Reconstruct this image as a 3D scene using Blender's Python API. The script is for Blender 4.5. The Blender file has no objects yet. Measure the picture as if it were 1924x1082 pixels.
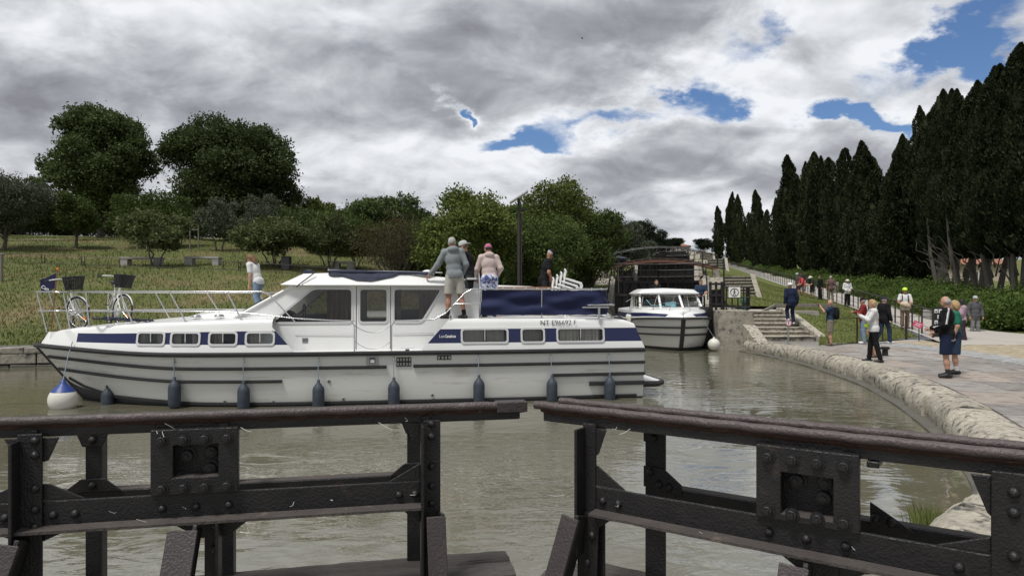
import bpy, bmesh, math, random
import numpy as np
from mathutils import Vector, Matrix
R = math.radians
random.seed(7)
rng = np.random.default_rng(7)
scene = bpy.context.scene
col = scene.collection

# ------------------------------------------------------------------ camera
FPX, PW, PH, HZ, EYE = 1283.0, 1924.0, 1082.0, 560.0, 1.72
cam_d = bpy.data.cameras.new('camera')
cam = bpy.data.objects.new('camera', cam_d); col.objects.link(cam)
cam.location = (0, 0, EYE); cam.rotation_euler = (R(90), 0, 0)
cam_d.sensor_fit = 'HORIZONTAL'; cam_d.sensor_width = 36.0
cam_d.lens = 36.0 * FPX / PW
cam_d.shift_y = (HZ - PH / 2) / PW
cam_d.clip_start = 0.05; cam_d.clip_end = 20000
scene.camera = cam

# ------------------------------------------------------------------ light
SUN_EL, SUN_AZ = 64.0, 222.0        # elevation; compass-like angle measured from +Y clockwise
sd = bpy.data.lights.new('sun', 'SUN'); sd.energy = 2.4; sd.angle = R(14); sd.color = (1.0, 0.975, 0.94)
so = bpy.data.objects.new('sun', sd); col.objects.link(so)
sv = Vector((math.sin(R(SUN_AZ)) * math.cos(R(SUN_EL)), math.cos(R(SUN_AZ)) * math.cos(R(SUN_EL)), math.sin(R(SUN_EL))))
so.rotation_euler = sv.to_track_quat('Z', 'Y').to_euler()
so.location = (0, 0, 60)

vs = scene.view_settings
scene.display_settings.display_device = 'sRGB'
vs.view_transform = 'Standard'; vs.look = 'None'; vs.gamma = 1.0; vs.use_curve_mapping = False
vs.exposure = 0.5
scene.cycles.use_denoising = True
scene.cycles.max_bounces = 8
scene.cycles.transparent_max_bounces = 12

# ------------------------------------------------------------------ world: sky with a deck of broken cloud
world = bpy.data.worlds.new('World'); scene.world = world; world.use_nodes = True
wn, wl = world.node_tree.nodes, world.node_tree.links
wn.clear()
def N(t, **kw):
    n = wn.new(t)
    for k, v in kw.items(): setattr(n, k, v)
    return n
def WM(op, a, b=None, c=None, clamp=False):
    n = N('ShaderNodeMath', operation=op, use_clamp=clamp)
    for i, x in enumerate((a, b, c)):
        if x is None: continue
        if isinstance(x, (int, float)): n.inputs[i].default_value = x
        else: wl.new(x, n.inputs[i])
    return n.outputs[0]
out = N('ShaderNodeOutputWorld'); bg = N('ShaderNodeBackground'); bg.inputs[1].default_value = 0.1
wl.new(bg.outputs[0], out.inputs[0])
sky = N('ShaderNodeTexSky', sky_type='NISHITA'); sky.sun_disc = False
sky.sun_elevation = R(SUN_EL); sky.sun_rotation = R(SUN_AZ); sky.air_density = 1.0; sky.dust_density = 0.6; sky.ozone_density = 2.2
tc = N('ShaderNodeTexCoord')
sep = N('ShaderNodeSeparateXYZ'); wl.new(tc.outputs['Generated'], sep.inputs[0])
CK = 0.42
zc = WM('ADD', WM('MAXIMUM', sep.outputs[2], 0.0), CK)
u = WM('DIVIDE', sep.outputs[0], zc); v = WM('DIVIDE', sep.outputs[1], zc)
def PQ(px, py):                      # a view direction as a point of the cloud deck
    d = Vector(((px - 962) / FPX, 1, (HZ - py) / FPX)).normalized()
    return d.x / (d.z + CK), d.y / (d.z + CK)
def deck(dx, dy, sc, detail, rough, dist, w):
    c = N('ShaderNodeCombineXYZ'); wl.new(WM('ADD', u, dx), c.inputs[0]); wl.new(WM('ADD', WM('MULTIPLY', v, 1.15), dy), c.inputs[1]); c.inputs[2].default_value = w
    n = N('ShaderNodeTexNoise', noise_dimensions='3D'); wl.new(c.outputs[0], n.inputs['Vector'])
    n.inputs['Scale'].default_value = sc; n.inputs['Detail'].default_value = detail
    n.inputs['Roughness'].default_value = rough; n.inputs['Distortion'].default_value = dist
    return n.outputs['Fac']
CW = 4.6
big = deck(0, 0, 1.3, 2, 0.45, 0.2, CW)
n1 = deck(0, 0, 2.3, 9, 0.47, 0.15, CW + 5)
n2 = deck(0.02, 0.09, 2.3, 3, 0.47, 0.15, CW + 5)
n3 = deck(0.006, 0.035, 7.0, 4, 0.55, 0.3, CW + 9)
fine = deck(0, 0, 7.0, 7, 0.58, 0.3, CW + 9)
dens = WM('ADD', WM('MULTIPLY', big, 0.45), WM('ADD', WM('MULTIPLY', n1, 0.70), WM('MULTIPLY', fine, 0.17)))
wu = WM('ADD', u, WM('MULTIPLY', WM('SUBTRACT', deck(3, 0, 4.0, 6, .6, 0, 8.1), .5), .55)); wv = WM('ADD', v, WM('MULTIPLY', WM('SUBTRACT', deck(0, 5, 4.0, 6, .6, 0, 2.2), .5), .40))
def blob(px, py, rx, ry, amt):       # opening (or thick spot) of the deck
    a, b = PQ(px, py); a2, _ = PQ(px + rx, py); _, b2 = PQ(px, py - ry)
    ex, ey = abs(a2 - a), abs(b2 - b)
    du = WM('DIVIDE', WM('SUBTRACT', wu, a), ex); dv = WM('DIVIDE', WM('SUBTRACT', wv, b), ey)
    r2 = WM('ADD', WM('MULTIPLY', du, du), WM('MULTIPLY', dv, dv))
    return WM('MULTIPLY', WM('POWER', 2.718, WM('MULTIPLY', r2, -1.0)), amt)
gaps = [(1300, 185, 95, 60, .30), (985, 270, 150, 30, .27), (1160, 235, 110, 28, .22), (1600, 225, 130, 28, .27), (1830, 125, 130, 70, .30), (822, 214, 34, 20, .36),
        (1420, 90, 110, 60, .18)]
tot = None
for g in gaps:
    b = blob(*g); tot = b if tot is None else WM('ADD', tot, b)
cover = WM('SUBTRACT', WM('ADD', dens, .085), tot)
mr = N('ShaderNodeMapRange', interpolation_type='SMOOTHSTEP'); wl.new(cover, mr.inputs[0])
mr.inputs[1].default_value = 0.50; mr.inputs[2].default_value = 0.62
mask = mr.outputs[0]
# light and dark of the clouds: relief towards the light, thickness darkens
relief = WM('ADD', WM('MULTIPLY', WM('SUBTRACT', n1, n2), 2.4), WM('MULTIPLY', WM('SUBTRACT', fine, n3), 1.0))
thick = N('ShaderNodeMapRange'); wl.new(cover, thick.inputs[0]); thick.inputs[1].default_value = 0.56; thick.inputs[2].default_value = 0.86
darkspots = WM('ADD', blob(900, 40, 420, 110, .12), WM('ADD', blob(1140, 90, 150, 80, .14), WM('ADD', blob(60, 360, 220, 60, .07), blob(500, 180, 330, 80, .06))))
lightspots = WM('ADD', blob(60, 90, 150, 90, .34), WM('ADD', blob(800, 330, 400, 60, .12), blob(1480, 200, 260, 120, .16)))
lum = WM('ADD', WM('SUBTRACT', 0.92, WM('MULTIPLY', thick.outputs[0], 0.62)), relief)
lum = WM('ADD', WM('SUBTRACT', lum, darkspots), lightspots)
cr = N('ShaderNodeValToRGB'); wl.new(lum, cr.inputs[0])
el = cr.color_ramp.elements
el[0].position = 0.15; el[0].color = (1.75, 1.82, 2.0, 1)
el[1].position = 1.0; el[1].color = (6.3, 6.45, 6.7, 1)
for p_, c_ in ((0.40, (2.55, 2.66, 2.9)), (0.62, (3.8, 3.95, 4.2)), (0.80, (5.1, 5.25, 5.5))):
    e = el.new(p_); e.color = (*c_, 1)
mx = N('ShaderNodeMix', data_type='RGBA'); wl.new(mask, mx.inputs[0])
skm = N('ShaderNodeMix', data_type='RGBA', blend_type='MULTIPLY'); skm.inputs[0].default_value = 1; wl.new(sky.outputs[0], skm.inputs[6]); skm.inputs[7].default_value = (.50, .60, .74, 1); wl.new(skm.outputs[2], mx.inputs[6]); wl.new(cr.outputs[0], mx.inputs[7])
wl.new(mx.outputs[2], bg.inputs[0])

# ------------------------------------------------------------------ helpers
def tag(o, label=None, category=None, group=None, kind=None):
    if label: o['label'] = label
    if category: o['category'] = category
    if group: o['group'] = group
    if kind: o['kind'] = kind
    return o
def thing(name, label, category, loc=(0, 0, 0), rz=0.0, group=None):
    o = bpy.data.objects.new(name, None); col.objects.link(o)
    o.location = loc; o.rotation_euler = (0, 0, rz); o.empty_display_size = 0.2
    return tag(o, label, category, group)
def mesh_np(name, verts, faces, mats, parent=None, smooth=None, midx=None):
    """verts (N,3), faces (M,k) all of one size"""
    verts = np.asarray(verts, dtype=np.float32); faces = np.asarray(faces, dtype=np.int32)
    me = bpy.data.meshes.new(name); nf, k = faces.shape
    me.vertices.add(len(verts)); me.vertices.foreach_set('co', verts.ravel())
    me.loops.add(nf * k); me.loops.foreach_set('vertex_index', faces.ravel())
    me.polygons.add(nf); me.polygons.foreach_set('loop_start', np.arange(nf, dtype=np.int32) * k)
    if midx is not None: me.polygons.foreach_set('material_index', np.asarray(midx, dtype=np.int32))
    me.update(calc_edges=True)
    return _finish(name, me, mats, parent, smooth)
def _finish(name, me, mats, parent, smooth):
    if not isinstance(mats, (list, tuple)): mats = [mats]
    for m in mats: me.materials.append(M[m] if isinstance(m, str) else m)
    if smooth is not None:
        me.shade_smooth()
        if smooth < 179: me.set_sharp_from_angle(angle=R(smooth))
    o = bpy.data.objects.new(name, me); col.objects.link(o)
    if parent is not None: o.parent = parent
    return o
def copy_tree(o, parent=None):
    c = o.copy(); col.objects.link(c)
    if parent is not None: c.parent = parent
    for ch in list(o.children): copy_tree(ch, c)
    return c
class MB:
    def __init__(s): s.v = []; s.f = []; s.m = []; s.mi = 0
    def add(s, vs, fs):
        b = len(s.v); s.v += [tuple(p) for p in vs]
        for f in fs: s.f.append([b + i for i in f]); s.m.append(s.mi)
        return s
    def box(s, c, d, rot=None):
        hx, hy, hz = d[0] / 2, d[1] / 2, d[2] / 2
        ps = [Vector((x, y, z)) for x in (-hx, hx) for y in (-hy, hy) for z in (-hz, hz)]
        if rot is not None: ps = [rot @ p for p in ps]
        ps = [p + Vector(c) for p in ps]
        return s.add(ps, [(0, 1, 3, 2), (4, 6, 7, 5), (0, 4, 5, 1), (2, 3, 7, 6), (0, 2, 6, 4), (1, 5, 7, 3)])
    def beam(s, a, b, w, h, up=(0, 0, 1)):
        a, b = Vector(a), Vector(b); d = (b - a); L = d.length; d.normalize()
        upv = Vector(up); x = d.cross(upv)
        if x.length < 1e-4: x = d.cross(Vector((1, 0, 0)))
        x.normalize(); z = x.cross(d)
        ps = []
        for t in (a, b):
            for sx, sz in ((-1, -1), (1, -1), (1, 1), (-1, 1)): ps.append(t + x * sx * w / 2 + z * sz * h / 2)
        return s.add(ps, [(0, 1, 2, 3), (7, 6, 5, 4), (0, 4, 5, 1), (1, 5, 6, 2), (2, 6, 7, 3), (3, 7, 4, 0)])
    def tube(s, pts, r, n=8, closed=False, caps=True):
        pts = [Vector(p) for p in pts]; k = len(pts)
        rs = r if isinstance(r, (list, tuple)) else [r] * k
        ref = None; rings = []
        for i in range(k):
            if closed: d = pts[(i + 1) % k] - pts[i - 1]
            else: d = pts[min(i + 1, k - 1)] - pts[max(i - 1, 0)]
            d.normalize()
            if ref is None:
                ref = d.cross(Vector((0, 0, 1)))
                if ref.length < 1e-3: ref = d.cross(Vector((0, 1, 0)))
            x = (ref - d * ref.dot(d)); x.normalize(); ref = x; y = d.cross(x)
            rings.append([pts[i] + (x * math.cos(2 * math.pi * j / n) + y * math.sin(2 * math.pi * j / n)) * rs[i] for j in range(n)])
        vs = [p for q in rings for p in q]; fs = []
        for i in range(k if closed else k - 1):
            i2 = (i + 1) % k
            for j in range(n):
                j2 = (j + 1) % n; fs.append((i * n + j, i * n + j2, i2 * n + j2, i2 * n + j))
        if caps and not closed:
            fs.append(tuple(range(n))[::-1]); fs.append(tuple((k - 1) * n + j for j in range(n)))
        return s.add(vs, fs)
    def cyl(s, a, b, r, n=12, r2=None): return s.tube([a, b], [r, r if r2 is None else r2], n)
    def lathe(s, prof, c=(0, 0, 0), n=16, rot=None):
        vs = []
        for r, z in prof:
            for j in range(n):
                p = Vector((r * math.cos(2 * math.pi * j / n), r * math.sin(2 * math.pi * j / n), z))
                if rot is not None: p = rot @ p
                vs.append(p + Vector(c))
        fs = []
        for i in range(len(prof) - 1):
            for j in range(n):
                j2 = (j + 1) % n; fs.append((i * n + j, i * n + j2, (i + 1) * n + j2, (i + 1) * n + j))
        fs.append(tuple(range(n))[::-1]); fs.append(tuple((len(prof) - 1) * n + j for j in range(n)))
        return s.add(vs, fs)
    def prism(s, poly, fn, t0, t1):
        """poly: 2-D outline; fn(p,q,t) -> 3-D"""
        n = len(poly)
        vs = [fn(p, q, t0) for p, q in poly] + [fn(p, q, t1) for p, q in poly]
        fs = [tuple(range(n))[::-1], tuple(range(n, 2 * n))] + [(i, (i + 1) % n, n + (i + 1) % n, n + i) for i in range(n)]
        return s.add(vs, fs)
    def loft(s, rings, closed=True, caps=True):
        n = len(rings[0]); vs = [p for q in rings for p in q]; fs = []
        for i in range(len(rings) - 1):
            for j in range(n if closed else n - 1):
                j2 = (j + 1) % n; fs.append((i * n + j, i * n + j2, (i + 1) * n + j2, (i + 1) * n + j))
        if caps and closed:
            fs.append(tuple(range(n))[::-1]); fs.append(tuple((len(rings) - 1) * n + j for j in range(n)))
        return s.add(vs, fs)
    def sphere(s, c, r, n=10, sc=(1, 1, 1)):
        prof = [(max(1e-4, r * math.sin(math.pi * i / n)), -r * math.cos(math.pi * i / n)) for i in range(n + 1)]
        b = len(s.v); s.lathe(prof, (0, 0, 0), n)
        for i in range(b, len(s.v)):
            p = s.v[i]; s.v[i] = (p[0] * sc[0] + c[0], p[1] * sc[1] + c[1], p[2] * sc[2] + c[2])
        return s
    def build(s, name, mats, parent=None, smooth=None, bevel=None, recalc=True):
        me = bpy.data.meshes.new(name); me.from_pydata(s.v, [], s.f)
        me.polygons.foreach_set('material_index', s.m)
        if recalc:
            bm = bmesh.new(); bm.from_mesh(me); bmesh.ops.recalc_face_normals(bm, faces=bm.faces[:]); bm.to_mesh(me); bm.free()
        me.update()
        o = _finish(name, me, mats, parent, smooth)
        if bevel:
            md = o.modifiers.new('bevel', 'BEVEL'); md.width = bevel; md.segments = 2; md.limit_method = 'ANGLE'; md.angle_limit = R(35)
        return o
def lerp(a, b, t): return a + (b - a) * t
def interp(x, tab): return float(np.interp(x, [t[0] for t in tab], [t[1] for t in tab]))
def smooth01(t): t = min(1, max(0, t)); return t * t * (3 - 2 * t)
def rrect(cx, cy, w, h, r, n=4):
    pts = []
    for qx, qy, a0 in ((1, 1, 0), (-1, 1, 90), (-1, -1, 180), (1, -1, 270)):
        for i in range(n + 1):
            a = R(a0 + 90 * i / n); pts.append((cx + qx * (w / 2 - r) + r * math.cos(a), cy + qy * (h / 2 - r) + r * math.sin(a)))
    return pts
def round_poly(pts, r, n=4):
    out_ = []
    k = len(pts)
    for i in range(k):
        p, a, b = Vector(pts[i]), Vector(pts[i - 1]), Vector(pts[(i + 1) % k])
        da, db = (a - p).normalized(), (b - p).normalized()
        A, B = p + da * r, p + db * r
        for j in range(n + 1):
            t = j / n; out_.append(tuple((A * (1 - t) + p * t) * (1 - t) + (p * (1 - t) + B * t) * t))
    return out_
def inset_poly(pts, d):
    """shrink a polygon about its edges (roughly)"""
    k = len(pts); area = sum(pts[i][0] * pts[(i + 1) % k][1] - pts[(i + 1) % k][0] * pts[i][1] for i in range(k))
    s = 1 if area > 0 else -1; res = []
    for i in range(k):
        a, p, b = Vector(pts[i - 1]), Vector(pts[i]), Vector(pts[(i + 1) % k])
        d1, d2 = (p - a), (b - p)
        if d1.length < 1e-6 or d2.length < 1e-6: res.append(tuple(p)); continue
        d1.normalize(); d2.normalize()
        n = Vector((-d1.y - d2.y, d1.x + d2.x)); n = n.normalized() * s
        c = max(0.5, abs(n.dot(Vector((-d1.y, d1.x)))))
        res.append(tuple(p + n * (d / c)))
    return res
def holed_panel(mb, outer, holes, fn):
    """flat panel with openings, triangulated; fn(p,q)->3-D"""
    bm = bmesh.new(); edges = []
    for loop in [outer] + holes:
        vs = [bm.verts.new((p, q, 0)) for p, q in loop]
        for i in range(len(vs)): edges.append(bm.edges.new((vs[i], vs[(i + 1) % len(vs)])))
    bmesh.ops.triangle_fill(bm, use_beauty=True, use_dissolve=False, edges=edges, normal=(0, 0, 1))
    bm.verts.index_update()
    mb.add([fn(v_.co.x, v_.co.y) for v_ in bm.verts], [[v_.index for v_ in f.verts] for f in bm.faces])
    bm.free()
def ring_band(mb, outer, inner, fn, t0, t1):
    n = len(outer)
    vs = [fn(p, q, t0) for p, q in outer] + [fn(p, q, t1) for p, q in outer] + [fn(p, q, t1) for p, q in inner] + [fn(p, q, t0) for p, q in inner]
    fs = []
    for a in range(3):
        for i in range(n):
            j = (i + 1) % n; fs.append((a * n + i, a * n + j, (a + 1) * n + j, (a + 1) * n + i))
    mb.add(vs, fs)
def text_mesh(name, body, size, mat, parent, loc, rot, bold=0.0, sx=1.0):
    cu = bpy.data.curves.new(name, 'FONT'); cu.body = body; cu.size = size; cu.offset = bold; cu.align_x = 'LEFT'; cu.extrude = 0.001
    o = bpy.data.objects.new('tmp', cu); col.objects.link(o)
    dg = bpy.context.evaluated_depsgraph_get(); me = bpy.data.meshes.new_from_object(o.evaluated_get(dg))
    bpy.data.objects.remove(o)
    me.name = name; me.materials.clear(); me.materials.append(M[mat])
    t = bpy.data.objects.new(name, me); col.objects.link(t)
    t.parent = parent; t.location = loc; t.rotation_euler = rot; t.scale = (sx, 1, 1)
    return t
def at(px, py, Y):                   # a point that stands Y metres out along a line of sight
    return Vector(((px - 962) / FPX * Y, Y, EYE + (HZ - py) / FPX * Y))

# ------------------------------------------------------------------ materials
M = {}
def mat(name, c, rough=0.6, metal=0.0, c2=None, scale=6.0, var=0.5, bump=0.0, bscale=40.0, spec=0.5, detail=5, island=0.0, coord='Object', c3=None, s3=1.0, stretch=None, transl=0.0, t3=(.55, .7), objrand=0.0):
    m = bpy.data.materials.new(name); m.use_nodes = True; nt = m.node_tree; n, l = nt.nodes, nt.links
    b = n['Principled BSDF']; b.inputs['Base Color'].default_value = (*c, 1); b.inputs['Roughness'].default_value = rough
    b.inputs['Metallic'].default_value = metal; b.inputs['Specular IOR Level'].default_value = spec
    tcn = n.new('ShaderNodeTexCoord'); vec = tcn.outputs[coord]
    if coord == 'World':
        pass
    if stretch:
        mp = n.new('ShaderNodeMapping'); mp.inputs['Scale'].default_value = stretch; l.new(vec, mp.inputs[0]); vec = mp.outputs[0]
    color = None
    if c2 is not None:
        t = n.new('ShaderNodeTexNoise'); t.inputs['Scale'].default_value = scale; t.inputs['Detail'].default_value = detail; t.inputs['Roughness'].default_value = 0.62
        l.new(vec, t.inputs['Vector'])
        r = n.new('ShaderNodeMapRange'); r.inputs[1].default_value = 0.5 - var / 2; r.inputs[2].default_value = 0.5 + var / 2; l.new(t.outputs['Fac'], r.inputs[0])
        x = n.new('ShaderNodeMix'); x.data_type = 'RGBA'; l.new(r.outputs[0], x.inputs[0]); x.inputs[6].default_value = (*c, 1); x.inputs[7].default_value = (*c2, 1)
        color = x.outputs[2]
    if c3 is not None:
        t = n.new('ShaderNodeTexNoise'); t.inputs['Scale'].default_value = s3; t.inputs['Detail'].default_value = 6; t.inputs['Roughness'].default_value = .65; l.new(vec, t.inputs['Vector'])
        r = n.new('ShaderNodeMapRange'); r.inputs[1].default_value = t3[0]; r.inputs[2].default_value = t3[1]; l.new(t.outputs['Fac'], r.inputs[0])
        x = n.new('ShaderNodeMix'); x.data_type = 'RGBA'; l.new(r.outputs[0], x.inputs[0])
        if color: l.new(color, x.inputs[6])
        else: x.inputs[6].default_value = (*c, 1)
        x.inputs[7].default_value = (*c3, 1); color = x.outputs[2]
    if objrand > 0:
        g = n.new('ShaderNodeObjectInfo'); h = n.new('ShaderNodeHueSaturation')
        r = n.new('ShaderNodeMapRange'); r.inputs[3].default_value = 1 - objrand; r.inputs[4].default_value = 1 + objrand; l.new(g.outputs['Random'], r.inputs[0]); l.new(r.outputs[0], h.inputs['Value']); l.new(color, h.inputs['Color']); color = h.outputs[0]
    if island > 0:
        g = n.new('ShaderNodeNewGeometry'); h = n.new('ShaderNodeHueSaturation')
        r = n.new('ShaderNodeMapRange'); r.inputs[3].default_value = 1 - island; r.inputs[4].default_value = 1 + island; l.new(g.outputs['Random Per Island'], r.inputs[0])
        l.new(r.outputs[0], h.inputs['Value'])
        if color: l.new(color, h.inputs['Color'])
        else: h.inputs['Color'].default_value = (*c, 1)
        color = h.outputs[0]
    if color: l.new(color, b.inputs['Base Color'])
    if bump > 0:
        t = n.new('ShaderNodeTexNoise'); t.inputs['Scale'].default_value = bscale; t.inputs['Detail'].default_value = 5; l.new(vec, t.inputs['Vector'])
        bp = n.new('ShaderNodeBump'); bp.inputs['Strength'].default_value = bump; bp.inputs['Distance'].default_value = 0.02; l.new(t.outputs['Fac'], bp.inputs['Height']); l.new(bp.outputs[0], b.inputs['Normal'])
    if transl > 0:
        tr = n.new('ShaderNodeBsdfTranslucent'); ms = n.new('ShaderNodeMixShader'); ms.inputs[0].default_value = transl
        if color: l.new(color, tr.inputs[0])
        else: tr.inputs[0].default_value = (*c, 1)
        l.new(b.outputs[0], ms.inputs[1]); l.new(tr.outputs[0], ms.inputs[2]); l.new(ms.outputs[0], n['Material Output'].inputs[0])
    M[name] = m; return m
def glassmat(name, tint, gloss_rough=0.02, fac=0.0):
    m = bpy.data.materials.new(name); m.use_nodes = True; n, l = m.node_tree.nodes, m.node_tree.links; n.remove(n['Principled BSDF'])
    tr = n.new('ShaderNodeBsdfTransparent'); tr.inputs[0].default_value = (*tint, 1)
    gl = n.new('ShaderNodeBsdfGlossy'); gl.inputs['Roughness'].default_value = gloss_rough
    fr = n.new('ShaderNodeFresnel'); fr.inputs[0].default_value = 1.52
    ad = n.new('ShaderNodeMath'); ad.operation = 'ADD'; ad.inputs[1].default_value = fac; l.new(fr.outputs[0], ad.inputs[0])
    ms = n.new('ShaderNodeMixShader'); l.new(ad.outputs[0], ms.inputs[0]); l.new(tr.outputs[0], ms.inputs[1]); l.new(gl.outputs[0], ms.inputs[2])
    l.new(ms.outputs[0], n['Material Output'].inputs[0]); M[name] = m
mat('gelcoat', (.80, .80, .785), .22, c2=(.74, .74, .715), scale=1.3, var=.5)
mat('hull_white', (.73, .73, .705), .3, c2=(.63, .63, .59), scale=1.4, var=.6, c3=(.42, .39, .31), s3=2.2, t3=(.58, .78), stretch=(.35, .35, 3.0))
mat('rubber', (.012, .012, .013), .6, c2=(.030, .030, .030), scale=5, var=.6, bump=.2, bscale=60)
mat('rail_pvc', (.14, .14, .135), .55, c2=(.05, .05, .05), scale=7, var=.5)
mat('antifoul', (.025, .03, .04), .7, c2=(.05, .05, .05), scale=4)
mat('navy_paint', (.012, .017, .066), .3)
mat('navy_canvas', (.0065, .011, .052), .8, c2=(.010, .016, .068), scale=3, bump=.15, bscale=30)
mat('dark_canvas', (.02, .024, .045), .85, c2=(.035, .04, .07), scale=5)
mat('steel', (.72, .72, .72), .22, metal=1.0)
mat('dull_steel', (.42, .42, .42), .4, metal=.9)
mat('alu_frame', (.62, .62, .61), .4, metal=.3)
mat('window_rubber', (.03, .03, .03), .6)
mat('fender', (.018, .028, .045), .62, c2=(.05, .06, .075), scale=9, var=.7, bump=.15, bscale=30)
mat('buoy_white', (.72, .71, .66), .5, c2=(.55, .53, .46), scale=6, var=.6)
mat('buoy_blue', (.02, .05, .22), .45)
mat('rope', (.16, .22, .27), .9, c2=(.3, .34, .36), scale=60)
mat('rope_teal', (.12, .36, .42), .9, c2=(.25, .5, .55), scale=40)
mat('black_plastic', (.012, .012, .013), .5)
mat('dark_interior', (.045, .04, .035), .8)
mat('curtain', (.62, .58, .52), .9, c2=(.5, .46, .4), scale=4)
mat('curtain_brown', (.20, .14, .11), .9, c2=(.28, .2, .16), scale=4)
mat('wood_table', (.20, .085, .035), .45, c2=(.28, .13, .06), scale=8, stretch=(1, 8, 1))
mat('white_plastic', (.78, .78, .76), .4)
mat('bike_white', (.72, .72, .68), .3)
mat('tyre', (.018, .018, .018), .8)
mat('orange_reflector', (.75, .2, .02), .3)
mat('wicker_black', (.014, .014, .015), .6, bump=.3, bscale=80)
mat('leather_black', (.02, .02, .02), .5)
glassmat('glass_dark', (.46, .46, .44), .02, .02)
glassmat('glass_clear', (.75, .77, .77), .02, .02)
mat('white_print', (.8, .8, .8), .5); mat('black_print', (.02, .02, .02), .5)
mat('iron', (.009, .0085, .009), .42, c2=(.020, .018, .018), scale=9, var=.5, bump=.30, bscale=110, c3=(.060, .042, .032), s3=5.0, t3=(.62, .78), spec=.45)
mat('iron_rail', (.060, .045, .043), .5, c2=(.085, .066, .062), scale=12, var=.6, bump=.35, bscale=90, c3=(.15, .13, .12), s3=14, t3=(.62, .74))
mat('iron_brown', (.036, .029, .029), .5, c2=(.055, .044, .042), scale=10, bump=.30, bscale=100)
mat('rust', (.07, .028, .015), .85, c2=(.03, .018, .014), scale=14, var=.6, bump=.9, bscale=45, c3=(.14, .10, .075), s3=11, t3=(.6, .75))
mat('rust_light', (.17, .085, .055), .8, c2=(.10, .05, .035), scale=3, var=.6, bump=.4, bscale=12)
mat('pale_flange', (.075, .062, .054), .8, c2=(.045, .038, .036), scale=9, var=.5, bump=.4, bscale=60, c3=(.16, .125, .10), s3=6, t3=(.6, .74))  # paler, browner than the gate iron, tan blotches; for the upward ledges
mat('old_timber', (.052, .044, .038), .85, c2=(.11, .098, .088), scale=10, var=.7, bump=1.0, bscale=16, stretch=(.6, 9, 9))
mat('grey_timber', (.14, .125, .105), .85, c2=(.22, .2, .17), scale=7, var=.6, bump=.5, bscale=20)
mat('web', (.5, .5, .48), .8)
mat('grass', (.084, .102, .034), .95, c2=(.128, .132, .053), scale=.55, var=.55, c3=(.19, .15, .082), s3=.20, t3=(.50, .66), bump=.8, bscale=9, spec=.1)
mat('grass_right', (.100, .122, .036), .95, c2=(.14, .15, .055), scale=.6, var=.55, c3=(.14, .12, .055), s3=.3, t3=(.56, .72), bump=.8, bscale=9, spec=.1)
mat('blade', (.088, .118, .032), .9, c2=(.135, .148, .052), scale=.4, var=.5, island=.22, spec=.1, c3=(.19, .155, .08), s3=.20, t3=(.50, .66))
mat('blade_right', (.115, .145, .040), .9, c2=(.165, .175, .065), scale=.4, var=.5, island=.3, spec=.1)
mat('earth', (.24, .18, .115), .95, c2=(.32, .25, .17), scale=2)
mat('stone', (.21, .19, .155), .9, c2=(.36, .33, .27), scale=5.5, var=.5, bump=1.0, bscale=13, c3=(.075, .073, .066), s3=3.4, t3=(.50, .66))
mat('coping_stone', (.46, .42, .33), .92, c2=(.24, .22, .185), scale=12, var=.4, bump=1.0, bscale=24, c3=(.075, .072, .065), s3=7.0, t3=(.52, .63), objrand=.16)
mat('damp_stone', (.07, .066, .052), .6, c2=(.12, .11, .085), scale=3, bump=.7, bscale=9)
mat('flagstone', (.22, .20, .185), .85, c2=(.34, .315, .285), scale=5.5, var=.5, bump=.9, bscale=14, island=.0, c3=(.12, .11, .105), s3=2.6, t3=(.48, .72), objrand=.22)
mat('flag_warm', (.25, .21, .18), .85, c2=(.35, .30, .255), scale=5, var=.5, bump=.9, bscale=14, c3=(.14, .12, .11), s3=2.6, t3=(.5, .72), objrand=.2)
mat('mortar', (.20, .18, .155), .95, c2=(.14, .13, .11), scale=5)
mat('sett_tan', (.38, .315, .215), .85, c2=(.31, .265, .19), scale=1.2, island=.22, bump=.3, bscale=20)
mat('sett_grey', (.26, .265, .27), .85, c2=(.33, .33, .32), scale=2, island=.2)
mat('path', (.36, .335, .30), .92, c2=(.42, .39, .35), scale=1.1, var=.5, bump=.25, bscale=60, c3=(.28, .26, .23), s3=.5)
mat('concrete', (.40, .39, .36), .85, c2=(.30, .29, .27), scale=3, bump=.2, bscale=30)
mat('fence_iron', (.035, .03, .028), .6)
mat('bark', (.075, .066, .056), .9, c2=(.13, .115, .10), scale=6, var=.6, bump=.9, bscale=16, stretch=(4, 4, .6))
mat('bark_pale', (.16, .145, .125), .9, c2=(.095, .084, .072), scale=6, var=.6, bump=.9, bscale=14, stretch=(5, 5, .5))
def leafmat(name, c, c2, isl=.35, sc=.5, tr=.25): mat(name, c, .7, c2=c2, scale=sc, var=.5, island=isl, spec=.12, transl=tr, objrand=.2)
leafmat('leaf_oak', (.052, .076, .026), (.088, .122, .044))
leafmat('leaf_mid', (.062, .094, .025), (.098, .135, .040))
leafmat('leaf_yellow', (.075, .105, .024), (.125, .155, .044))
leafmat('leaf_loquat', (.075, .100, .034), (.15, .165, .075), isl=.5)
leafmat('leaf_grey', (.075, .092, .058), (.11, .125, .085))
leafmat('leaf_brown', (.060, .052, .022), (.085, .070, .030))
leafmat('leaf_cypress', (.018, .026, .011), (.032, .042, .017), isl=.45, tr=.12)
leafmat('leaf_pine', (.014, .024, .012), (.022, .036, .016))
leafmat('leaf_hedge', (.075, .120, .028), (.11, .155, .040))
mat('roof_tile', (.33, .15, .09), .85, c2=(.24, .11, .07), scale=3, bump=.4, bscale=6)
mat('render_wall', (.50, .43, .34), .9, c2=(.42, .36, .28), scale=1)
mat('sign_white', (.75, .75, .73), .5); mat('sign_pink', (.55, .06, .14), .5); mat('sign_black', (.02, .02, .022), .4)
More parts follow.
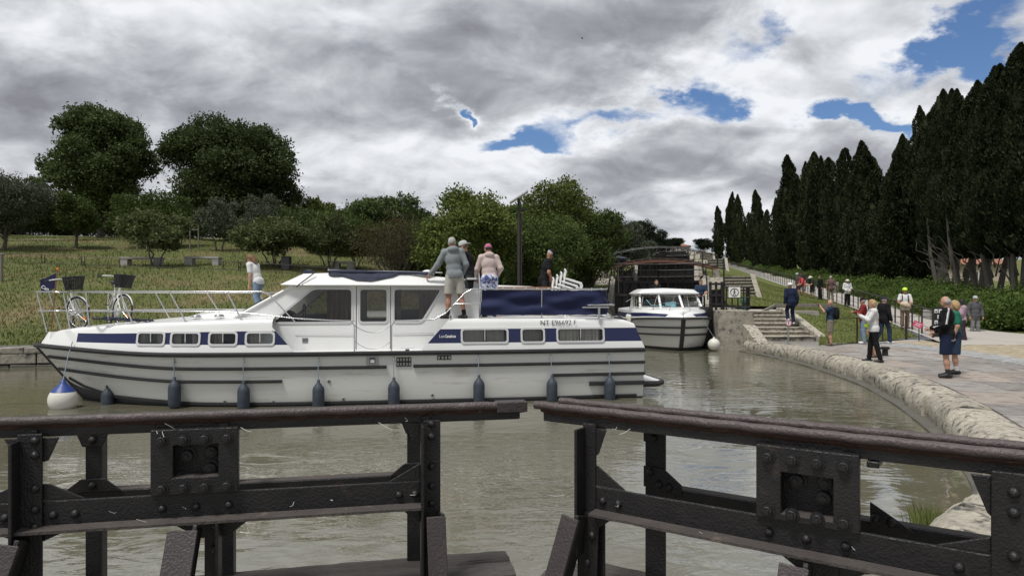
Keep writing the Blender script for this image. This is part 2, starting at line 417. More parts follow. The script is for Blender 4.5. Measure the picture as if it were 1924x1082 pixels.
mat('green_iron', (.02, .085, .06), .5)
mat('bird', (.02, .02, .02), .8)
# skin, hair and cloth
mat('skin', (.46, .27, .19), .55, c2=(.40, .22, .15), scale=14); mat('skin_tan', (.36, .19, .125), .55, c2=(.30, .15, .10), scale=14)
def cloth(n, c, k=.75): mat(n, c, .9, c2=tuple(x * k for x in c), scale=7, var=.6, spec=.2)
for n_, c_ in dict(hoodie_grey=(.25, .275, .285), shorts_cream=(.50, .48, .43), black_cloth=(.012, .012, .014), pink_hood=(.58, .47, .44), white_cloth=(.72, .72, .71), jeans=(.20, .27, .36), navy_cloth=(.014, .022, .05), charcoal=(.035, .036, .04),
                   lilac=(.42, .29, .36), aubergine=(.05, .03, .045), grey_trs=(.22, .22, .22), dark_denim=(.03, .045, .08), khaki=(.20, .18, .14), tan_short=(.28, .19, .13), brown_shirt=(.16, .10, .09), coral=(.75, .10, .13), red_cloth=(.22, .03, .03), green_cloth=(.02, .16, .10), grey_jacket=(.10, .10, .105), dusk_blue=(.03, .05, .09)).items(): cloth(n_, c_)
mat('floral', (.66, .68, .74), .9, c2=(.07, .10, .30), scale=11, var=.10, detail=2)
mat('hair_grey', (.42, .41, .39), .8, c2=(.28, .27, .26), scale=40); mat('hair_brown', (.10, .055, .03), .7, c2=(.17, .10, .055), scale=40); mat('hair_blond', (.42, .29, .14), .7, c2=(.30, .19, .09), scale=40); mat('hair_dark', (.02, .016, .013), .7); mat('hair_auburn', (.20, .10, .05), .7, c2=(.12, .06, .03), scale=40)
mat('cap_grey', (.42, .43, .44), .85); mat('cap_pink', (.42, .13, .22), .85); mat('hat_cream', (.68, .66, .58), .9); mat('neon', (.60, .85, .05), .4); mat('shoe_black', (.015, .015, .016), .6); mat('shoe_white', (.65, .64, .62), .6); mat('sandal', (.10, .06, .04), .7); mat('sole', (.25, .25, .25), .7); mat('dog', (.42, .28, .17), .9, c2=(.65, .55, .45), scale=9)
# ------------------------------------------------------------------ setting
WATER = -0.45
def struct(o): o['kind'] = 'structure'; return o
def sheet(name, rows, mats, smooth=179, parent=None):
    n = len(rows[0]); vs = np.array([p for r in rows for p in r], dtype=np.float32)
    k = len(rows); idx = np.arange(k * n).reshape(k, n)
    fs = np.stack([idx[:-1, :-1], idx[:-1, 1:], idx[1:, 1:], idx[1:, :-1]], -1).reshape(-1, 4)
    return mesh_np(name, vs, fs, mats, parent, smooth)
# water: murky, wind-rippled
m = bpy.data.materials.new('canal_water'); m.use_nodes = True; n, l = m.node_tree.nodes, m.node_tree.links
b = n['Principled BSDF']; b.inputs['Base Color'].default_value = (.118, .106, .062, 1); b.inputs['Roughness'].default_value = .035; b.inputs['IOR'].default_value = 2.0
g = n.new('ShaderNodeNewGeometry')
def wnoise(sx, sy, sc, det, dist, rot=0):
    mp = n.new('ShaderNodeMapping'); mp.inputs['Scale'].default_value = (sx, sy, 1); mp.inputs['Rotation'].default_value = (0, 0, R(rot)); l.new(g.outputs['Position'], mp.inputs[0])
    t = n.new('ShaderNodeTexNoise'); t.inputs['Scale'].default_value = sc; t.inputs['Detail'].default_value = det; t.inputs['Distortion'].default_value = dist; l.new(mp.outputs[0], t.inputs['Vector']); return t.outputs['Fac']
def wm(op, a, b_):
    q = n.new('ShaderNodeMath'); q.operation = op
    for i, x in enumerate((a, b_)):
        if isinstance(x, (int, float)): q.inputs[i].default_value = x
        else: l.new(x, q.inputs[i])
    return q.outputs[0]
w1 = wnoise(.55, 1.0, 1.3, 2, .8, 20); w2 = wnoise(.6, 1.0, 4.2, 3, .9, -12); w3 = wnoise(.6, 1, 11, 3, .6, 10)
calm = wnoise(1, 1, .22, 2, .5)
mrn = n.new('ShaderNodeMapRange'); mrn.inputs[1].default_value = .36; mrn.inputs[2].default_value = .64; mrn.inputs[3].default_value = .15; mrn.inputs[4].default_value = 1.7; l.new(calm, mrn.inputs[0])
hgt = wm('ADD', wm('MULTIPLY', w1, .55), wm('MULTIPLY', wm('ADD', wm('MULTIPLY', w2, .27), wm('MULTIPLY', w3, .07)), mrn.outputs[0]))
bp = n.new('ShaderNodeBump'); bp.inputs['Strength'].default_value = .34; bp.inputs['Distance'].default_value = .10; l.new(hgt, bp.inputs['Height']); l.new(bp.outputs[0], b.inputs['Normal'])
mud = wnoise(1, 1, .35, 4, .6); mx2 = n.new('ShaderNodeMix'); mx2.data_type = 'RGBA'; l.new(mud, mx2.inputs[0]); mx2.inputs[6].default_value = (.105, .098, .064, 1); mx2.inputs[7].default_value = (.150, .140, .098, 1); l.new(mx2.outputs[2], b.inputs['Base Color'])
M['water'] = m
struct(mesh_np('water', [(-90, -30, WATER), (60, -30, WATER), (60, 58, WATER), (-90, 58, WATER)], [(0, 1, 2, 3)], 'water'))
struct(mesh_np('ground', [(-6000, -6000, -1.6), (6000, -6000, -1.6), (6000, 6000, -1.6), (-6000, 6000, -1.6)], [(0, 1, 2, 3)], 'grass'))

LOCKC = lambda D: 5.55 + .245 * (D - 29)                 # centre line of the lock flight
ZLOCK = [(29, 1.2), (47, 1.2), (52, 3.2), (74, 3.2), (80, 6.0), (102, 6.0), (108, 8.5), (130, 8.5), (136, 10.8), (160, 10.8), (166, 13.0), (190, 13.0), (196, 15.0), (260, 16.5)]
ZSIDE = [(29, .9), (40, 1.25), (47, 2.2), (52, 3.1), (80, 5.6), (110, 8.3), (140, 10.8), (170, 13.0), (200, 15.0), (260, 16.5), (500, 20)]
SHORE = [(-150, 10), (-60, 13.6), (-30, 18.4), (-16, 21.4), (-9, 23.6), (-3, 26.2), (.4, 28), (2.2, 29.2)]
def yshore(X): return interp(X, SHORE) if X <= 2.2 else 29.2 + (X - 2.2) / .245
BANK = [(0, .12), (1.2, .30), (3, .85), (8, 2.35), (13, 3.35), (18, 3.95), (30, 6.0), (45, 7.6), (70, 9.5), (130, 12), (400, 16)]
def zleft(X, Y):
    s = max(0, (Y - yshore(min(X, 2.2))) * .93)
    zb = interp(s, BANK); zl = interp(Y, ZSIDE)
    w = smooth01((X + 9) / 10.0)
    if X > 2.2: w = 1
    z = lerp(zb, zl + .4 * smooth01((LOCKC(Y) - 6 - X) / 8), w)
    return z + .10 * math.sin(X * .45 + 1) * math.sin(Y * .38) * smooth01(s / 5)
rows = []
xs = list(np.linspace(-150, -45, 24)) + list(np.linspace(-42, 6, 97)) + list(np.linspace(7, 58, 52))
ts = np.linspace(0, 1, 90) ** 2.2
for t in ts: rows.append([(x, yshore(x) + .55 + t * 330, zleft(x, yshore(x) + .55 + t * 330)) for x in xs])
left_bank = struct(sheet('left_grass_bank', rows, 'grass'))
# sandy bare patch and path on the bank
def on_left(X, Y, dz=0): return (X, Y, zleft(X, Y) + dz)
def patch(name, poly_fn, nu, nv, mat_, dz):
    rows = [[poly_fn(i / (nu - 1), j / (nv - 1)) for i in range(nu)] for j in range(nv)]
    return struct(sheet(name, [[on_left(x, y, dz) for x, y in r] for r in rows], mat_))
patch('sandy_path', lambda a, c: (-36.5 + 9.0 * a + c * 1.2, 48 + 7 * a + (c - .5) * (.8 + 2.2 * math.sin(math.pi * a)) ), 24, 6, 'earth', .06)

# ---- right bank: fence line, ramp, verge
FENCE = [(25, 16.1), (27, 16.7), (42.8, 21.4), (57, 24.7), (250, 72.7), (400, 110)]
ZRAMP = [(0, 0), (25, 0), (27, .12), (42.8, 1.15), (57, 2.2), (250, 15.6), (400, 17)]
XF = lambda D: interp(D, FENCE); ZR = lambda D: interp(D, ZRAMP)
def xpath(D): return interp(D, [(25, 24.5), (27, 22.2), (29.5, 20.8), (32, 20.6), (34, 21.1), (42.8, 23.9), (57, 27.3), (250, 75.4), (400, 113)])
Ds = list(np.linspace(25, 60, 71)) + list(np.linspace(62, 320, 80))
struct(sheet('ramp_path', [[(lerp(XF(D) - .15, xpath(D), a), D, ZR(D) + .012) for a in np.linspace(0, 1, 9)] for D in Ds], 'path'))
def zverge(X, D): return ZR(D) - .03 + .25 * smooth01((X - xpath(D)) / 6)
Dv = list(np.linspace(-20, 24, 12)) + Ds
struct(sheet('verge', [[((24.7 if D < 25 else xpath(D)) - .05 + a * 130, D, zverge((24.7 if D < 25 else xpath(D)) + a * 130, D)) for a in np.linspace(0, 1, 20) ** 1.6] for D in Dv], 'grass_right'))
def xgl(D): return interp(D, [(24.6, 11.05), (27.6, 12.45), (31.8, 12.45), (32, 13.6), (36, 13.6), (36.3, 11.6), (37, 11.7), (50, 14.9), (52, 15.2), (260, 66.1)])
def xgr(D): return min(11 + (D - 24.5) / .7, XF(D) - .16) if D < 28.4 else XF(D) - .16
def zright(X, D):
    a, c = xgl(D), xgr(D); t = 0 if c - a < .01 else min(1, max(0, (X - a) / (c - a)))
    zl = interp(D, [(24.6, .02), (27.6, .22), (31.8, 1.08), (36, 1.3), (47, 2.3), (52, 3.15), (80, 5.6), (110, 8.3), (140, 10.8), (170, 13.0), (260, 16.4)])
    zr = interp(D, [(24.6, .02), (28.3, .06), (31, .35)]) if D < 31 else ZR(D) - .05
    return lerp(zl, zr, smooth01(t)) + .12 * math.sin(math.pi * t) * math.sin(X * .9) * math.cos(D * .5)
Dg = list(np.linspace(24.7, 60, 90)) + list(np.linspace(61, 260, 80))
right_slope = struct(sheet('right_grass_slope', [[(lerp(xgl(D), xgr(D), a), D, zright(lerp(xgl(D), xgr(D), a), D)) for a in np.linspace(0, 1, 26)] for D in Dg], 'grass_right'))

# ---- grass blades (nobody could count them)
def blades(name, pts, mat_, hmin, hmax, wid, parent=None):
    pts = np.asarray(pts); k = len(pts); ang = rng.uniform(0, 2 * np.pi, k); h = rng.uniform(hmin, hmax, k)
    lean = rng.normal(0, .35, (k, 2)) * h[:, None]; dx = np.stack([np.cos(ang), np.sin(ang), 0 * ang], 1) * wid
    tip = pts + np.concatenate([lean, h[:, None]], 1)
    vs = np.stack([pts - dx, pts + dx, tip], 1).reshape(-1, 3)
    return mesh_np(name, vs, np.arange(3 * k).reshape(-1, 3), mat_, parent)
def inframe(X, Y): return abs(X) < .80 * Y + 2
pts = []
while len(pts) < 70000:
    Y = 20 + 42 * random.random() ** 1.6; X = random.uniform(-.8, .22) * Y
    if X > LOCKC(Y) - 5 and Y > 28: continue
    if Y > yshore(X) + .6: pts.append((X, Y, zleft(X, Y) - .01))
tag(blades('bank_grass', pts, 'blade', .05, .16, .018), 'rough green and straw coloured grass covering the sloping far bank', 'grass', kind='stuff')
pts = []
while len(pts) < 45000:
    D = 24.7 + 40 * random.random() ** 1.5; a, c = xgl(D), xgr(D); X = random.uniform(a, c)
    if random.random() * 12 > (c - a): continue
    pts.append((X, D, zright(X, D) - .01))
tag(blades('slope_grass', pts, 'blade_right', .03, .11, .014), 'short mown green grass on the slope between lock and ramp', 'grass', kind='stuff')

# ---- right quay: mortar bed, coping stones, flagstones, setts
EDGE = [(9.55, 27.9), (9.75, 25.4), (9.75, 23.2), (9.5, 20.4), (9.0, 17.2), (8.25, 14.4), (7.35, 11.8), (6.5, 9.7), (5.65, 7.9), (4.95, 6.85), (4.12, 6.05), (3.45, 5.4), (3.0, 4.4), (2.9, 3.0), (2.95, -12)]
def dens_edge(step):
    P = [Vector(p) for p in EDGE]; fine = []
    for i in range(len(P) - 1):
        p0, p1, p2, p3 = P[max(i - 1, 0)], P[i], P[i + 1], P[min(i + 2, len(P) - 1)]
        for j in range(12):
            t = j / 12; fine.append(.5 * ((2 * p1) + (p2 - p0) * t + (2 * p0 - 5 * p1 + 4 * p2 - p3) * t * t + (-p0 + 3 * p1 - 3 * p2 + p3) * t ** 3))
    fine.append(P[-1]); acc = [0]
    for i in range(1, len(fine)): acc.append(acc[-1] + (fine[i] - fine[i - 1]).length)
    def ev(s):
        s = min(max(s, 0), acc[-1]); i = max(1, int(np.searchsorted(acc, s))); t = (s - acc[i - 1]) / max(1e-6, acc[i] - acc[i - 1]); p = fine[i - 1].lerp(fine[i], t)
        d = (fine[min(i + 2, len(fine) - 1)] - fine[max(i - 3, 0)]).normalized(); return p, d
    return ev, acc[-1]
edge, EL = dens_edge(.1)
def offp(s, o):                      # o > 0 inland, o < 0 over the water
    p, d = edge(s); nrm = Vector((-d.y, d.x)); 
    return p + nrm * o
ss = np.linspace(0, EL, 160)
bed = [[(*offp(s, .05), -.02) for s in ss], [(*offp(s, 1.2), -.015) for s in ss], [(max(offp(s, 6)[0], 9.0), offp(s, 6)[1] + .0, -.015) for s in ss], [(32, offp(s, 6)[1], -.015) for s in ss]]
quay = struct(sheet('quay', bed, 'mortar', smooth=None))
from mathutils import noise as mnoise
def nz(p, sc, amp): return mnoise.noise(Vector(p) * sc) * amp
COP = [(.52, -.30), (.50, .012), (.30, .03), (.16, .028), (.05, .012), (-.03, -.03), (-.09, -.09), (-.125, -.16), (-.14, -.24), (-.14, -.34), (-.12, -.46), (-.15, -.62), (-.10, -1.2)]
s = 0.0; ki = 0
while s < EL - 14:
    L = random.uniform(.95, 1.6); e = min(EL, s + L); mb = MB(); rings = []
    tilt = random.uniform(-.022, .016); push = random.uniform(-.03, .035)
    for q in np.linspace(s + .014, e - .014, 16):
        ring = []
        for o, z in COP:
            p = offp(q, o - push if o < .3 else o); z2 = z + tilt
            jag = .045 if o < .2 else .008
            ring.append((p.x + nz((p.x, p.y, z), 3.1, jag) + nz((p.y, z, p.x), 14.0, jag * .4), p.y + nz((p.y, p.x, z + 9), 3.1, jag), z2 + nz((p.x, p.y, 4 + z), 4.0, jag * .8) + nz((p.x, p.y, z), 13.0, jag * .45)))
        rings.append(ring)
    mb.loft(rings)
    mb.build('coping_stone', 'coping_stone', quay, smooth=50); s = e
# damp ledge at the waterline
mb = MB(); rings = []
for q in np.linspace(0, EL, 140):
    rings.append([(*offp(q, o), z + nz((q, o, 0), 1.5, .02)) for o, z in ((.1, -.38), (-.24, -.39), (-.30, -.43), (-.30, -1.1), (.1, -1.1))])
struct(mb.loft(rings).build('quay_footing', 'damp_stone', quay, smooth=50))
# flagstones in bands along the edge
o0 = .53
for band, w in enumerate((.85, .75, .95, .8)):
    s = random.uniform(0, .6)
    while s < EL - 13:
        L = random.uniform(.8, 1.9); e = s + L
        if min(offp(s, o0)[1], offp(e, o0)[1]) > 5.5 and offp(s, o0 + w)[1] < 27.5:
            g_ = .006; mb = MB(); k_ = 3; top = []; z0 = .004 + random.uniform(-.006, .008)
            ring_t = [(*offp(q, o0 + g_), z0) for q in np.linspace(s + g_, e - g_, k_)] + [(*offp(q, o0 + w - g_), z0) for q in np.linspace(e - g_, s + g_, k_)]
            ring_b = [(x, y, -.08) for x, y, _ in ring_t]
            nn = len(ring_t); mb.add(ring_t + ring_b, [tuple(range(nn))] + [(i, (i + 1) % nn, nn + (i + 1) % nn, nn + i) for i in range(nn)])
            mb.build('flagstone', random.choice(['flagstone', 'flagstone', 'flag_warm']), quay)
        s = e
    o0 += w
BAND = o0
# setts: a grey border row then warm setts laid in courses
sv_, sf_, sm_ = [], [], []
def sett(cx, cy, ang, lx, ly, zt, mi):
    c, s_ = math.cos(ang), math.sin(ang); b0 = len(sv_)
    for ex, zz in ((1.0, -.06), (1.0, zt - .012), (.88, zt)):
        for qx, qy in ((-1, -1), (1, -1), (1, 1), (-1, 1)):
            x, y = qx * lx / 2 * (ex if ex == 1 else 1 - .02 / lx), qy * ly / 2 * (ex if ex == 1 else 1 - .02 / ly)
            sv_.append((cx + x * c - y * s_, cy + x * s_ + y * c, zz))
    for r in range(2):
        for j in range(4): sf_.append((b0 + r * 4 + j, b0 + r * 4 + (j + 1) % 4, b0 + r * 4 + 4 + (j + 1) % 4, b0 + r * 4 + 4 + j)); sm_.append(mi)
    sf_.append((b0 + 8, b0 + 9, b0 + 10, b0 + 11)); sm_.append(mi)
xedge_tab = sorted([(offp(q, BAND)[1], offp(q, BAND)[0]) for q in np.linspace(0, EL, 300)])
ye = [t[0] for t in xedge_tab]; xe = [t[1] for t in xedge_tab]
Y = 6.0; row = 0
while Y < 27.2:
    dy = .15; x0 = float(np.interp(Y, ye, xe)) + .15; X = x0 + (.14 if row % 2 else 0)
    xr = 11 + (Y - 24.5) / .7 if False else 20.5 + .15 * (27 - Y)
    xl2 = 11 + (Y - 24.5) / .7 if Y > 24.5 else -99
    while X < xr:
        L = random.uniform(.22, .34)
        if X > xl2:
            grey = X < x0 + 1.0 or X > xr - .8
            sett(X + L / 2, Y, random.uniform(-.02, .02), L - .016, dy - .016, random.uniform(.004, .014), 1 if grey else 0)
        X += L
    Y += dy; row += 1
o = mesh_np('sett_paving', sv_, sf_, ['sett_tan', 'sett_grey'], quay, None, sm_); o['kind'] = 'stuff'
struct(sheet('plaza', [[(x, D, max(.0, ZR(D)) + .002) for x in np.linspace(0, 1, 2)] for D in (0, 1)], 'path')) if False else None
struct(sheet('plaza_paving', [[(lerp(20.4 + .15 * (27 - D), 24.8, a), D, .003) for a in np.linspace(0, 1, 6)] for D in np.linspace(2, 25.02, 20)], 'path'))
struct(sheet('plaza_apron', [[(lerp(max(11 + (D - 24.5) / .7, 11.5), XF(max(D, 25)) + 5, a), D, -.004) for a in np.linspace(0, 1, 6)] for D in np.linspace(24.6, 28.2, 8)], 'path'))

# ---- far left bank wall along the basin: coursed rubble
lw = thing('bank_wall', 'low weathered stone wall holding the grass bank at the water', 'wall')
P = [Vector(p) for p in SHORE if p[0] >= -31]; 
def shore_pt(t):
    L = [0]; 
    for i in range(1, len(P)): L.append(L[-1] + (P[i] - P[i - 1]).length)
    s = t * L[-1]; i = min(len(P) - 1, max(1, int(np.searchsorted(L, s)))); q = (s - L[i - 1]) / (L[i] - L[i - 1]); return P[i - 1].lerp(P[i], q), (P[i] - P[i - 1]).normalized(), L[-1]
_, _, TL = shore_pt(0)
stone_shapes = []
for zc_, h_, zi in ((-.62, .5, 0), (-.20, .34, 1), (.06, .22, 2)):
    s = random.uniform(0, .5)
    while s < TL - .3:
        L = random.uniform(.55, 1.25); p, d, _ = shore_pt((s + L / 2) / TL); a = math.atan2(d.y, d.x)
        mb = MB(); seedv = random.random() * 90
        g_ = 5; 
        vs_ = []; hx, hy, hz = L / 2 - .012, .34, h_ / 2 - .012
        mb.box((0, 0, 0), (2 * hx, 2 * hy, 2 * hz))
        mb.v = [(x + nz((x * 5 + seedv, y, z), 1.1, .05), y + nz((x, y * 3, z + seedv), 1.3, .06), z + nz((x + seedv, y, z), 1.7, .03)) for x, y, z in mb.v]
        o = mb.build('stone', 'stone' if zi else 'damp_stone', lw, bevel=.03)
        o.location = (p.x, p.y + .25, zc_); o.rotation_euler = (0, 0, a); s += L
# ------------------------------------------------------------------ lock flight
def lockpt(D, off, z): # off = metres to the right of the centre line
    return (LOCKC(D) + off * .971, D - off * .238, z)
def wallprism(mb, pts_side, offa, offb):
    """pts_side: outline in (D, z); swept from offset a to b"""
    mb.prism(pts_side, lambda D, z, t: lockpt(D, t, z), offa, offb)
# chamber walls, one long wall on each side, stepping up at every gate
for side, nm, lab in ((1, 'lock_wall', 'stepped stone wall on the ramp side of the lock flight'), (-1, 'lock_wall', 'stepped stone wall on the tree side of the lock flight')):
    w = thing(nm, lab, 'wall')
    prev = 30.0
    for gi, gate in enumerate((50, 78, 106, 134, 164, 194)):
        zt = interp(prev + 8, ZLOCK); zn = interp(gate + 8, ZLOCK)
        mb = MB(); wallprism(mb, [(prev, -1.2), (prev, zt), (gate - 3.4, zt), (gate - 3.4, -1.2)], side * 3.15, side * 4.3); mb.build('chamber_wall', 'stone', w, bevel=.04)
        mb = MB(); wallprism(mb, [(gate - 3.4, -1.2), (gate - 3.4, zt), (gate - .2, zn), (gate + 2.2, zn), (gate + 2.2, -1.2)], side * 3.12, side * 4.6); mb.build('gate_pier', 'stone', w, bevel=.05)
        mb = MB(); wallprism(mb, [(gate - 3.7, zt - .02), (gate - 3.7, zt + .14), (gate - .3, zn + .14), (gate + 2.2, zn + .14), (gate + 2.2, zn - .02), (gate - .2, zn - .02), (gate - 3.4, zt - .02)], side * 3.05, side * 3.6); mb.build('pier_coping', 'coping_stone', w, bevel=.03)
        if gi < 4:
            ns = 9; nsx = gate - 3.6
            for k in range(ns):
                mb = MB(); dz = (zn - zt) / ns; d0 = nsx - 1.2 + k * .55
                wallprism(mb, [(d0, zt + k * dz - .6), (d0, zt + (k + 1) * dz), (d0 + .62, zt + (k + 1) * dz), (d0 + .62, zt + k * dz - .6)], side * 4.64, side * 6.4); mb.build('step', 'damp_stone', w); mb = MB(); wallprism(mb, [(d0 - .06, zt + (k + 1) * dz + .002), (d0 - .06, zt + (k + 1) * dz + .07), (d0 + .55, zt + (k + 1) * dz + .07), (d0 + .55, zt + (k + 1) * dz + .002)], side * 4.64, side * 6.4); mb.build('tread', 'coping_stone', w)
            mb = MB(); wallprism(mb, [(nsx - 1.5, zt - .7), (nsx - 1.5, zt + .15), (nsx + 4.0, zn + .25), (nsx + 4.4, zn + .25), (nsx + 4.4, zt - .7)], side * 6.42, side * 6.75); mb.build('stair_cheek', 'coping_stone', w, bevel=.03)
        prev = gate + 2.2
# floor between the walls beyond each gate (upper water)
for gate in (50, 78, 106, 134, 164):
    zt = interp(gate + 8, ZLOCK) - .45; e = gate + 26
    mb = MB(); mb.add([lockpt(gate + .6, -3.2, zt), lockpt(gate + .6, 3.2, zt), lockpt(e, 3.2, zt), lockpt(e, -3.2, zt)], [(0, 1, 2, 3)]); struct(mb.build('water', 'water'))
# closed gates up the flight
def mitre_gate(D, zb, zt, full, lab, idx):
    g = thing('lock_gate', lab, 'lock gate')
    for side in (-1, 1):
        def P(a, z, f=0): # a 0..1 from the wall to the mitre
            return Vector(lockpt(D - .15 + .9 * (a) + f, side * lerp(3.15, 0.0, a), z))
        mb = MB()
        mb.add([P(0, zb), P(1, zb), P(1, zt), P(0, zt), P(0, zb, .18), P(1, zb, .18), P(1, zt, .18), P(0, zt, .18)], [(0, 1, 2, 3), (7, 6, 5, 4), (0, 4, 5, 1), (1, 5, 6, 2), (2, 6, 7, 3), (3, 7, 4, 0)])
        mb.build('leaf', 'iron', g)
        for a in np.linspace(.03, .97, 6 if full else 4):
            MB().beam(P(a, zb, -.10), P(a, zt + .25, -.10), .13, .16).build('upright', 'iron', g)
        for z in np.linspace(zb + .3, zt - .1, 5 if full else 3):
            MB().beam(P(0, z, -.14), P(1, z, -.14), .12, .16).build('cross_beam', 'iron_brown' if full else 'iron', g)
        if full:
            MB().beam(P(.05, zb + 1.2, -.2), P(.45, zt, -.2), .07, .1).build('brace', 'iron', g); MB().beam(P(.95, zb + 1.2, -.2), P(.55, zt, -.2), .07, .1).build('brace', 'iron', g)
        # walkway with hand rails
        MB().beam(P(0, zt + .28, -.35), P(1, zt + .28, -.35), .5, .06).build('walkway', 'old_timber', g)
        for f in (-.62, -.10):
            MB().tube([P(0, zt + 1.2, f), P(1, zt + 1.2, f)], .035, 6).build('handrail', 'iron_brown', g)
            MB().tube([P(0, zt + .75, f), P(1, zt + .75, f)], .025, 6).build('handrail', 'iron', g)
            for a in np.linspace(0, 1, 6): MB().tube([P(a, zt + .2, f), P(a, zt + 1.2, f)], .03, 6).build('rail_post', 'iron', g)
        # railing carried on along the pier
        if full:
            for f2 in np.linspace(0, 3.4, 5):
                MB().tube([lockpt(D - 3.2 + f2 * .9, side * 3.35, interp(D + 8, ZLOCK) - 2.0 + f2 * .62), lockpt(D - 3.2 + f2 * .9, side * 3.35, interp(D + 8, ZLOCK) - .95 + f2 * .62)], .03, 6).build('rail_post', 'iron', g)
            MB().tube([lockpt(D - 3.2, side * 3.35, interp(D + 8, ZLOCK) - .95), lockpt(D - .1, side * 3.35, interp(D + 8, ZLOCK) + 1.15)], .035, 6).build('handrail', 'iron', g)
    return g
mitre_gate(50, -1.2, 3.0, True, 'tall dark iron lock gate closed across the chamber behind the small cruiser', 0)
for i, gate in enumerate((78, 106, 134, 164)):
    zt = interp(gate + 8, ZLOCK)
    mitre_gate(gate, zt - 3.4, zt - .2, False, ['dark lock gate just above the rust coloured arch', 'dark lock gate second above the rust coloured arch', 'dark lock gate third above the rust coloured arch', 'dark lock gate highest up the flight'][i], i + 1)
# arched girder footbridge over the second chamber
ab = thing('arched_footbridge', 'rust brown arched girder spanning the lock above the dark gate', 'footbridge', lockpt(52.4, 0, 3.2), -.24)
for y in (-.5, .5):
    mb = MB(); rg = []
    for q in np.linspace(-1, 1, 21):
        x = q * 4.3; zc_ = .75 + .72 * (1 - q * q); th = .24 if abs(q) < .6 else .18
        rg.append([(x, y - .06, zc_ - th), (x, y + .06, zc_ - th), (x, y + .06, zc_ + th * .4), (x, y - .06, zc_ + th * .4)])
    mb.loft(rg).build('girder', 'rust_light' if 'rust_light' in M else 'rust', ab)
for q in np.linspace(-.95, .95, 14):
    MB().box((q * 4.3, 0, .82 + .72 * (1 - q * q)), (.55, 1.2, .05)).build('deck_plank', 'old_timber', ab)
for y in (-.55, .55):
    MB().tube([(q * 4.3, y, 1.15 + .72 * (1 - q * q) + .55) for q in np.linspace(-1, 1, 15)], .03, 6).build('handrail', 'iron', ab)
    for q in np.linspace(-1, 1, 9): MB().tube([(q * 4.3, y, .75 + .72 * (1 - q * q)), (q * 4.3, y, 1.15 + .72 * (1 - q * q) + .55)], .025, 6).build('rail_post', 'iron', ab)
for q in (-1, 1): MB().box((q * 4.2, 0, .3), (.5, 1.3, .7)).build('abutment', 'stone', ab, bevel=.04)

# near pier with the stair beside it
np_ = thing('lock_pier', 'lichen stained masonry pier between the small cruiser and the steps', 'pier')
mb = MB(); pr = [(8.72, 28.9), (9.35, 28.55), (10.05, 28.35), (10.15, 31.5), (9.4, 34.6), (8.9, 34.6)]
def rough_wall(mb, pts2, z0, z1, mat_, parent, nm):
    rg = []
    for z in np.linspace(z0, z1, 9):
        ring = []
        for i in range(len(pts2)):
            a, c = pts2[i], pts2[(i + 1) % len(pts2)]
            for t in np.linspace(0, 1, 7)[:-1]:
                x, y = lerp(a[0], c[0], t), lerp(a[1], c[1], t); ring.append((x + nz((x, y, z), 1.8, .07), y + nz((y, z, x), 1.8, .07), z + nz((x, y, z), 2.5, .03)))
        rg.append(ring)
    mb.loft(rg); return mb.build(nm, mat_, parent, smooth=60)
rough_wall(mb, pr, -1.3, 1.18, 'stone', np_, 'masonry')
mb = MB(); mb.prism([(26.9, -.1), (26.9, .02), (28.2, .55), (30.6, 1.24), (32.0, 1.26), (32.0, -.2)], lambda D, z, t: (t + .02 * (D - 28), D, z), 9.62, 10.12); mb.build('sloping_cheek', 'coping_stone', np_, bevel=.04)
lp = [(8.85, 31.6), (14.2, 31.6), (14.4, 38.2), (10.6, 38.2)]
mb = MB(); mb.add([(x, y, 1.13) for x, y in lp] + [(x, y, -.3) for x, y in lp], [(0, 1, 2, 3), (0, 4, 5, 1), (1, 5, 6, 2), (2, 6, 7, 3), (3, 7, 4, 0)]); struct(mb.build('landing', 'path'))
st = thing('stone_steps', 'worn stone steps climbing from the quay to the lock side', 'steps')
for k in range(7):
    y0 = 27.55 + k * .58; mb = MB(); mb.box((11.15 + .01 * k, y0 + .38, .155 * (k + 1) - .35), (2.12, .76, .7)); o = mb.build('step', 'coping_stone' if k % 3 else 'stone', st, bevel=.025)
    MB().box((11.15 + .01 * k, y0 + .36, .155 * (k + 1) + .012), (2.16, .80, .05)).build('tread', 'coping_stone', st, bevel=.02)
mb = MB(); mb.prism([(27.0, -.1), (27.0, .1), (31.0, 1.25), (31.8, 1.27), (31.8, -.1)], lambda D, z, t: (t, D, z), 12.28, 12.62); mb.build('cheek_wall', 'coping_stone', st, bevel=.03)
# low wooden barrier above the steps
lb = thing('timber_barrier', 'low weathered timber beam lying across the grass above the steps', 'beam', (13.6, 32.2, 1.2))
MB().beam((-1.2, 0, .18), (1.8, .3, .16), .16, .16).build('beam', 'grey_timber', lb, bevel=.01); MB().beam((-1.2, 0, .18), (-2.2, -.6, -.2), .12, .12).build('prop', 'grey_timber', lb, bevel=.01)
for x in (-1.0, 1.5): MB().box((x, .1, -.05), (.14, .14, .4)).build('post', 'grey_timber', lb)

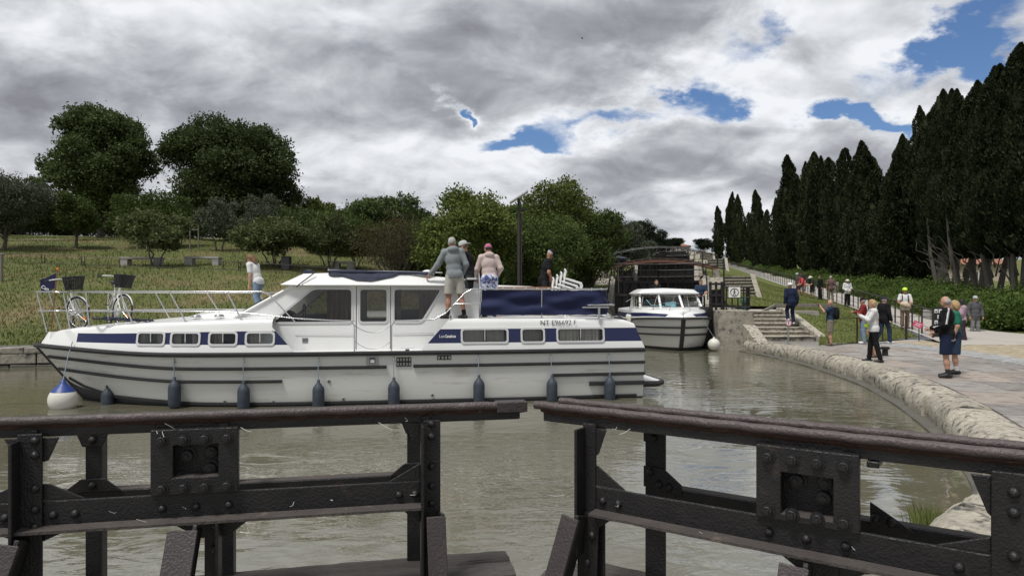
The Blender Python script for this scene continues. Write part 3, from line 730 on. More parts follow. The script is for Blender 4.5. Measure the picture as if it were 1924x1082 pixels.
# opened lower gate folded against the pier with its rail and sign
og = thing('opened_lock_gate', 'black lock gate leaf folded open beside the pier, railed on top', 'lock gate', (8.55, 29.6, 0), R(14))
MB().box((.05, .4, .05), (.22, .9, 2.6)).build('leaf', 'iron', og, bevel=.01)
for y in (.0, .3, .6, .85): MB().box((-.1, y, .0), (.12, .09, 2.5)).build('upright', 'iron', og)
for z in (-.6, .1, .8): MB().box((-.12, .4, z), (.1, .95, .1)).build('cross_beam', 'iron', og)
bx = thing('winding_gear', 'black gate winding frame with rail bars on the pier top', 'lock gear', (9.35, 30.6, 1.2), R(-6))
for x in (-.45, -.2, .05): MB().box((x, 0, .6), (.1, .1, 1.3)).build('post', 'iron', bx)
for z in (.25, .65, 1.15): MB().box((-.2, -.02, z), (.62, .12, .1)).build('beam', 'iron', bx)
MB().box((-.2, .14, .5), (.45, .12, .8)).build('gear_case', 'iron', bx, bevel=.02)
for x in (.25, .5, .75, 1.0, 1.25): MB().tube([(x, 0, 0), (x, 0, 1.02)], .03, 6).build('rail_bar', 'iron', bx)
for z in (.12, .55, 1.0): MB().tube([(.05, 0, z), (1.25, 0, z)], .035, 6).build('rail', 'iron', bx)
for y in (.1, .25, .4, .55): MB().tube([(1.25, y, 0), (1.25, y, 1.02)], .025, 6).build('rail_bar', 'iron', bx)
MB().tube([(1.25, 0, 1.0), (1.25, .6, 1.0)], .03, 6).build('rail', 'iron', bx)
MB().tube([(.2, .3, 0), (.2, .3, 2.3)], .035, 6).build('mast', 'iron', bx)
sg = thing('no_walking_sign', 'square white sign with a walking figure in a ring on black bars', 'sign', (9.90, 30.40, 1.98), R(-6))
MB().box((0, 0, 0), (.50, .03, .46)).build('plate', 'sign_white', sg)
mb = MB(); mb.tube([(.17 * math.cos(t), -.02, .17 * math.sin(t)) for t in np.linspace(0, 2 * math.pi, 25)[:-1]], .014, 6, closed=True); mb.build('ring', 'black_print', sg)
mb = MB(); mb.sphere((0, -.022, .095), .028, 6, (1, .3, 1)); mb.beam((0, -.022, .06), (-.01, -.022, -.03), .012, .035); mb.beam((-.01, -.022, -.03), (.05, -.022, -.13), .01, .022); mb.beam((-.01, -.022, -.03), (-.055, -.022, -.125), .01, .022); mb.beam((0, -.022, .04), (.06, -.022, -.01), .01, .016); mb.beam((0, -.022, .04), (-.055, -.022, .0), .01, .016); mb.build('pictogram', 'black_print', sg)
gp = thing('green_bollard', 'squat dark green iron capstan on the lock landing', 'capstan', (10.65, 31.3, 1.13))
mb = MB(); mb.lathe([(.17, 0), (.17, .06), (.11, .1), (.1, .3), (.16, .36), (.17, .5), (.12, .58), (.04, .6)], n=14); mb.build('body', 'green_iron', gp, smooth=40)
# ------------------------------------------------------------------ big cruiser
BO = Vector((-4.167, 15.577, WATER)); BYAW = math.pi + R(9)
def bw(x, y, z): return BO + Matrix.Rotation(BYAW, 3, 'Z') @ Vector((x, y, z))
boat = thing('canal_cruiser', 'long white canal cruiser with navy stripe lying across the basin', 'boat', BO, BYAW)
X0 = -6.85
def xstem(z): return interp(z, [(-.6, 3.9), (-.1, 5.05), (.5, 5.55), (1.17, 6.1), (2, 6.3)])
def Bz(z): return interp(z, [(-.6, .9), (-.4, 1.55), (-.1, 1.78), (.3, 1.86), (.8, 1.90), (1.2, 1.93)])
def shp(t):
    t = min(1, max(0, t)); s_ = .94 + .06 * smooth01(t / .3)
    if t > .5: s_ *= max(0, 1 - ((t - .5) / .5) ** 2.9) ** .85
    return s_
def zsheer(t): return 1.05 + .12 * smooth01((t - .75) / .25)
def hy(x, z):
    t = (x - X0) / (xstem(z) - X0); return Bz(z) * shp(t)
tt = list(np.linspace(0, .5, 12)) + list(np.linspace(.54, .9, 14)) + list(np.linspace(.915, 1, 12))
def zboot(x): return interp(x, [(-7, .03), (2.4, .04), (4.2, .14), (4.9, .30), (5.4, .50)])
def hull_levels(t):
    zs_ = zsheer(t); zb_ = zboot(X0 + t * (5.2 - X0)); return [-.6, -.45, -.3, -.12, zb_] + [lerp(zb_, zs_, q) for q in (.12, .3, .5, .75, 1)]
qs = list(range(10))
mb = MB(); 
for sgn in (1, -1):
    rg = []
    for t in tt:
        ring = []
        for z in hull_levels(t):
            x = X0 + t * (xstem(z) - X0); ring.append((x, sgn * Bz(z) * shp(t), z))
        rg.append(ring)
    b0 = len(mb.f); mb.loft(rg, closed=False)
    for i in range(b0, len(mb.f)):
        j = (i - b0) % (len(qs) - 1); mb.m[i] = 1 if j < 4 else 0
zt_ = hull_levels(0)
mb.add([(X0, Bz(z), z) for z in zt_] + [(X0, -Bz(z), z) for z in zt_], [(i, i + 1, len(qs) + i + 1, len(qs) + i) for i in range(len(qs) - 1)])
mb.v = [(x, y * (.94 if abs(x - X0) < 1e-6 and abs(abs(y) - Bz(z)) < 1e-6 else 1), z) for x, y, z in mb.v]
hull = mb.build('hull', ['hull_white', 'antifoul'], boat, smooth=40)
def strake(name, z, xa, xb, h, proud, mat_, both=True, parent=hull, zc=None):
    for sgn in ((1, -1) if both else (1,)):
        mb = MB(); rg = []
        for x in np.concatenate([np.linspace(xa, min(xb, 3.4), 26), np.linspace(3.42, xb, 26)]) if xb > 3.45 else np.linspace(xa, xb, 30):
            zz = zc(x) if zc else z; xm = min(x, xstem(zz) - .004); y = hy(xm, zz); e = .03
            dy = (hy(min(xm + e, xstem(zz)), zz) - hy(xm - e, zz)) / (2 * e); nrm = Vector((-dy, 1)).normalized() if abs(dy) < 60 else Vector((1, 0))
            ring = []
            for o_, dz in ((-.02, -h / 2), (proud, -h / 2 + .012), (proud, h / 2 - .012), (-.02, h / 2)): ring.append((xm + nrm.x * o_, sgn * (y + nrm.y * o_), zz + dz))
            rg.append(ring)
        mb.loft(rg).build(name, mat_, parent, smooth=50)
zsx = lambda x: zsheer((x - X0) / (6.1 - X0))
strake('rub_rail', 1.06, -6.86, 6.09, .10, .055, 'rubber', zc=lambda x: zsx(x) - .005)
strake('rail_insert', 1.06, -6.84, 6.05, .028, .066, 'rail_pvc', zc=lambda x: zsx(x) + .012)
bowlift = lambda k: (lambda x: k + .16 * smooth01((x - 2.5) / 3.2))
strake('strake', .78, -1.33, 5.75, .075, .045, 'rubber', zc=bowlift(.77)); strake('strake_insert', .78, -1.33, 5.7, .024, .055, 'rail_pvc', zc=bowlift(.775))
strake('strake', .78, -6.86, -1.87, .075, .045, 'rubber', zc=lambda x: .78); strake('strake_insert', .78, -6.86, -1.9, .024, .055, 'rail_pvc', zc=lambda x: .785)
strake('strake', .52, .72, 5.55, .075, .045, 'rubber', zc=bowlift(.51)); strake('strake_insert', .52, .8, 5.5, .024, .055, 'rail_pvc', zc=bowlift(.515))
strake('strake', .55, -6.87, -4.78, .08, .05, 'rubber', zc=lambda x: .53)
strake('boot_rail', .06, -6.7, 5.3, .07, .035, 'rubber', zc=lambda x: zboot(x) + .02)
strake('strake', .36, -6.87, -5.62, .10, .07, 'rubber', zc=lambda x: .33)
# stem guard
mb = MB(); rg = []
for z in np.linspace(-.4, 1.13, 12):
    x = xstem(z); rg.append([(x - .12, .05, z), (x + .035, .03, z), (x + .035, -.03, z), (x - .12, -.05, z)])
mb.loft(rg).build('stem_guard', 'rubber', hull)
# swim platform
mb = MB(); po = [(X0 - .02, 1.62), (X0 - .35, 1.60), (X0 - .52, 1.40), (X0 - .55, 0), (X0 - .52, -1.40), (X0 - .35, -1.60), (X0 - .02, -1.62)]
mb.prism(po, lambda p, q, t: (p, q, t), .22, .34); mb.build('swim_platform', 'gelcoat', boat, bevel=.02)
MB().tube([(p[0] - .02, p[1] * 1.02, .285) for p in po], .065, 8).build('platform_fender', 'rubber', boat, smooth=60)
# ---- raised topsides fore and aft
def xfr(z): return interp(z, [(1.0, 6.05), (1.17, 6.02), (1.5, 5.82), (1.8, 5.6)])
def ys(x, z): # topside surface
    t = (x - X0) / (xfr(z) - X0); return max(0.0, (1.86 - .17 * (z - 1.05)) * shp(t))
ztop = lambda x: interp(x, [(-6.9, 1.62), (-6.5, 1.70), (-5, 1.73), (-2, 1.74), (1.1, 1.74), (3.5, 1.66), (4.9, 1.56), (5.5, 1.50), (5.8, 1.44), (5.92, 1.32), (6.05, 1.19)])
def topsides(name, cols, zb0, zb1, windows, xend=None, bow=False):
    """cols: x list; windows: (x0,x1,z0,z1) openings on the cell grid"""
    for sgn in (1, -1):
        mb = MB(); nx = len(cols)
        def lv(x): return [zsx(x) + .0, zb0(x) - (zb0(x) - zsx(x)) * .25, zb0(x), lerp(zb0(x), zb1(x), .08), lerp(zb0(x), zb1(x), .92), zb1(x), lerp(zb1(x), ztop(x), .55), ztop(x) - .035, ztop(x)]
        V = []
        for i, x in enumerate(cols):
            for j, z in enumerate(lv(x)):
                xx = xend(i, x, z) if xend else x
                y = ys(xx, z) - (.035 if j == 8 else 0.006 if j == 7 else 0); V.append((xx, sgn * max(0.0, y), z))
        b0 = len(mb.v); mb.v += V
        for i in range(nx - 1):
            xm = (cols[i] + cols[i + 1]) / 2
            for j in range(8):
                inwin = j in (3,) and any(w[0] < xm < w[1] for w in windows)
                if inwin: continue
                band = j in (2, 3, 4) and cols[i + 1] <= BANDX1(name) + 1e-6 and cols[i] >= BANDX0(name) - 1e-6
                mb.f.append([b0 + i * 9 + j, b0 + (i + 1) * 9 + j, b0 + (i + 1) * 9 + j + 1, b0 + i * 9 + j + 1]); mb.m.append(1 if band else 0)
        mb.build(name, ['gelcoat', 'navy_paint'], boat, smooth=40)
BANDX1 = lambda nm: 4.95 if nm == 'fore_topside' else 9
BANDX0 = lambda nm: -9
FW = [(3.57, 3.04), (2.88, 2.34), (2.13, 1.62), (1.42, .90)]
FW = [(b_, a_) for a_, b_ in FW]
AW = [(-3.83, -2.88), (-4.62, -4.15), (-5.95, -4.93)]
def cols_for(a, b_, wins, step=.16):
    c = set([a, b_]); 
    for w in wins: c.update([w[0] + .03, w[1] - .03])
    c = sorted(c); out_ = []
    for i in range(len(c) - 1):
        k = max(1, int((c[i + 1] - c[i]) / step)); out_ += list(np.linspace(c[i], c[i + 1], k + 1)[:-1])
    return out_ + [c[-1]]
fc = [.45] + cols_for(.86, 4.95, FW) + list(np.linspace(5.05, 6.0, 14))
def fend(i, x, z):
    if i == 0: return .45 + .9 * (z - 1.05)
    if i == 1: return max(x, .5 + .9 * (z - 1.05))
    if x > 5.0: return min(x, 5.0 + (x - 5.0) * (xfr(z) - 5.0) / 1.0)
    return x
topsides('fore_topside', fc, lambda x: lerp(1.235, 1.27, smooth01((x - 1) / 4)), lambda x: lerp(1.51, 1.45, smooth01((x - 1) / 4)), FW, fend)
ac = cols_for(-6.9, -2.8, AW) + [-2.62, -2.0]
def aend(i, x, z):
    if i == len(ac) - 1: return -2.0 - .9 * (z - 1.05)
    if i == len(ac) - 2: return min(x, -2.05 - .9 * (z - 1.05))
    if x < -6.4: return x + .42 * (z - 1.05) * (-6.4 - x) / .5
    return x
topsides('aft_topside', ac, lambda x: 1.235, lambda x: 1.525, AW, aend)
# stern panel
mb = MB(); lv_ = [(1.05, 1.0), (1.235, 1.0), (1.525, 1.0), (1.62, 1)]
vs_ = []
for z, _ in lv_: vs_ += [(-6.9 + .42 * (z - 1.05), s_ * ys(-6.9 + .42 * (z - 1.05), z), z) for s_ in (1, -1)]
for i in range(3): mb.mi = 1 if i == 1 else 0; mb.add([vs_[2 * i], vs_[2 * i + 1], vs_[2 * i + 3], vs_[2 * i + 2]], [(0, 1, 2, 3)])
mb.build('stern_panel', ['gelcoat', 'navy_paint'], boat)
# decks
def deckm(name, xs_, camber, zoff=0, xe=None):
    rows = []
    for i, x in enumerate(xs_):
        z = ztop(x) + zoff; xx = xe(i, x, z) if xe else x; yt = max(.0, ys(xx, z) - .036)
        rows.append([(xx, yt * a, z + camber(x) * (1 - a * a)) for a in np.linspace(1, -1, 15)])
    return sheet(name, rows, 'gelcoat', 50, boat)
deckm('fore_deck', [.46] + [c for c in fc[1:]], lambda x: interp(x, [(.4, .17), (2, .15), (3.6, .06), (6, .01)]), -.002, fend)
deckm('aft_deck', ac, lambda x: .02, -.002, aend)
MB().add([(.6, 1.84, 1.075), (-2.2, 1.84, 1.075), (-2.2, 1.2, 1.09), (.6, 1.2, 1.09)], [(0, 1, 2, 3)]).add([(.6, -1.84, 1.075), (-2.2, -1.84, 1.075), (-2.2, -1.2, 1.09), (.6, -1.2, 1.09)], [(0, 1, 2, 3)]).build('side_deck', 'gelcoat', boat)
# coachroof hump before the windscreen
mb = MB(); rg = []
for x, w, h_ in ((1.0, 1.25, 1.86), (1.7, 1.2, 1.90), (2.2, 1.05, 1.885), (2.75, .85, 1.82)):
    rg.append([(x, -w, h_ - .14), (x, -w + .12, h_ - .02), (x, 0, h_ + .03), (x, w - .12, h_ - .02), (x, w, h_ - .14)])
mb.loft(rg, closed=False); mb.add(rg[-1], [(0, 1, 2, 3, 4)]); mb.build('coachroof', 'gelcoat', boat, smooth=40)
for x, y in ((2.25, .95), (1.75, 1.15)):
    v_ = MB().lathe([(.10, 0), (.10, .02), (.07, .05), (.02, .055)], (x + .3, y + .15, ztop(x) + .07), 12).build('deck_vent', 'dull_steel', boat, smooth=40)
# windows in the topsides
def side_window(x0, x1, z0, z1, mull, cloth_):
    xc, zc_ = (x0 + x1) / 2, (z0 + z1) / 2
    def fn(p, q, t):
        x = p; return (x, ys(x, q) + t, q)
    o_ = rrect(xc, zc_, x1 - x0 + .06, z1 - z0 + .04, .07); i_ = rrect(xc, zc_, x1 - x0 - .02, z1 - z0 - .04, .05)
    win = None
    mb = MB(); ring_band(mb, o_, i_, fn, -.02, .018); win = mb.build('window', 'alu_frame', boat, smooth=50)
    mb = MB(); n_ = len(i_); mb.add([fn(p, q, .004) for p, q in i_], [tuple(range(n_))]); mb.build('pane', 'glass_clear', win)
    if mull: MB().box((xc, ys(xc, zc_) + .008, zc_), (.018, .016, z1 - z0 - .04)).build('mullion', 'alu_frame', win)
    # cloth behind the pane
    for a_, b_ in cloth_:
        xa, xb = lerp(x0, x1, a_), lerp(x0, x1, b_); rows = []
        for q in (z0 - .02, z1 + .02): rows.append([(x, ys(x, zc_) - .09 + .025 * math.sin(x * 75) + .012 * math.sin(x * 31), q) for x in np.linspace(xa, xb, 24)])
        c_ = sheet('curtain', rows, 'curtain', 179, boat); c_.parent = win
for i, w in enumerate(FW): side_window(w[0], w[1], 1.24, 1.485, True, [(.05, .3) if i < 2 else (.62, .97), (.7, .97)] if i in (0, 1) else [(.55, .97)])
for i, w in enumerate(AW): side_window(w[0], w[1], 1.235, 1.525, i != 1, [(.02, .97)] if i == 1 else [(.05, .45), (.52, .97)])
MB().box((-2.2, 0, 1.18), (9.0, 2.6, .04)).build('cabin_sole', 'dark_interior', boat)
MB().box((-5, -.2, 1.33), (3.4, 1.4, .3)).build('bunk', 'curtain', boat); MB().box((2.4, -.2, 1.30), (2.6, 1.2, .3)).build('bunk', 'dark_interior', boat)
# ---- main cabin
def cs(x, z, o_=0.0): return (x, 1.42 - .11 * (z - 1.1) + o_, z)
outer = [(.55, 1.07), (-3.28, 1.07), (-3.28, 2.34), (-2.6, 2.44), (.58, 2.44), (1.78, 1.74), (1.78, 1.5), (.95, 1.07)]
wins = [round_poly([(1.0, 1.665), (-.60, 1.665), (-.60, 2.36), (.20, 2.36)], .09), round_poly([(-.76, 1.665), (-1.33, 1.665), (-1.33, 2.36), (-.76, 2.36)], .07), round_poly([(-1.47, 1.665), (-2.05, 1.665), (-2.48, 2.36), (-1.47, 2.36)], .08)]
for sgn, far in ((1, False), (-1, True)):
    mb = MB(); holed_panel(mb, outer, wins, lambda p, q: (p, sgn * cs(p, q)[1], q)); mb.build('cabin_side', 'gelcoat', boat)
    for i, w in enumerate(wins):
        mb = MB(); ring_band(mb, inset_poly(w, -.035), inset_poly(w, .012), lambda p, q, t: (p, sgn * (cs(p, q)[1] + t), q), -.02, .014); fr_ = mb.build('window', 'alu_frame', boat, smooth=50)
        mb = MB(); mb.add([(p, sgn * (cs(p, q)[1] - .006), q) for p, q in w], [tuple(range(len(w)))]); mb.build('pane', 'glass_dark', fr_)
for xa, xb, cm in ((-.08, -.56, 'curtain_brown'), (-2.0, -2.5, 'curtain_brown'), (-1.5, -1.62, 'curtain_brown')):
    rows = [[(x, 1.22 + .035 * math.sin(x * 60) + .015 * math.sin(x * 23), q) for x in np.linspace(xa, xb, 30)] for q in (1.5, 2.36)]
    sheet('curtain', rows, cm, 179, boat)
for x in (-.69, -1.40): MB().beam(cs(x, 1.10, .004), cs(x, 2.41, .004), .012, .012).build('door_seam', 'window_rubber', boat)
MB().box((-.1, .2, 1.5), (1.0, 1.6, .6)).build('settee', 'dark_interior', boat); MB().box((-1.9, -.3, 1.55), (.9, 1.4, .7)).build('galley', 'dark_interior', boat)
mb = MB(); mb.tube([(.45, .75 + .19 * math.cos(t), 1.85 + .19 * math.sin(t)) for t in np.linspace(0, 2 * math.pi, 17)[:-1]], .015, 6, closed=True); mb.build('helm_wheel', 'black_plastic', boat)
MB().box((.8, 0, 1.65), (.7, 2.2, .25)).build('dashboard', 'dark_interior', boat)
# rear bulkhead
MB().add([cs(-3.28, 1.07), cs(-3.28, 2.34), (-3.28, -cs(0, 2.34)[1], 2.34), (-3.28, -cs(0, 1.07)[1], 1.07)], [(0, 1, 2, 3)]).build('rear_bulkhead', 'gelcoat', boat)
# windscreen: three panes in a white frame
def wf(y, q, o_=0): # q 0..1 up the slope; screen bows forward at the middle
    bx_ = lerp(1.78, .60, q) + .16 * (1 - (y / 1.36) ** 2); return (bx_ + o_ * .5, y * lerp(1.0, .94, q), lerp(1.74, 2.42, q) + o_ * .86)
yb = [-1.36, -.5, .5, 1.36]
mb = MB()
for i in range(3):
    ys2 = np.linspace(yb[i] + (.0 if i else 0), yb[i + 1], 7); rows = [[wf(y, q) for y in ys2] for q in (0, .5, 1)]
    n0 = len(ys2)
    pane = sheet('windscreen', [[wf(y, q) for y in np.linspace(yb[i] + .06, yb[i + 1] - .06, 7)] for q in (.06, .5, .94)], 'glass_dark', 179, boat)
for y in yb: MB().tube([wf(y, q, .005) for q in (0, .5, 1)], .035, 6).build('screen_pillar', 'gelcoat', boat, smooth=60)
for q in (0.02, .99): MB().tube([wf(y, q) for y in np.linspace(-1.36, 1.36, 15)], .04, 6).build('screen_rail', 'gelcoat', boat, smooth=60)
for y in (-.2, .7): MB().tube([wf(y, .05, .04), wf(y + .25, .62, .05)], .012, 5).build('wiper', 'black_plastic', boat)
# roof with chamfered visor
mb = MB(); rg = []
for (x, zb_, wb, zt2, wt) in ((.84, 2.44, 1.36, 2.455, 1.33), (.40, 2.43, 1.46, 2.68, 1.22), (-.6, 2.43, 1.48, 2.71, 1.25), (-1.8, 2.43, 1.48, 2.68, 1.25), (-2.7, 2.43, 1.46, 2.60, 1.25), (-2.86, 2.44, 1.40, 2.48, 1.32)):
    rg.append([(x, wb, zb_), (x, wb, zb_ + .02), (x, wt, zt2), (x, 0, zt2 + .05), (x, -wt, zt2), (x, -wb, zb_ + .02), (x, -wb, zb_)])
roof = mb.loft(rg).build('roof', 'gelcoat', boat, smooth=25, bevel=.02)
rows = [] # furled awning hanging in swags over the roof edge
for q in np.linspace(0, 1, 9):
    r_ = []
    for x in np.linspace(-.12, -2.35, 60):
        dep = interp(x, [(-2.35, .10), (-2.2, .30), (-1.9, .22), (-1.62, .12), (-1.45, .42), (-1.0, .80), (-.7, .74), (-.4, .40), (-.2, .42), (-.12, .3)]); s_ = q * dep; w_ = .022 + .022 * mnoise.noise(Vector((x * 5, q * 3, 1))) + .02 * math.sin(math.pi * q)
        r_.append((x, lerp(1.235, 1.475, s_) + w_ * .7, lerp(2.715, 2.455, s_) + w_ * .75))
    rows.append(r_)
sheet('rolled_awning', rows, 'dark_canvas', 179, roof)
MB().tube([(-.12, 1.27, 2.715), (-.6, 1.28, 2.72), (-1.3, 1.275, 2.715), (-2.3, 1.27, 2.70)], [.05, .045, .03, .03], 8).build('awning_roll', 'dark_canvas', roof, smooth=60)
MB().tube([(.16, 1.33, 2.70), (.25, 1.38, 2.62), (.46, 1.50, 2.44), (.50, 1.46, 2.40)], .012, 6).build('awning_strap', 'black_plastic', roof)
MB().tube([(.4, .9, 2.73), (.42, 0, 2.77), (.4, -.9, 2.73)], .05, 8).build('awning_front_roll', 'dark_canvas', roof, smooth=60)
MB().tube([(-.1, 1.22, 2.76), (-2.5, 1.22, 2.72)], .014, 6).build('roof_rail', 'steel', roof)
MB().lathe([(.16, 0), (.16, .04), (.06, .10), (.01, .11)], (-2.2, .5, 2.70), 14).build('roof_vent', 'gelcoat', roof, smooth=40)
# ---- rails
def tube(name, pts, r=.0145, parent=boat, mat_='steel', n_=7): return MB().tube(pts, r, n_).build(name, mat_, parent, smooth=60)
def rp(x, inset=.10): return max(.25, ys(x, ztop(x)) - inset)
for sgn in (1, -1):
    xs_ = [1.05, 2, 3, 3.8, 4.5, 5.0, 5.4, 5.62]; top = [(.50, sgn * 1.72, 1.70), (.62, sgn * 1.70, 1.82), (1.0, sgn * 1.66, 2.24), (1.15, sgn * 1.65, 2.30)] + [(x, sgn * rp(x, .12), 2.30) for x in xs_[1:]]
    tube('top_rail', top + [(5.88, sgn * .45, 2.30), (5.98, sgn * .2, 2.30), (6.0, 0, 2.30)], .016)
    mid = [(-.70, sgn * 1.72, 1.70), (-.2, sgn * 1.74, 1.72), (.5, sgn * 1.73, 1.76), (1.4, sgn * rp(1.4), 1.86)] + [(x, sgn * rp(x, .11), 1.9) for x in xs_[1:]] + [(5.84, sgn * .45, 1.9), (5.90, sgn * .2, 1.9), (5.92, 0, 1.9)]
    tube('mid_rail', mid, .013)
    for xf_, xt_ in ((1.55, 1.85), (2.65, 3.0), (3.75, 4.05), (4.75, 4.85), (5.25, 5.45)):
        tube('stanchion', [(xf_, sgn * (rp(xf_) - .0), ztop(xf_) - .01), (xt_, sgn * rp(xt_, .12), 2.30)], .014); MB().lathe([(.04, 0), (.035, .02)], (xf_, sgn * rp(xf_), ztop(xf_)), 10).build('stanchion_foot', 'steel', boat)
    tube('stanchion', [(5.75, sgn * .30, 1.46), (5.97, sgn * .24, 2.30)], .014)
    for x in (-.68, -1.43): tube('door_post', [(x, sgn * 1.74, 1.07), (x, sgn * 1.74, 1.60), (x + (.06 if x > -1 else -.06), sgn * 1.74, 1.70)], .014)
    tube('aft_hand_rail', [(-1.49, sgn * 1.74, 1.70), (-2.3, sgn * 1.73, 1.72), (-2.55, sgn * 1.72, 1.86), (-2.95, sgn * 1.70, 2.28), (-3.1, sgn * 1.69, 2.36), (-3.35, sgn * 1.68, 2.36)], .015)
    tube('aft_hand_rail', [(-2.62, sgn * 1.74, 1.74), (-2.66, sgn * 1.74, 1.98), (-2.74, sgn * 1.74, 2.05), (-3.28, sgn * 1.70, 2.05)], .014)
    for z0, sag in ((1.62, .16), (1.30, .18)): tube('chain', [(lerp(-.68, -1.43, a), sgn * 1.74, z0 - sag * 4 * a * (1 - a)) for a in np.linspace(0, 1, 9)], .007, mat_='dull_steel')
tube('bow_cross_rail', [(5.2, 1.0, 1.9), (5.6, .3, 1.9)], .012)
# ---- aft canvas and rail
cx = [(-3.28, 1.68), (-4.0, 1.69), (-5.0, 1.66), (-5.9, 1.60), (-6.12, 1.45), (-6.2, 1.1), (-6.22, 0), (-6.2, -1.1), (-6.12, -1.45), (-5.9, -1.60), (-5.0, -1.66), (-3.28, -1.68)]
tube('aft_top_rail', [(x, y, 2.365) for x, y in cx], .016)
fine_ = []
for i in range(len(cx) - 1):
    k = max(2, int(math.hypot(cx[i + 1][0] - cx[i][0], cx[i + 1][1] - cx[i][1]) / .06))
    for j in range(k): fine_.append((lerp(cx[i][0], cx[i + 1][0], j / k), lerp(cx[i][1], cx[i + 1][1], j / k)))
rows = []
for q in np.linspace(0, 1, 12):
    r_ = []
    for i, (x, y) in enumerate(fine_):
        wr = (.050 * math.sin(x * 2.3 + q * 5.2) + .022 * math.sin(x * 5.1 - q * 9) + .09 * mnoise.noise(Vector((x * 1.1 + q * 1.5, q * 2.2, y)))) * math.sin(math.pi * q); dd = math.hypot(x + 4.7, y)
        ox, oy = (0, 1 if y > 0 else -1) if abs(y) > 1.45 else (-1, 0)
        r_.append((x + ox * wr, y + oy * wr, lerp(2.345 - .012 * abs(math.sin(x * 8)), 1.80 + .012 * abs(math.sin(x * 9)), q) ))
    rows.append(r_)
sheet('canvas_screen', rows, 'navy_canvas', 179, boat)
for x in (-3.3, -4.6, -5.9):
    for sgn in (1, -1): tube('rail_post', [(x, sgn * 1.66 if x > -5.5 else sgn * 1.58, 1.73), (x, sgn * 1.67 if x > -5.5 else sgn * 1.58, 2.36)], .014)
mb = MB()
for i in range(0, len(fine_), 4):
    x, y = fine_[i]; mb.tube([(x + .02, y, 2.345), (x + .02, y + (.02 if y > 0 else -.02), 2.375), (x - .01, y, 2.385)], .006, 4)
mb.build('lacing', 'white_plastic', boat)
MB().box((-5.85, 1.72, 1.86), (.05, .05, .26)).box((-5.78, 1.72, 1.97), (.6, .03, .03)).box((-5.95, 1.72, 2.02), (.5, .03, .03)).build('boarding_bracket', 'steel', boat)
tube('aft_side_rail', [(-5.6, 1.70, 2.02), (-6.1, 1.64, 2.03), (-6.3, 1.4, 2.03), (-6.33, .6, 2.03)], .014)
tube('cable', [(-5.95, 1.3, 2.36), (-6.05, 1.62, 2.1), (-6.2, 1.6, 1.85), (-6.45, 1.55, 1.72)], .014, mat_='black_plastic')
# hull fittings
def plate(name, x, z, w, h, mat_, t=.012, parent=hull, yo=0): return MB().box((x, hy(x, z) + yo, z), (w, t * 2, h)).build(name, mat_, parent)
e_ = plate('exhaust_plate', -1.05, .905, .25, .17, 'dull_steel'); plate('exhaust_hole', -1.05, .905, .11, .11, 'black_plastic', .02); plate('exhaust_flap', -1.05, .895, .08, .07, 'white_plastic', .024)
def grille(x, z, w, h, nx, nz_):
    g_ = plate('vent_grille', x, z, w, h, 'black_plastic', .012)
    for i in range(nx):
        for j in range(nz_): plate('grille_slot', x - w / 2 + (i + .5) * w / nx, z - h / 2 + (j + .5) * h / nz_, w / nx * .62, h / nz_ * .62, 'steel', .016)
grille(-1.68, .87, .30, .19, 5, 2); grille(-2.50, .945, .29, .09, 4, 1)
for x, z in ((-.19, .50), (1.85, .11), (-.47, .13), (.05, .09), (-2.26, .17), (.9, .10)):
    MB().lathe([(.035, 0), (.035, .015), (.02, .02)], (x, hy(x, z), z), 10, Matrix.Rotation(R(-90), 3, 'X')).build('skin_fitting', 'dull_steel', hull); MB().lathe([(.017, .018), (.017, .024)], (x, hy(x, z), z), 8, Matrix.Rotation(R(-90), 3, 'X')).build('skin_fitting_hole', 'black_plastic', hull)
mb = MB(); mb.box((.34, cs(0, 1.32)[1], 1.29), (.13, .012, .12)); lv2 = mb.build('louvre_vent', 'alu_frame', boat)
for i in range(4): MB().box((.34, cs(0, 1.32)[1] + .012, 1.25 + i * .028), (.11, .01, .008)).build('louvre', 'black_plastic', lv2)
def cleat(x, y, z): MB().box((x, y, z + .02), (.08, .04, .04)).tube([(x - .14, y, z + .055), (x + .14, y, z + .055)], .014, 6).build('cleat', 'steel', boat)
cleat(-1.75, 1.78, 1.08); cleat(-6.2, 1.55, 1.72)
tube('grab_line', [cs(.55, 1.43, .02), cs(-.65, 1.41, .02)], .006, mat_='dull_steel'); tube('grab_line', [cs(-1.45, 1.42, .02), cs(-2.3, 1.43, .02)], .006, mat_='dull_steel')
# writing
TR = (R(90), 0, math.pi)
text_mesh('registration', 'NT E96692 F', .148, 'black_print', boat, (-4.55, ys(-4.8, 1.63) + .024, 1.595), TR)
text_mesh('name_script', 'Les', .085, 'white_print', boat, (-2.40, ys(-2.5, 1.4) + .022, 1.352), TR)
text_mesh('name_bold', 'Canalous', .085, 'white_print', boat, (-2.52, ys(-2.6, 1.4) + .022, 1.352), TR, bold=.003, sx=.72)
# fore-deck odds and ends
rc = thing('mooring_line', 'dark blue mooring line coiled on the big cruiser bow deck', 'rope', bw(3.75, .95, 1.675), BYAW)
mb = MB(); mb.tube([((.12 + .02 * math.sin(t * 1.7)) * math.cos(t) * (1 + .02 * t) + .03 * t - .3, (.10) * math.sin(t) * (1 + .02 * t), .02 + .015 * math.sin(3 * t) + .002 * t) for t in np.linspace(0, 34, 170)], .017, 6); mb.build('coil', 'dark_canvas', rc, smooth=60)
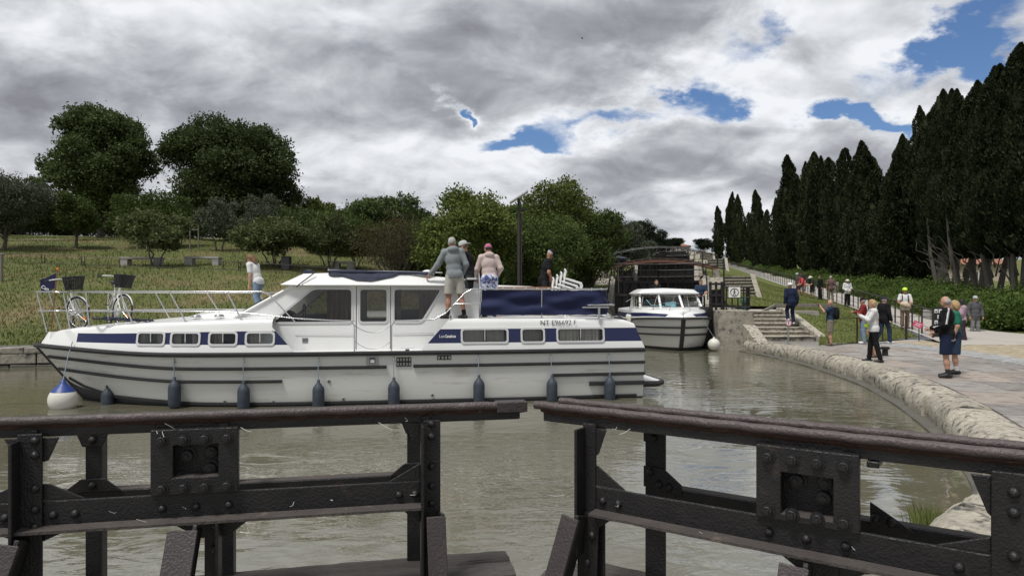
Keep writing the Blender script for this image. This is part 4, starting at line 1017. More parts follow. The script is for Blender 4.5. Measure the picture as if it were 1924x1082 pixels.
# flag
fl = thing('flag', 'navy pennant with white lettering drooping from the bow staff', 'flag', bw(5.78, .05, 1.46), BYAW)
MB().tube([(0, 0, 0), (-.12, 0, 1.30)], .014, 7).build('staff', 'wood_table', fl); MB().sphere((-.125, 0, 1.33), .03, 8).build('finial', 'orange_reflector', fl)
rows = []
for a in np.linspace(0, 1, 10): rows.append([(-.10 + .16 * 0 + .30 * a * (1 - .1 * q), .05 * math.sin(a * 7 + q * 2) * a, 1.24 - .30 * q * (1 - .25 * a) - .22 * a * (.6 + .4 * q) + .0) for q in np.linspace(0, 1, 8)])
sheet('cloth', rows, 'navy_canvas', 179, fl)
text_mesh('flag_letters', 'Can', .10, 'white_print', fl, (.17, .075, .93), (R(90), R(25), math.pi), bold=.002)
# table, stacked chairs, helm console on the aft deck
tb = thing('deck_table', 'brown wooden table on the aft deck of the big cruiser', 'table', bw(-4.65, -.75, 1.70), BYAW)
MB().box((0, 0, .72), (1.45, .75, .05)).build('tabletop', 'wood_table', tb, bevel=.008)
MB().box((0, 0, .66), (1.3, .6, .08)).build('apron', 'wood_table', tb)
for x in (-.62, .62):
    for y in (-.28, .28): MB().box((x, y, .33), (.06, .06, .66)).build('leg', 'wood_table', tb)
def deck_chair(loc, rz, lab):
    c = thing('stacking_chair', lab, 'chair', loc, rz, 'white armchairs stacked on the aft deck')
    MB().box((0, 0, .42), (.46, .44, .025)).build('seat', 'white_plastic', c, bevel=.008); mb = MB()
    for i in range(6): mb.box((-.20 + i * .08, -.22 - .02, .64), (.05, .02, .40))
    mb.build('back_slats', 'white_plastic', c)
    for sx in (-.24, .24):
        MB().tube([(sx, .24, 0), (sx, .22, .60), (sx, .18, .655), (sx, -.12, .66), (sx, -.22, .66)], .02, 7).build('arm_leg', 'white_plastic', c, smooth=60)
        MB().tube([(sx * .95, -.28, 0), (sx * .95, -.21, .45), (sx * .95, -.27, .86)], .018, 7).build('back_leg', 'white_plastic', c, smooth=60)
    MB().tube([(-.23, -.27, .85), (0, -.29, .88), (.23, -.27, .85)], .02, 7).build('back_rail', 'white_plastic', c, smooth=60)
    return c
for i in range(4):
    c = deck_chair(bw(-5.35 - i * .10, -.45, 1.745 + i * .07), BYAW + R(75), 'white plastic armchair, ' + ('bottom', 'second lowest', 'second highest', 'topmost')[i] + ' in the stack beside the deck table'); c.rotation_euler = (R(-16), 0, BYAW + R(80))
hc = thing('helm_console', 'white outside helm console with steel wheel on the aft deck', 'console', bw(-3.35, .1, 1.74), BYAW)
MB().box((0, 0, .42), (.4, .7, .84)).build('pedestal', 'gelcoat', hc, bevel=.04); MB().box((-.02, 0, .87), (.55, 1.0, .04)).build('shelf', 'gelcoat', hc)
mb = MB(); mb.tube([(-.32, .2 * math.cos(t), .78 + .2 * math.sin(t)) for t in np.linspace(0, 2 * math.pi, 21)[:-1]], .014, 6, closed=True)
for a in (0, 2.1, 4.2): mb.tube([(-.3, 0, .78), (-.32, .2 * math.cos(a), .78 + .2 * math.sin(a))], .01, 5)
mb.build('wheel', 'steel', hc)
for y in (.45, .62): MB().tube([(-.1, y, 0), (.0, y, 1.0)], .016, 6).build('ladder_rail', 'white_plastic', hc)
# fenders
def fender(x, zt2, r, h, drop, lab, nm='fender', grp='dark blue fenders along the long cruiser', mt='fender'):
    z = zt2; yy = hy(x, z + .0) + r + .05; f = thing(nm, lab, 'fender', bw(x, yy, z), BYAW, grp)
    k = max(.0, (yy - hy(x, 1.0)) - .02)
    pr_ = [(.018, h / 2 + .07), (.03, h / 2 + .06), (.03, h / 2 + .01), (r * .55, h / 2 - .03), (r * .9, h / 2 - .09), (r, h / 2 - .15), (r, -h / 2 + .12), (r * .88, -h / 2 + .05), (r * .5, -h / 2), (.02, -h / 2 - .01)]
    MB().lathe(pr_, n=16).build('body', mt, f, smooth=50)
    MB().tube([(0, 0, h / 2 + .05), (.01, -k * .35, (h / 2 + drop) * .62), (0, -k, drop)], .009, 6).build('rope', 'rope', f); MB().sphere((0, -k * .8, drop - .07), .022, 6).build('knot', 'rope', f)
for fi, (px, zc_) in enumerate(((197, .04), (328, .27), (457, .20), (598, .20), (740, .22), (900, .24), (1037, .21), (1146, .20))):
    d_ = Vector(((px - 962) / FPX, 1, 0)); Ri = Matrix.Rotation(-BYAW, 3, 'Z')
    xx = min(range(-690, 590), key=lambda i: abs((lambda w: w.x / w.y * FPX + 962 - px)(bw(i / 100, hy(i / 100, .3) + .15, 0)))) / 100
    fender(xx, zc_, .118, .56, .98 - zc_, 'dark blue fender hanging ' + ('next to the white ball at the bow', 'between the first two bow windows', 'under the last bow window', 'under the slanted cabin window', 'beside the square hull grille', 'below the foremost aft cabin window', 'below the small aft cabin window and hull number', 'last before the swim platform')[fi])
bx_ = 5.15
fb = thing('ball_fender', 'white ball fender with blue cap hanging at the bow', 'fender', bw(4.98, 1.30, .16), BYAW)
MB().sphere((0, 0, 0), .265, 18, (1, 1, 1.02)).build('body', 'buoy_white', fb, smooth=179)
MB().lathe([(.215, .165), (.17, .225), (.10, .285), (.05, .335), (.035, .40), (.01, .41)], n=18).build('cap', 'buoy_blue', fb, smooth=60)
MB().tube([(0, 0, .38), (.01, -.2, .8), (.03, -.45, 1.12)], .010, 6).build('rope', 'rope', fb)

# ------------------------------------------------------------------ bicycles on the bow
def bicycle(loc, rz, lab, lean=0, steer=0):
    b = thing('bicycle', lab, 'bicycle', loc, rz, None); b.rotation_euler = (R(lean), 0, rz)
    def wheel(x, nm, par):
        w = None; mb = MB(); c = Vector((x, 0, .35))
        circ = lambda r_, k: [(c.x + r_ * math.cos(t), 0, c.z + r_ * math.sin(t)) for t in np.linspace(0, 2 * math.pi, k + 1)[:-1]]
        w = MB().tube(circ(.33, 36), .020, 8, closed=True).build(nm, 'tyre', par, smooth=179)
        MB().tube(circ(.305, 36), .011, 6, closed=True).build('rim', 'steel', w, smooth=179)
        mb = MB()
        for i in range(16): a = i * math.pi / 8; mb.tube([(c.x, .03 if i % 2 else -.03, c.z), (c.x + .30 * math.cos(a + .1), 0, c.z + .30 * math.sin(a + .1))], .0022, 4, caps=False)
        mb.build('spokes', 'steel', w); MB().cyl((c.x, -.05, c.z), (c.x, .05, c.z), .022, 10).build('hub', 'dull_steel', w)
        MB().box((c.x + .17, .012, c.z - .12), (.05, .02, .06)).build('reflector', 'orange_reflector', w)
        MB().tube([(c.x + .36 * math.cos(t), 0, c.z + .36 * math.sin(t)) for t in np.linspace(R(20), R(190) if x < .3 else R(175), 16)], .014, 6).build('front_mudguard' if x > .5 else 'mudguard', 'bike_white', b, smooth=179)
    wheel(0, 'rear_wheel', b); wheel(1.08, 'front_wheel', b)
    P = dict(bb=(.45, 0, .30), st=(.30, 0, .78), hd=(.86, 0, .88), hl=(.90, 0, .66), ax=(0, 0, .35), fx=(1.08, 0, .35))
    mb = MB(); mb.tube([P['bb'], P['st']], .017, 8); mb.tube([P['hl'], (.68, 0, .48), P['bb']], .020, 8); mb.tube([P['hd'], (.62, 0, .62), (.37, 0, .55)], .018, 8); mb.tube([P['hd'], P['hl']], .022, 8)
    for y in (-.05, .05): mb.tube([P['bb'], (0, y, .35)], .011, 6); mb.tube([(.31, 0, .74), (0, y, .35)], .010, 6)
    mb.build('frame', 'bike_white', b, smooth=60)
    mb = MB(); 
    for y in (-.05, .05): mb.tube([(.90, y * .6, .68), (.98, y, .55), (1.08, y, .35)], .013, 6)
    mb.build('fork', 'bike_white', b, smooth=60)
    MB().tube([P['st'], (.27, 0, .92)], .013, 8).build('seat_post', 'steel', b)
    mb = MB(); rg = []
    for x, w_, h_ in ((.12, .05, .0), (.15, .10, .02), (.22, .095, .015), (.32, .05, .01), (.41, .022, .0), (.43, .01, -.01)): rg.append([(x, w_ * math.cos(a), .955 + h_ + .035 * math.sin(a)) for a in np.linspace(0, 2 * math.pi, 11)[:-1]])
    mb.loft(rg).build('saddle', 'leather_black', b, smooth=60)
    MB().tube([P['hd'], (.83, 0, 1.02), (.84, 0, 1.06)], .014, 8).build('stem', 'steel', b)
    MB().tube([(.62, -.29, 1.06), (.74, -.27, 1.08), (.85, -.17, 1.09), (.86, 0, 1.06), (.85, .17, 1.09), (.74, .27, 1.08), (.62, .29, 1.06)], .012, 7).build('handlebar', 'bike_white', b, smooth=60)
    for y in (-.29, .29): MB().tube([(.58, y * 1.01, 1.05), (.70, y * .96, 1.075)], .018, 8).build('grip', 'black_plastic', b); MB().tube([(.76, y * .9, 1.06), (.66, y * 1.0, 1.02)], .006, 5).build('brake_lever', 'black_plastic', b)
    # wicker basket
    bk = MB().box((1.03, 0, .845), (.20, .30, .012)).build('basket', 'wicker_black', b)
    def bp(a, q): # a around, q up
        w2, l2 = lerp(.145, .19, q), lerp(.10, .145, q); c_, s_ = math.cos(a), math.sin(a); p = 4.0; k = (abs(c_) ** p + abs(s_) ** p) ** (-1 / p)
        return (1.03 + .03 * q + l2 * c_ * k, w2 * s_ * k, .85 + .27 * q)
    mb = MB()
    for j in range(12): mb.tube([bp(t, j / 11) for t in np.linspace(0, 2 * math.pi, 33)[:-1]], .010 if j in (0, 11) else .0075, 5, closed=True)
    for i in range(26): mb.tube([bp(i * 2 * math.pi / 26, q) for q in (0, .5, 1)], .008, 4)
    mb.build('weave', 'wicker_black', bk, smooth=60)
    # rear rack, chain guard, cranks, lamp
    mb = MB(); 
    for y in (-.06, 0, .06): mb.tube([(.26, y, .74), (-.22, y, .74)], .008, 5)
    for y in (-.06, .06): mb.tube([(0, y, .36), (-.08, y, .74)], .007, 5)
    mb.build('rear_rack', 'bike_white', b)
    mb = MB(); mb.prism(round_poly([(.0, .30), (.5, .22), (.56, .30), (.5, .39), (.0, .40)], .03), lambda p, q, t: (p, t, q), .055, .07); mb.build('chain_guard', 'bike_white', b)
    MB().tube([(.45, -.10, .30), (.45, .10, .30)], .012, 6).tube([(.45, .10, .30), (.52, .10, .15)], .010, 6).tube([(.45, -.10, .30), (.38, -.10, .45)], .010, 6).build('cranks', 'dull_steel', b)
    MB().box((.52, .15, .15), (.09, .08, .02)).box((.38, -.15, .45), (.09, .08, .02)).build('pedals', 'black_plastic', b)
    MB().tube([(.42, .06, .28), (.32, .16, .02)], .009, 6).build('kickstand', 'dull_steel', b)
    if steer:
        Rm = Matrix.Rotation(R(steer), 3, 'Z'); c_ = Vector((.95, 0, 0))
        for ch in b.children:
            nm = ch.name.split('.')[0]
            if nm in ('front_wheel', 'fork', 'stem', 'handlebar', 'grip', 'brake_lever', 'basket', 'front_mudguard'): ch.rotation_euler = (0, 0, R(steer)); ch.location = c_ - Rm @ c_
    return b
# wheels stand on the bow deck; they point aft and towards the near rail
b1 = bw(5.62, -.62, 1.50); bicycle(b1, R(-56), 'white step-through bicycle with black basket up against the bow rail', 5, 34)
b2 = bw(5.02, -.95, 1.56); bicycle(b2, R(-50), 'white step-through bicycle parked aft of the other on the bow deck', -4, 22)
# ------------------------------------------------------------------ near lock gate: two riveted leaves
class Leaf:
    def __init__(s, apex, ex, label):
        ex = Vector(ex).normalized(); s.A = Vector(apex); s.ex = ex; s.ey = Vector((-ex.y, ex.x)); s.o = thing('near_gate_leaf', label, 'lock gate', (*apex, 0), math.atan2(ex.y, ex.x))
    def px(s, px, py, y=0.0):
        d = Vector(((px - 962) / FPX, 1)); t = (s.A.dot(s.ey) + y) / d.dot(s.ey); p = d * t - s.A
        return p.dot(s.ex), EYE + (HZ - py) / FPX * t
    def X(s, px, y=0.0): return s.px(px, 0, y)[0]
LL = Leaf((.085, 3.2), (.9786, .2058), 'black riveted gate leaf whose single round rail runs under the long cruiser')
RL = Leaf((.085, 3.2), (.8245, -.5659), 'black riveted gate leaf with twin round rails beside the curved quay')
ZRAIL, ZB0, ZB1 = 1.222, .797, .897
def gbox(leaf, nm, x0, x1, y0, y1, z0, z1, mt='iron', bev=.004): return MB().box(((x0 + x1) / 2, (y0 + y1) / 2, (z0 + z1) / 2), (abs(x1 - x0), abs(y1 - y0), abs(z1 - z0))).build(nm, mt, leaf.o, bevel=bev)
def gplate(leaf, nm, pts, y0, y1, mt='iron'): return MB().prism(pts, lambda p, q, t: (p, t, q), y0, y1).build(nm, mt, leaf.o, bevel=.003)
RX = Matrix.Rotation(R(90), 3, 'X')
_riv = MB().lathe([(.0175, 0), (.0165, .006), (.012, .012), (.005, .0155), (.001, .016)], n=12, rot=RX)
_nut = MB().lathe([(.026, 0), (.026, .004), (.0185, .0045), (.0185, .018), (.016, .021), (.009, .021), (.009, .028), (.001, .029)], n=12, rot=RX)
_bnut = MB().lathe([(.040, 0), (.040, .006), (.028, .007), (.028, .026), (.022, .03), (.012, .03), (.012, .037), (.001, .038)], n=12, rot=RX)
_mesh = {}
def fix(leaf, kind, x, z, y):
    if kind not in _mesh:
        o = {'rivet': _riv, 'bolt': _nut, 'big_nut': _bnut}[kind].build(kind, 'iron', None, smooth=35); _mesh[kind] = o.data
    else:
        o = bpy.data.objects.new(kind, _mesh[kind]); col.objects.link(o)
    o.parent = leaf.o; o.location = (x, y, z); o.rotation_euler = (0, random.uniform(0, 1), 0)
def rail(leaf, x0, x1, y, mt='iron_rail'):
    k = 44; mb = MB()
    pts = [(lerp(x0, x1, i / k), y + .002 * math.sin(i * 1.3), ZRAIL + .0015 * math.sin(i * 2.1)) for i in range(k + 1)]
    mb.tube(pts, [.0185 + .0015 * mnoise.noise(Vector((i * .7, y, 3))) for i in range(k + 1)], 12); return mb.build('hand_rail', mt, leaf.o, smooth=60)
def ragged(leaf, x0, x1, y0, y1, zt, zb):
    """rusted timber nosing under the rail with a torn lower edge"""
    mb = MB(); rg = []; k = int(abs(x1 - x0) / .02)
    for i in range(k + 1):
        x = lerp(x0, x1, i / k); j = .007 * mnoise.noise(Vector((x * 9, y0, 0))) + .005 * mnoise.noise(Vector((x * 31, y0, 4))); dy = .006 * mnoise.noise(Vector((x * 14, 7, y0)))
        rg.append([(x, y0 + dy, zt), (x, y0 - .004 + dy, (zt + zb) / 2 + j * .6), (x, y0 + .006 + dy, zb + j), (x, y1, zb), (x, y1, zt)])
    return mb.loft(rg).build('rail_timber', 'rust', leaf.o, smooth=30)
def strut(leaf, top, bot, w, mt='iron_brown'):
    a, b_ = Vector(top), Vector(bot); d = (b_ - a).normalized()
    s_ = MB().beam(a, b_, w, .022, up=(0, -1, .3)).build('strut', mt, leaf.o, bevel=.003)
    off = Vector((w / 2 - .012, .045, 0)); MB().beam(a + off, b_ + off, .018, .10, up=(0, -1, .3)).build('strut_web', 'iron', leaf.o, bevel=.003)
def window_panel(leaf, p0, p1, w0, w1, ztop_, zbot, wz1, wz0, bolts_t, bolts_b, nuts, zt_b, zb_b):
    x0, x1, a, b_ = leaf.X(p0), leaf.X(p1), leaf.X(w0, -.035), leaf.X(w1, -.035)
    mb = MB(); o_ = [(x0, zbot), (x1, zbot), (x1, ztop_), (x0, ztop_)]; i_ = [(a, wz0), (b_, wz0), (b_, wz1), (a, wz1)]
    ring_band(mb, o_, i_, lambda p, q, t: (p, t, q), .0, -.035); mb.build('bolted_panel', 'iron', leaf.o, bevel=.004)
    gbox(leaf, 'recess_plate', a - .03, b_ + .03, .045, .06, wz0 - .03, wz1 + .03)
    gbox(leaf, 'recess_sill', a, b_, -.033, .045, wz0 - .012, wz0 + .001, 'pale_flange', .001)
    for q in bolts_t: fix(leaf, 'bolt', leaf.X(q, -.035), ztop_ - zt_b, -.036)
    for q in bolts_b: fix(leaf, 'bolt', leaf.X(q, -.035), zbot + zb_b, -.036)
    for q, z in nuts: fix(leaf, 'big_nut', leaf.X(q, .045), z, .044)
def lower_beam(leaf, x0, x1, rivets):
    gbox(leaf, 'lower_beam', x0, x1, -.014, .0, ZB0, ZB1); 
    mb = MB(); rg = []; k = int(abs(x1 - x0) / .03)
    for i in range(k + 1):
        x = lerp(x0, x1, i / k); e = .004 * mnoise.noise(Vector((x * 12, 1, 2))); rg.append([(x, -.085 + e, ZB0 - .012), (x, -.085 + e, ZB0 - .001), (x, -.016, ZB0 + .003), (x, -.016, ZB0 - .012)])
    mb.loft(rg).build('beam_flange', 'pale_flange', leaf.o, smooth=30)
    for q in rivets: fix(leaf, 'rivet', leaf.X(q, -.014), ZB0 + .042, -.015)
# ---------- left leaf
l_ = LL; XL, XE = -2.75, l_.X(990)
rail(l_, XL, l_.X(933), .005); gbox(l_, 'rail_end', l_.X(933), XE, -.015, .06, 1.19, 1.238, 'iron_brown')
ragged(l_, XL, XE - .01, .004, .075, 1.209, 1.188); gbox(l_, 'rail_angle', XL, XE - .03, .012, .03, 1.155, 1.195); gbox(l_, 'rail_shelf', XL, XE - .03, .03, .10, 1.150, 1.162)
x1 = l_.X(38); x2 = l_.X(85)
lower_beam(l_, XL, l_.X(789), [100, 141, 305, 368, 430, 750, 780, 10])
gbox(l_, 'post', x1, x2, -.030, -.016, .30, 1.174); gbox(l_, 'post_web', x1, x1 + .014, -.10, -.031, .30, 1.15)
for r_ in (828, 855, 918, 957, 990): fix(l_, 'rivet', l_.X(66, -.03), l_.px(66, r_, -.03)[1], -.031)
gplate(l_, 'gusset', [(x2 - .03, 1.154), (x2 + .055, 1.154), (x2 + .015, 1.06), (x2 - .03, 1.05)], -.012, -.002); gplate(l_, 'gusset', [(x1, 1.154), (x1 - .055, 1.154), (x1 - .015, 1.09), (x1, 1.08)], -.012, -.002)
gplate(l_, 'gusset', [(x2 - .03, ZB1 + .003), (x2 + .15, ZB1 + .003), (x2 + .02, .965), (x2 - .03, .968)], -.012, -.002); gplate(l_, 'gusset', [(x1, ZB1 + .003), (x1 - .15, ZB1 + .003), (x1 - .02, .965), (x1, .968)], -.012, -.002)
gplate(l_, 'gusset', [(x2 - .03, ZB0 - .015), (x2 + .11, ZB0 - .015), (x2 + .0, .735), (x2 - .03, .73)], -.012, -.002); gplate(l_, 'gusset', [(x1, ZB0 - .015), (x1 - .10, ZB0 - .015), (x1, .735)], -.012, -.002)
strut(l_, (x1 + .012, -.125, .765), (x1 - .12, -.36, .12), .088)
window_panel(l_, 287, 450, 325, 410, 1.172, ZB1 + .001, l_.px(360, 835, -.035)[1], l_.px(360, 896, -.035)[1], (304, 345, 385, 427), (304, 345, 385, 427), ((352, 1.045), (398, 1.058), (396, .985)), .045, .028)
xa, xb = l_.X(385), l_.X(418)
gbox(l_, 'post', xa, xb, -.012, .0, .25, ZB0 - .013); gbox(l_, 'post_web', xb - .012, xb, -.09, -.0125, .25, ZB0 - .014)
gplate(l_, 'gusset', [(xa - .155, ZB0 - .014), (xb + .13, ZB0 - .014), (xb + .02, .70), (xa - .02, .70)], .001, .010)
strut(l_, (l_.X(358), -.12, .775), (l_.X(338), -.42, .12), .115)
for r_ in (985, 1030): fix(l_, 'rivet', l_.X(403, -.012), l_.px(403, r_, -.012)[1], -.013)
xa, xb = l_.X(795), l_.X(827)
gbox(l_, 'post', xa, xb, -.016, -.002, .35, 1.168); gbox(l_, 'post_web', xa - .014, xa, -.080, -.002, .35, 1.155)
for r_ in (796, 820, 876, 912, 945): fix(l_, 'rivet', l_.X(811, -.016), l_.px(811, r_, -.016)[1], -.017)
gplate(l_, 'gusset', [(xa - .014, ZB1 + .002), (xa - .155, ZB1 + .002), (xa - .014, .975)], -.012, -.002); gplate(l_, 'gusset', [(xa - .014, 1.154), (xa - .075, 1.154), (xa - .05, 1.07), (xa - .014, 1.06)], .012, .020)
gplate(l_, 'gusset', [(xa - .014, ZB0 - .014), (xa - .11, ZB0 - .014), (xa - .014, .70)], -.012, -.002)
strut(l_, ((xa + xb) / 2 + .008, -.12, .765), ((xa + xb) / 2 + .02, -.26, .12), .082)
# far frame of the left leaf
Y2 = .30
for a, b_ in ((160, 190), (408, 438), (765, 793)):
    q0, q1 = l_.X(a, Y2), l_.X(b_, Y2); gbox(l_, 'back_post', q0, q1, Y2, Y2 + .012, .2, 1.155); gbox(l_, 'back_post_web', q1 - .012, q1, Y2 + .012, Y2 + .08, .2, 1.155)
    c_ = (q0 + q1) / 2
    if a != 408:
        gplate(l_, 'gusset', [(c_ - .085, 1.155), (c_ + .085, 1.155), (c_ + .042, 1.05), (c_ - .042, 1.05)], Y2 - .010, Y2 - .001)
        gplate(l_, 'gusset', [(c_ - .125, .845), (c_ + .125, .845), (c_ + .05, .905), (c_ - .05, .905)], Y2 - .010, Y2 - .001)
        for z in (1.13, 1.08, .875): fix(l_, 'rivet', c_, z, Y2 - .011)
gbox(l_, 'back_beam', XL, l_.X(765, Y2), Y2 + .001, Y2 + .012, .76, .846); gbox(l_, 'back_rail_beam', XL, XE - .12, Y2, Y2 + .05, 1.155, 1.19, 'iron'); gbox(l_, 'beam_top', XL, l_.X(765, Y2), Y2 + .012, Y2 + .075, .838, .848, 'pale_flange', .002)
# cross ties between the two frames
for q in (60, 420, 800): gbox(l_, 'cross_tie', l_.X(q) - .02, l_.X(q) + .02, .001, Y2 - .001, 1.165, 1.185)
# timber sill under the leaf, split and weathered
def timber(leaf, x0, x1, y0, y1, z0, z1, seed):
    mb = MB(); rg = []; k = int(abs(x1 - x0) / .025); n_ = 18
    for i in range(k + 1):
        x = lerp(x0, x1, i / k); ring = []
        for j in range(n_):
            a = 2 * math.pi * j / n_; c_, s_ = math.cos(a), math.sin(a); kk = (abs(c_) ** 8 + abs(s_) ** 8) ** (-1 / 8)
            y, z = (y0 + y1) / 2 + (y1 - y0) / 2 * c_ * kk, (z0 + z1) / 2 + (z1 - z0) / 2 * s_ * kk
            dn = .014 * mnoise.noise(Vector((x * 1.4 + seed, y * 26, z * 26))) + .004 * mnoise.noise(Vector((x * 12, y * 40, z * 40 + seed)))
            ring.append((x, y + dn * c_, z + dn * s_))
        rg.append(ring)
    return mb.loft(rg).build('sill_timber', 'old_timber', leaf.o, smooth=35)
timber(l_, XL, -.06, .03, .20, .315, .43, 1); timber(l_, XL, -.05, .215, .36, .30, .42, 5); gbox(l_, 'gate_skin', XL, -.03, .10, .16, -1.2, .31, 'old_timber')
# ---------- right leaf
r = RL; XA, XR = .035, 2.6
rail(r, XA - .01, XR, .005); rail(r, XA + .03, XR, .165)
ragged(r, XA + .02, XR, .004, .10, 1.209, 1.186); gbox(r, 'rail_angle', XA + .03, XR, .012, .03, 1.150, 1.193); gbox(r, 'rail_shelf', XA + .03, XR, .03, .19, 1.150, 1.160); ragged(r, XA + .04, XR, .155, .19, 1.209, 1.19)
xa, xb = r.X(1098), r.X(1122)
gbox(r, 'post', xa, xb, -.016, -.002, .60, 1.168); gbox(r, 'post_web', xa, xa + .014, -.095, -.016, .60, 1.150)
lower_beam(r, xb + .001, XR, [1133, 1162, 1445, 1515, 1589, 1802])
gplate(r, 'gusset', [(xb, 1.149), (xb + .05, 1.149), (xb + .012, 1.04), (xb, 1.03)], -.012, -.002); gplate(r, 'gusset', [(xb, ZB1 + .002), (xb + .14, ZB1 + .002), (xb + .01, .985), (xb, .988)], -.012, -.002)
gplate(r, 'gusset', [(xa - .02, .77), (xb + .02, .80), (xb + .10, .783), (xb + .02, .72), (xb + .01, .45), (xa - .02, .40)], -.030, -.020)
for pp, rr in ((1113, 1005), (1104, 1056)): fix(r, 'rivet', r.X(pp, -.03), r.px(pp, rr, -.03)[1], -.031)
strut(r, (r.X(1075, -.10), -.11, .775), (r.X(1045, -.10) - .03, -.30, .12), .085)
gbox(r, 'post', xb - .02, xb + .03, .012, .024, .15, .79)
window_panel(r, 1425, 1617, 1467, 1565, 1.170, ZB1 + .001, r.px(1516, 893, -.035)[1], r.px(1516, 973, -.035)[1], (1443, 1489, 1536, 1586), (1443, 1489, 1536, 1586), ((1497, 1.035), (1552, 1.045), (1549, .985)), .045, .028)
xa, xb = r.X(1520), r.X(1600)
gbox(r, 'post', xa, xa + .10, .001, .013, .1, ZB0 - .013); gplate(r, 'gusset', [(r.X(1440), ZB0 - .014), (xb + .10, ZB0 - .014), (xa + .12, .70), (xa - .02, .70)], .014, .022); strut(r, (r.X(1495, -.1), -.12, .770), (r.X(1470, -.1), -.40, .10), .10)
xa = r.X(1862)
gbox(r, 'post', xa, xa + .105, -.030, -.016, .2, 1.172); gbox(r, 'post_web', xa, xa + .014, -.016, .05, .2, 1.150)
for rr in (925, 963, 1045): fix(r, 'rivet', r.X(1905, -.03), r.px(1905, rr, -.03)[1], -.031)
gplate(r, 'gusset', [(xa, 1.149), (xa - .055, 1.149), (xa - .01, 1.03), (xa, 1.02)], -.012, -.002); gplate(r, 'gusset', [(xa, ZB1 + .002), (xa - .15, ZB1 + .002), (xa, .955)], -.012, -.002)
Y2 = .26
for a, b_ in ((1212, 1250), (1635, 1665)):
    q0, q1 = r.X(a, Y2), r.X(b_, Y2)
    if a == 1212:
        gbox(r, 'back_post', q0, q1, Y2, Y2 + .014, .15, 1.150); gbox(r, 'back_post_web', q0, q0 + .014, Y2 + .014, Y2 + .08, .15, 1.150); c_ = (q0 + q1) / 2
        gbox(r, 'cap_plate', q0 - .005, q1 + .004, Y2 - .010, Y2 - .001, 1.06, 1.150); fix(r, 'rivet', c_, 1.125, Y2 - .011); fix(r, 'rivet', c_, 1.085, Y2 - .011)
        gplate(r, 'gusset', [(q0 - .004, .855), (q1 + .08, .84), (q1 + .08, .885), (q1 + .0, .945), (q0 - .004, .95)], Y2 - .010, Y2 - .001)
        for dx, z in ((.03, .925), (.075, .875), (.12, .868)): fix(r, 'rivet', q0 + dx, z, Y2 - .011)
    else:
        gplate(r, 'gusset', [(q0, .86), (q1 + .10, .845), (q1 + .02, .895), (q0, .94)], Y2 - .010, Y2 - .001); fix(r, 'rivet', q0 + .02, .882, Y2 - .011); fix(r, 'rivet', q1 + .02, .872, Y2 - .011)
gbox(r, 'back_beam', r.X(1216, Y2), XR, Y2 + .001, Y2 + .012, .78, .862); gbox(r, 'beam_top', r.X(1250, Y2), XR, Y2 + .012, Y2 + .07, .852, .863, 'pale_flange', .002)
gbox(r, 'back_rail_beam', XA + .1, XR, Y2 - .06, Y2, 1.150, 1.18)
for q in (1110, 1640, 1880): gbox(r, 'cross_tie', r.X(q) - .02, r.X(q) + .02, .001, Y2 - .001, 1.125, 1.148)
timber(r, .03, XR, .03, .20, .31, .425, 11); timber(r, .10, XR, .215, .37, .30, .415, 17); gbox(r, 'gate_skin', .02, XR, .10, .16, -1.2, .30, 'old_timber')
gbox(r, 'walkway_plate', .05, 1.2, -.32, -.02, .25, .265, 'grey_timber', .002)
# cobwebs and straws caught on the iron
for leaf, n_ in ((l_, 14), (r, 10)):
    for i in range(n_):
        x = random.uniform(-2.1, -.3) if leaf is l_ else random.uniform(.15, 1.4); z = random.choice([1.17, .84, .79]); ln = random.uniform(.02, .07); a = random.uniform(0, 3.1)
        MB().tube([(x, -.03, z), (x + ln * .5 * math.cos(a), -.05, z - .02 + ln * .5 * math.sin(a)), (x + ln * math.cos(a + .4), -.06, z - .03 + ln * math.sin(a))], .0011, 4).build('cobweb_strand', 'web', leaf.o)
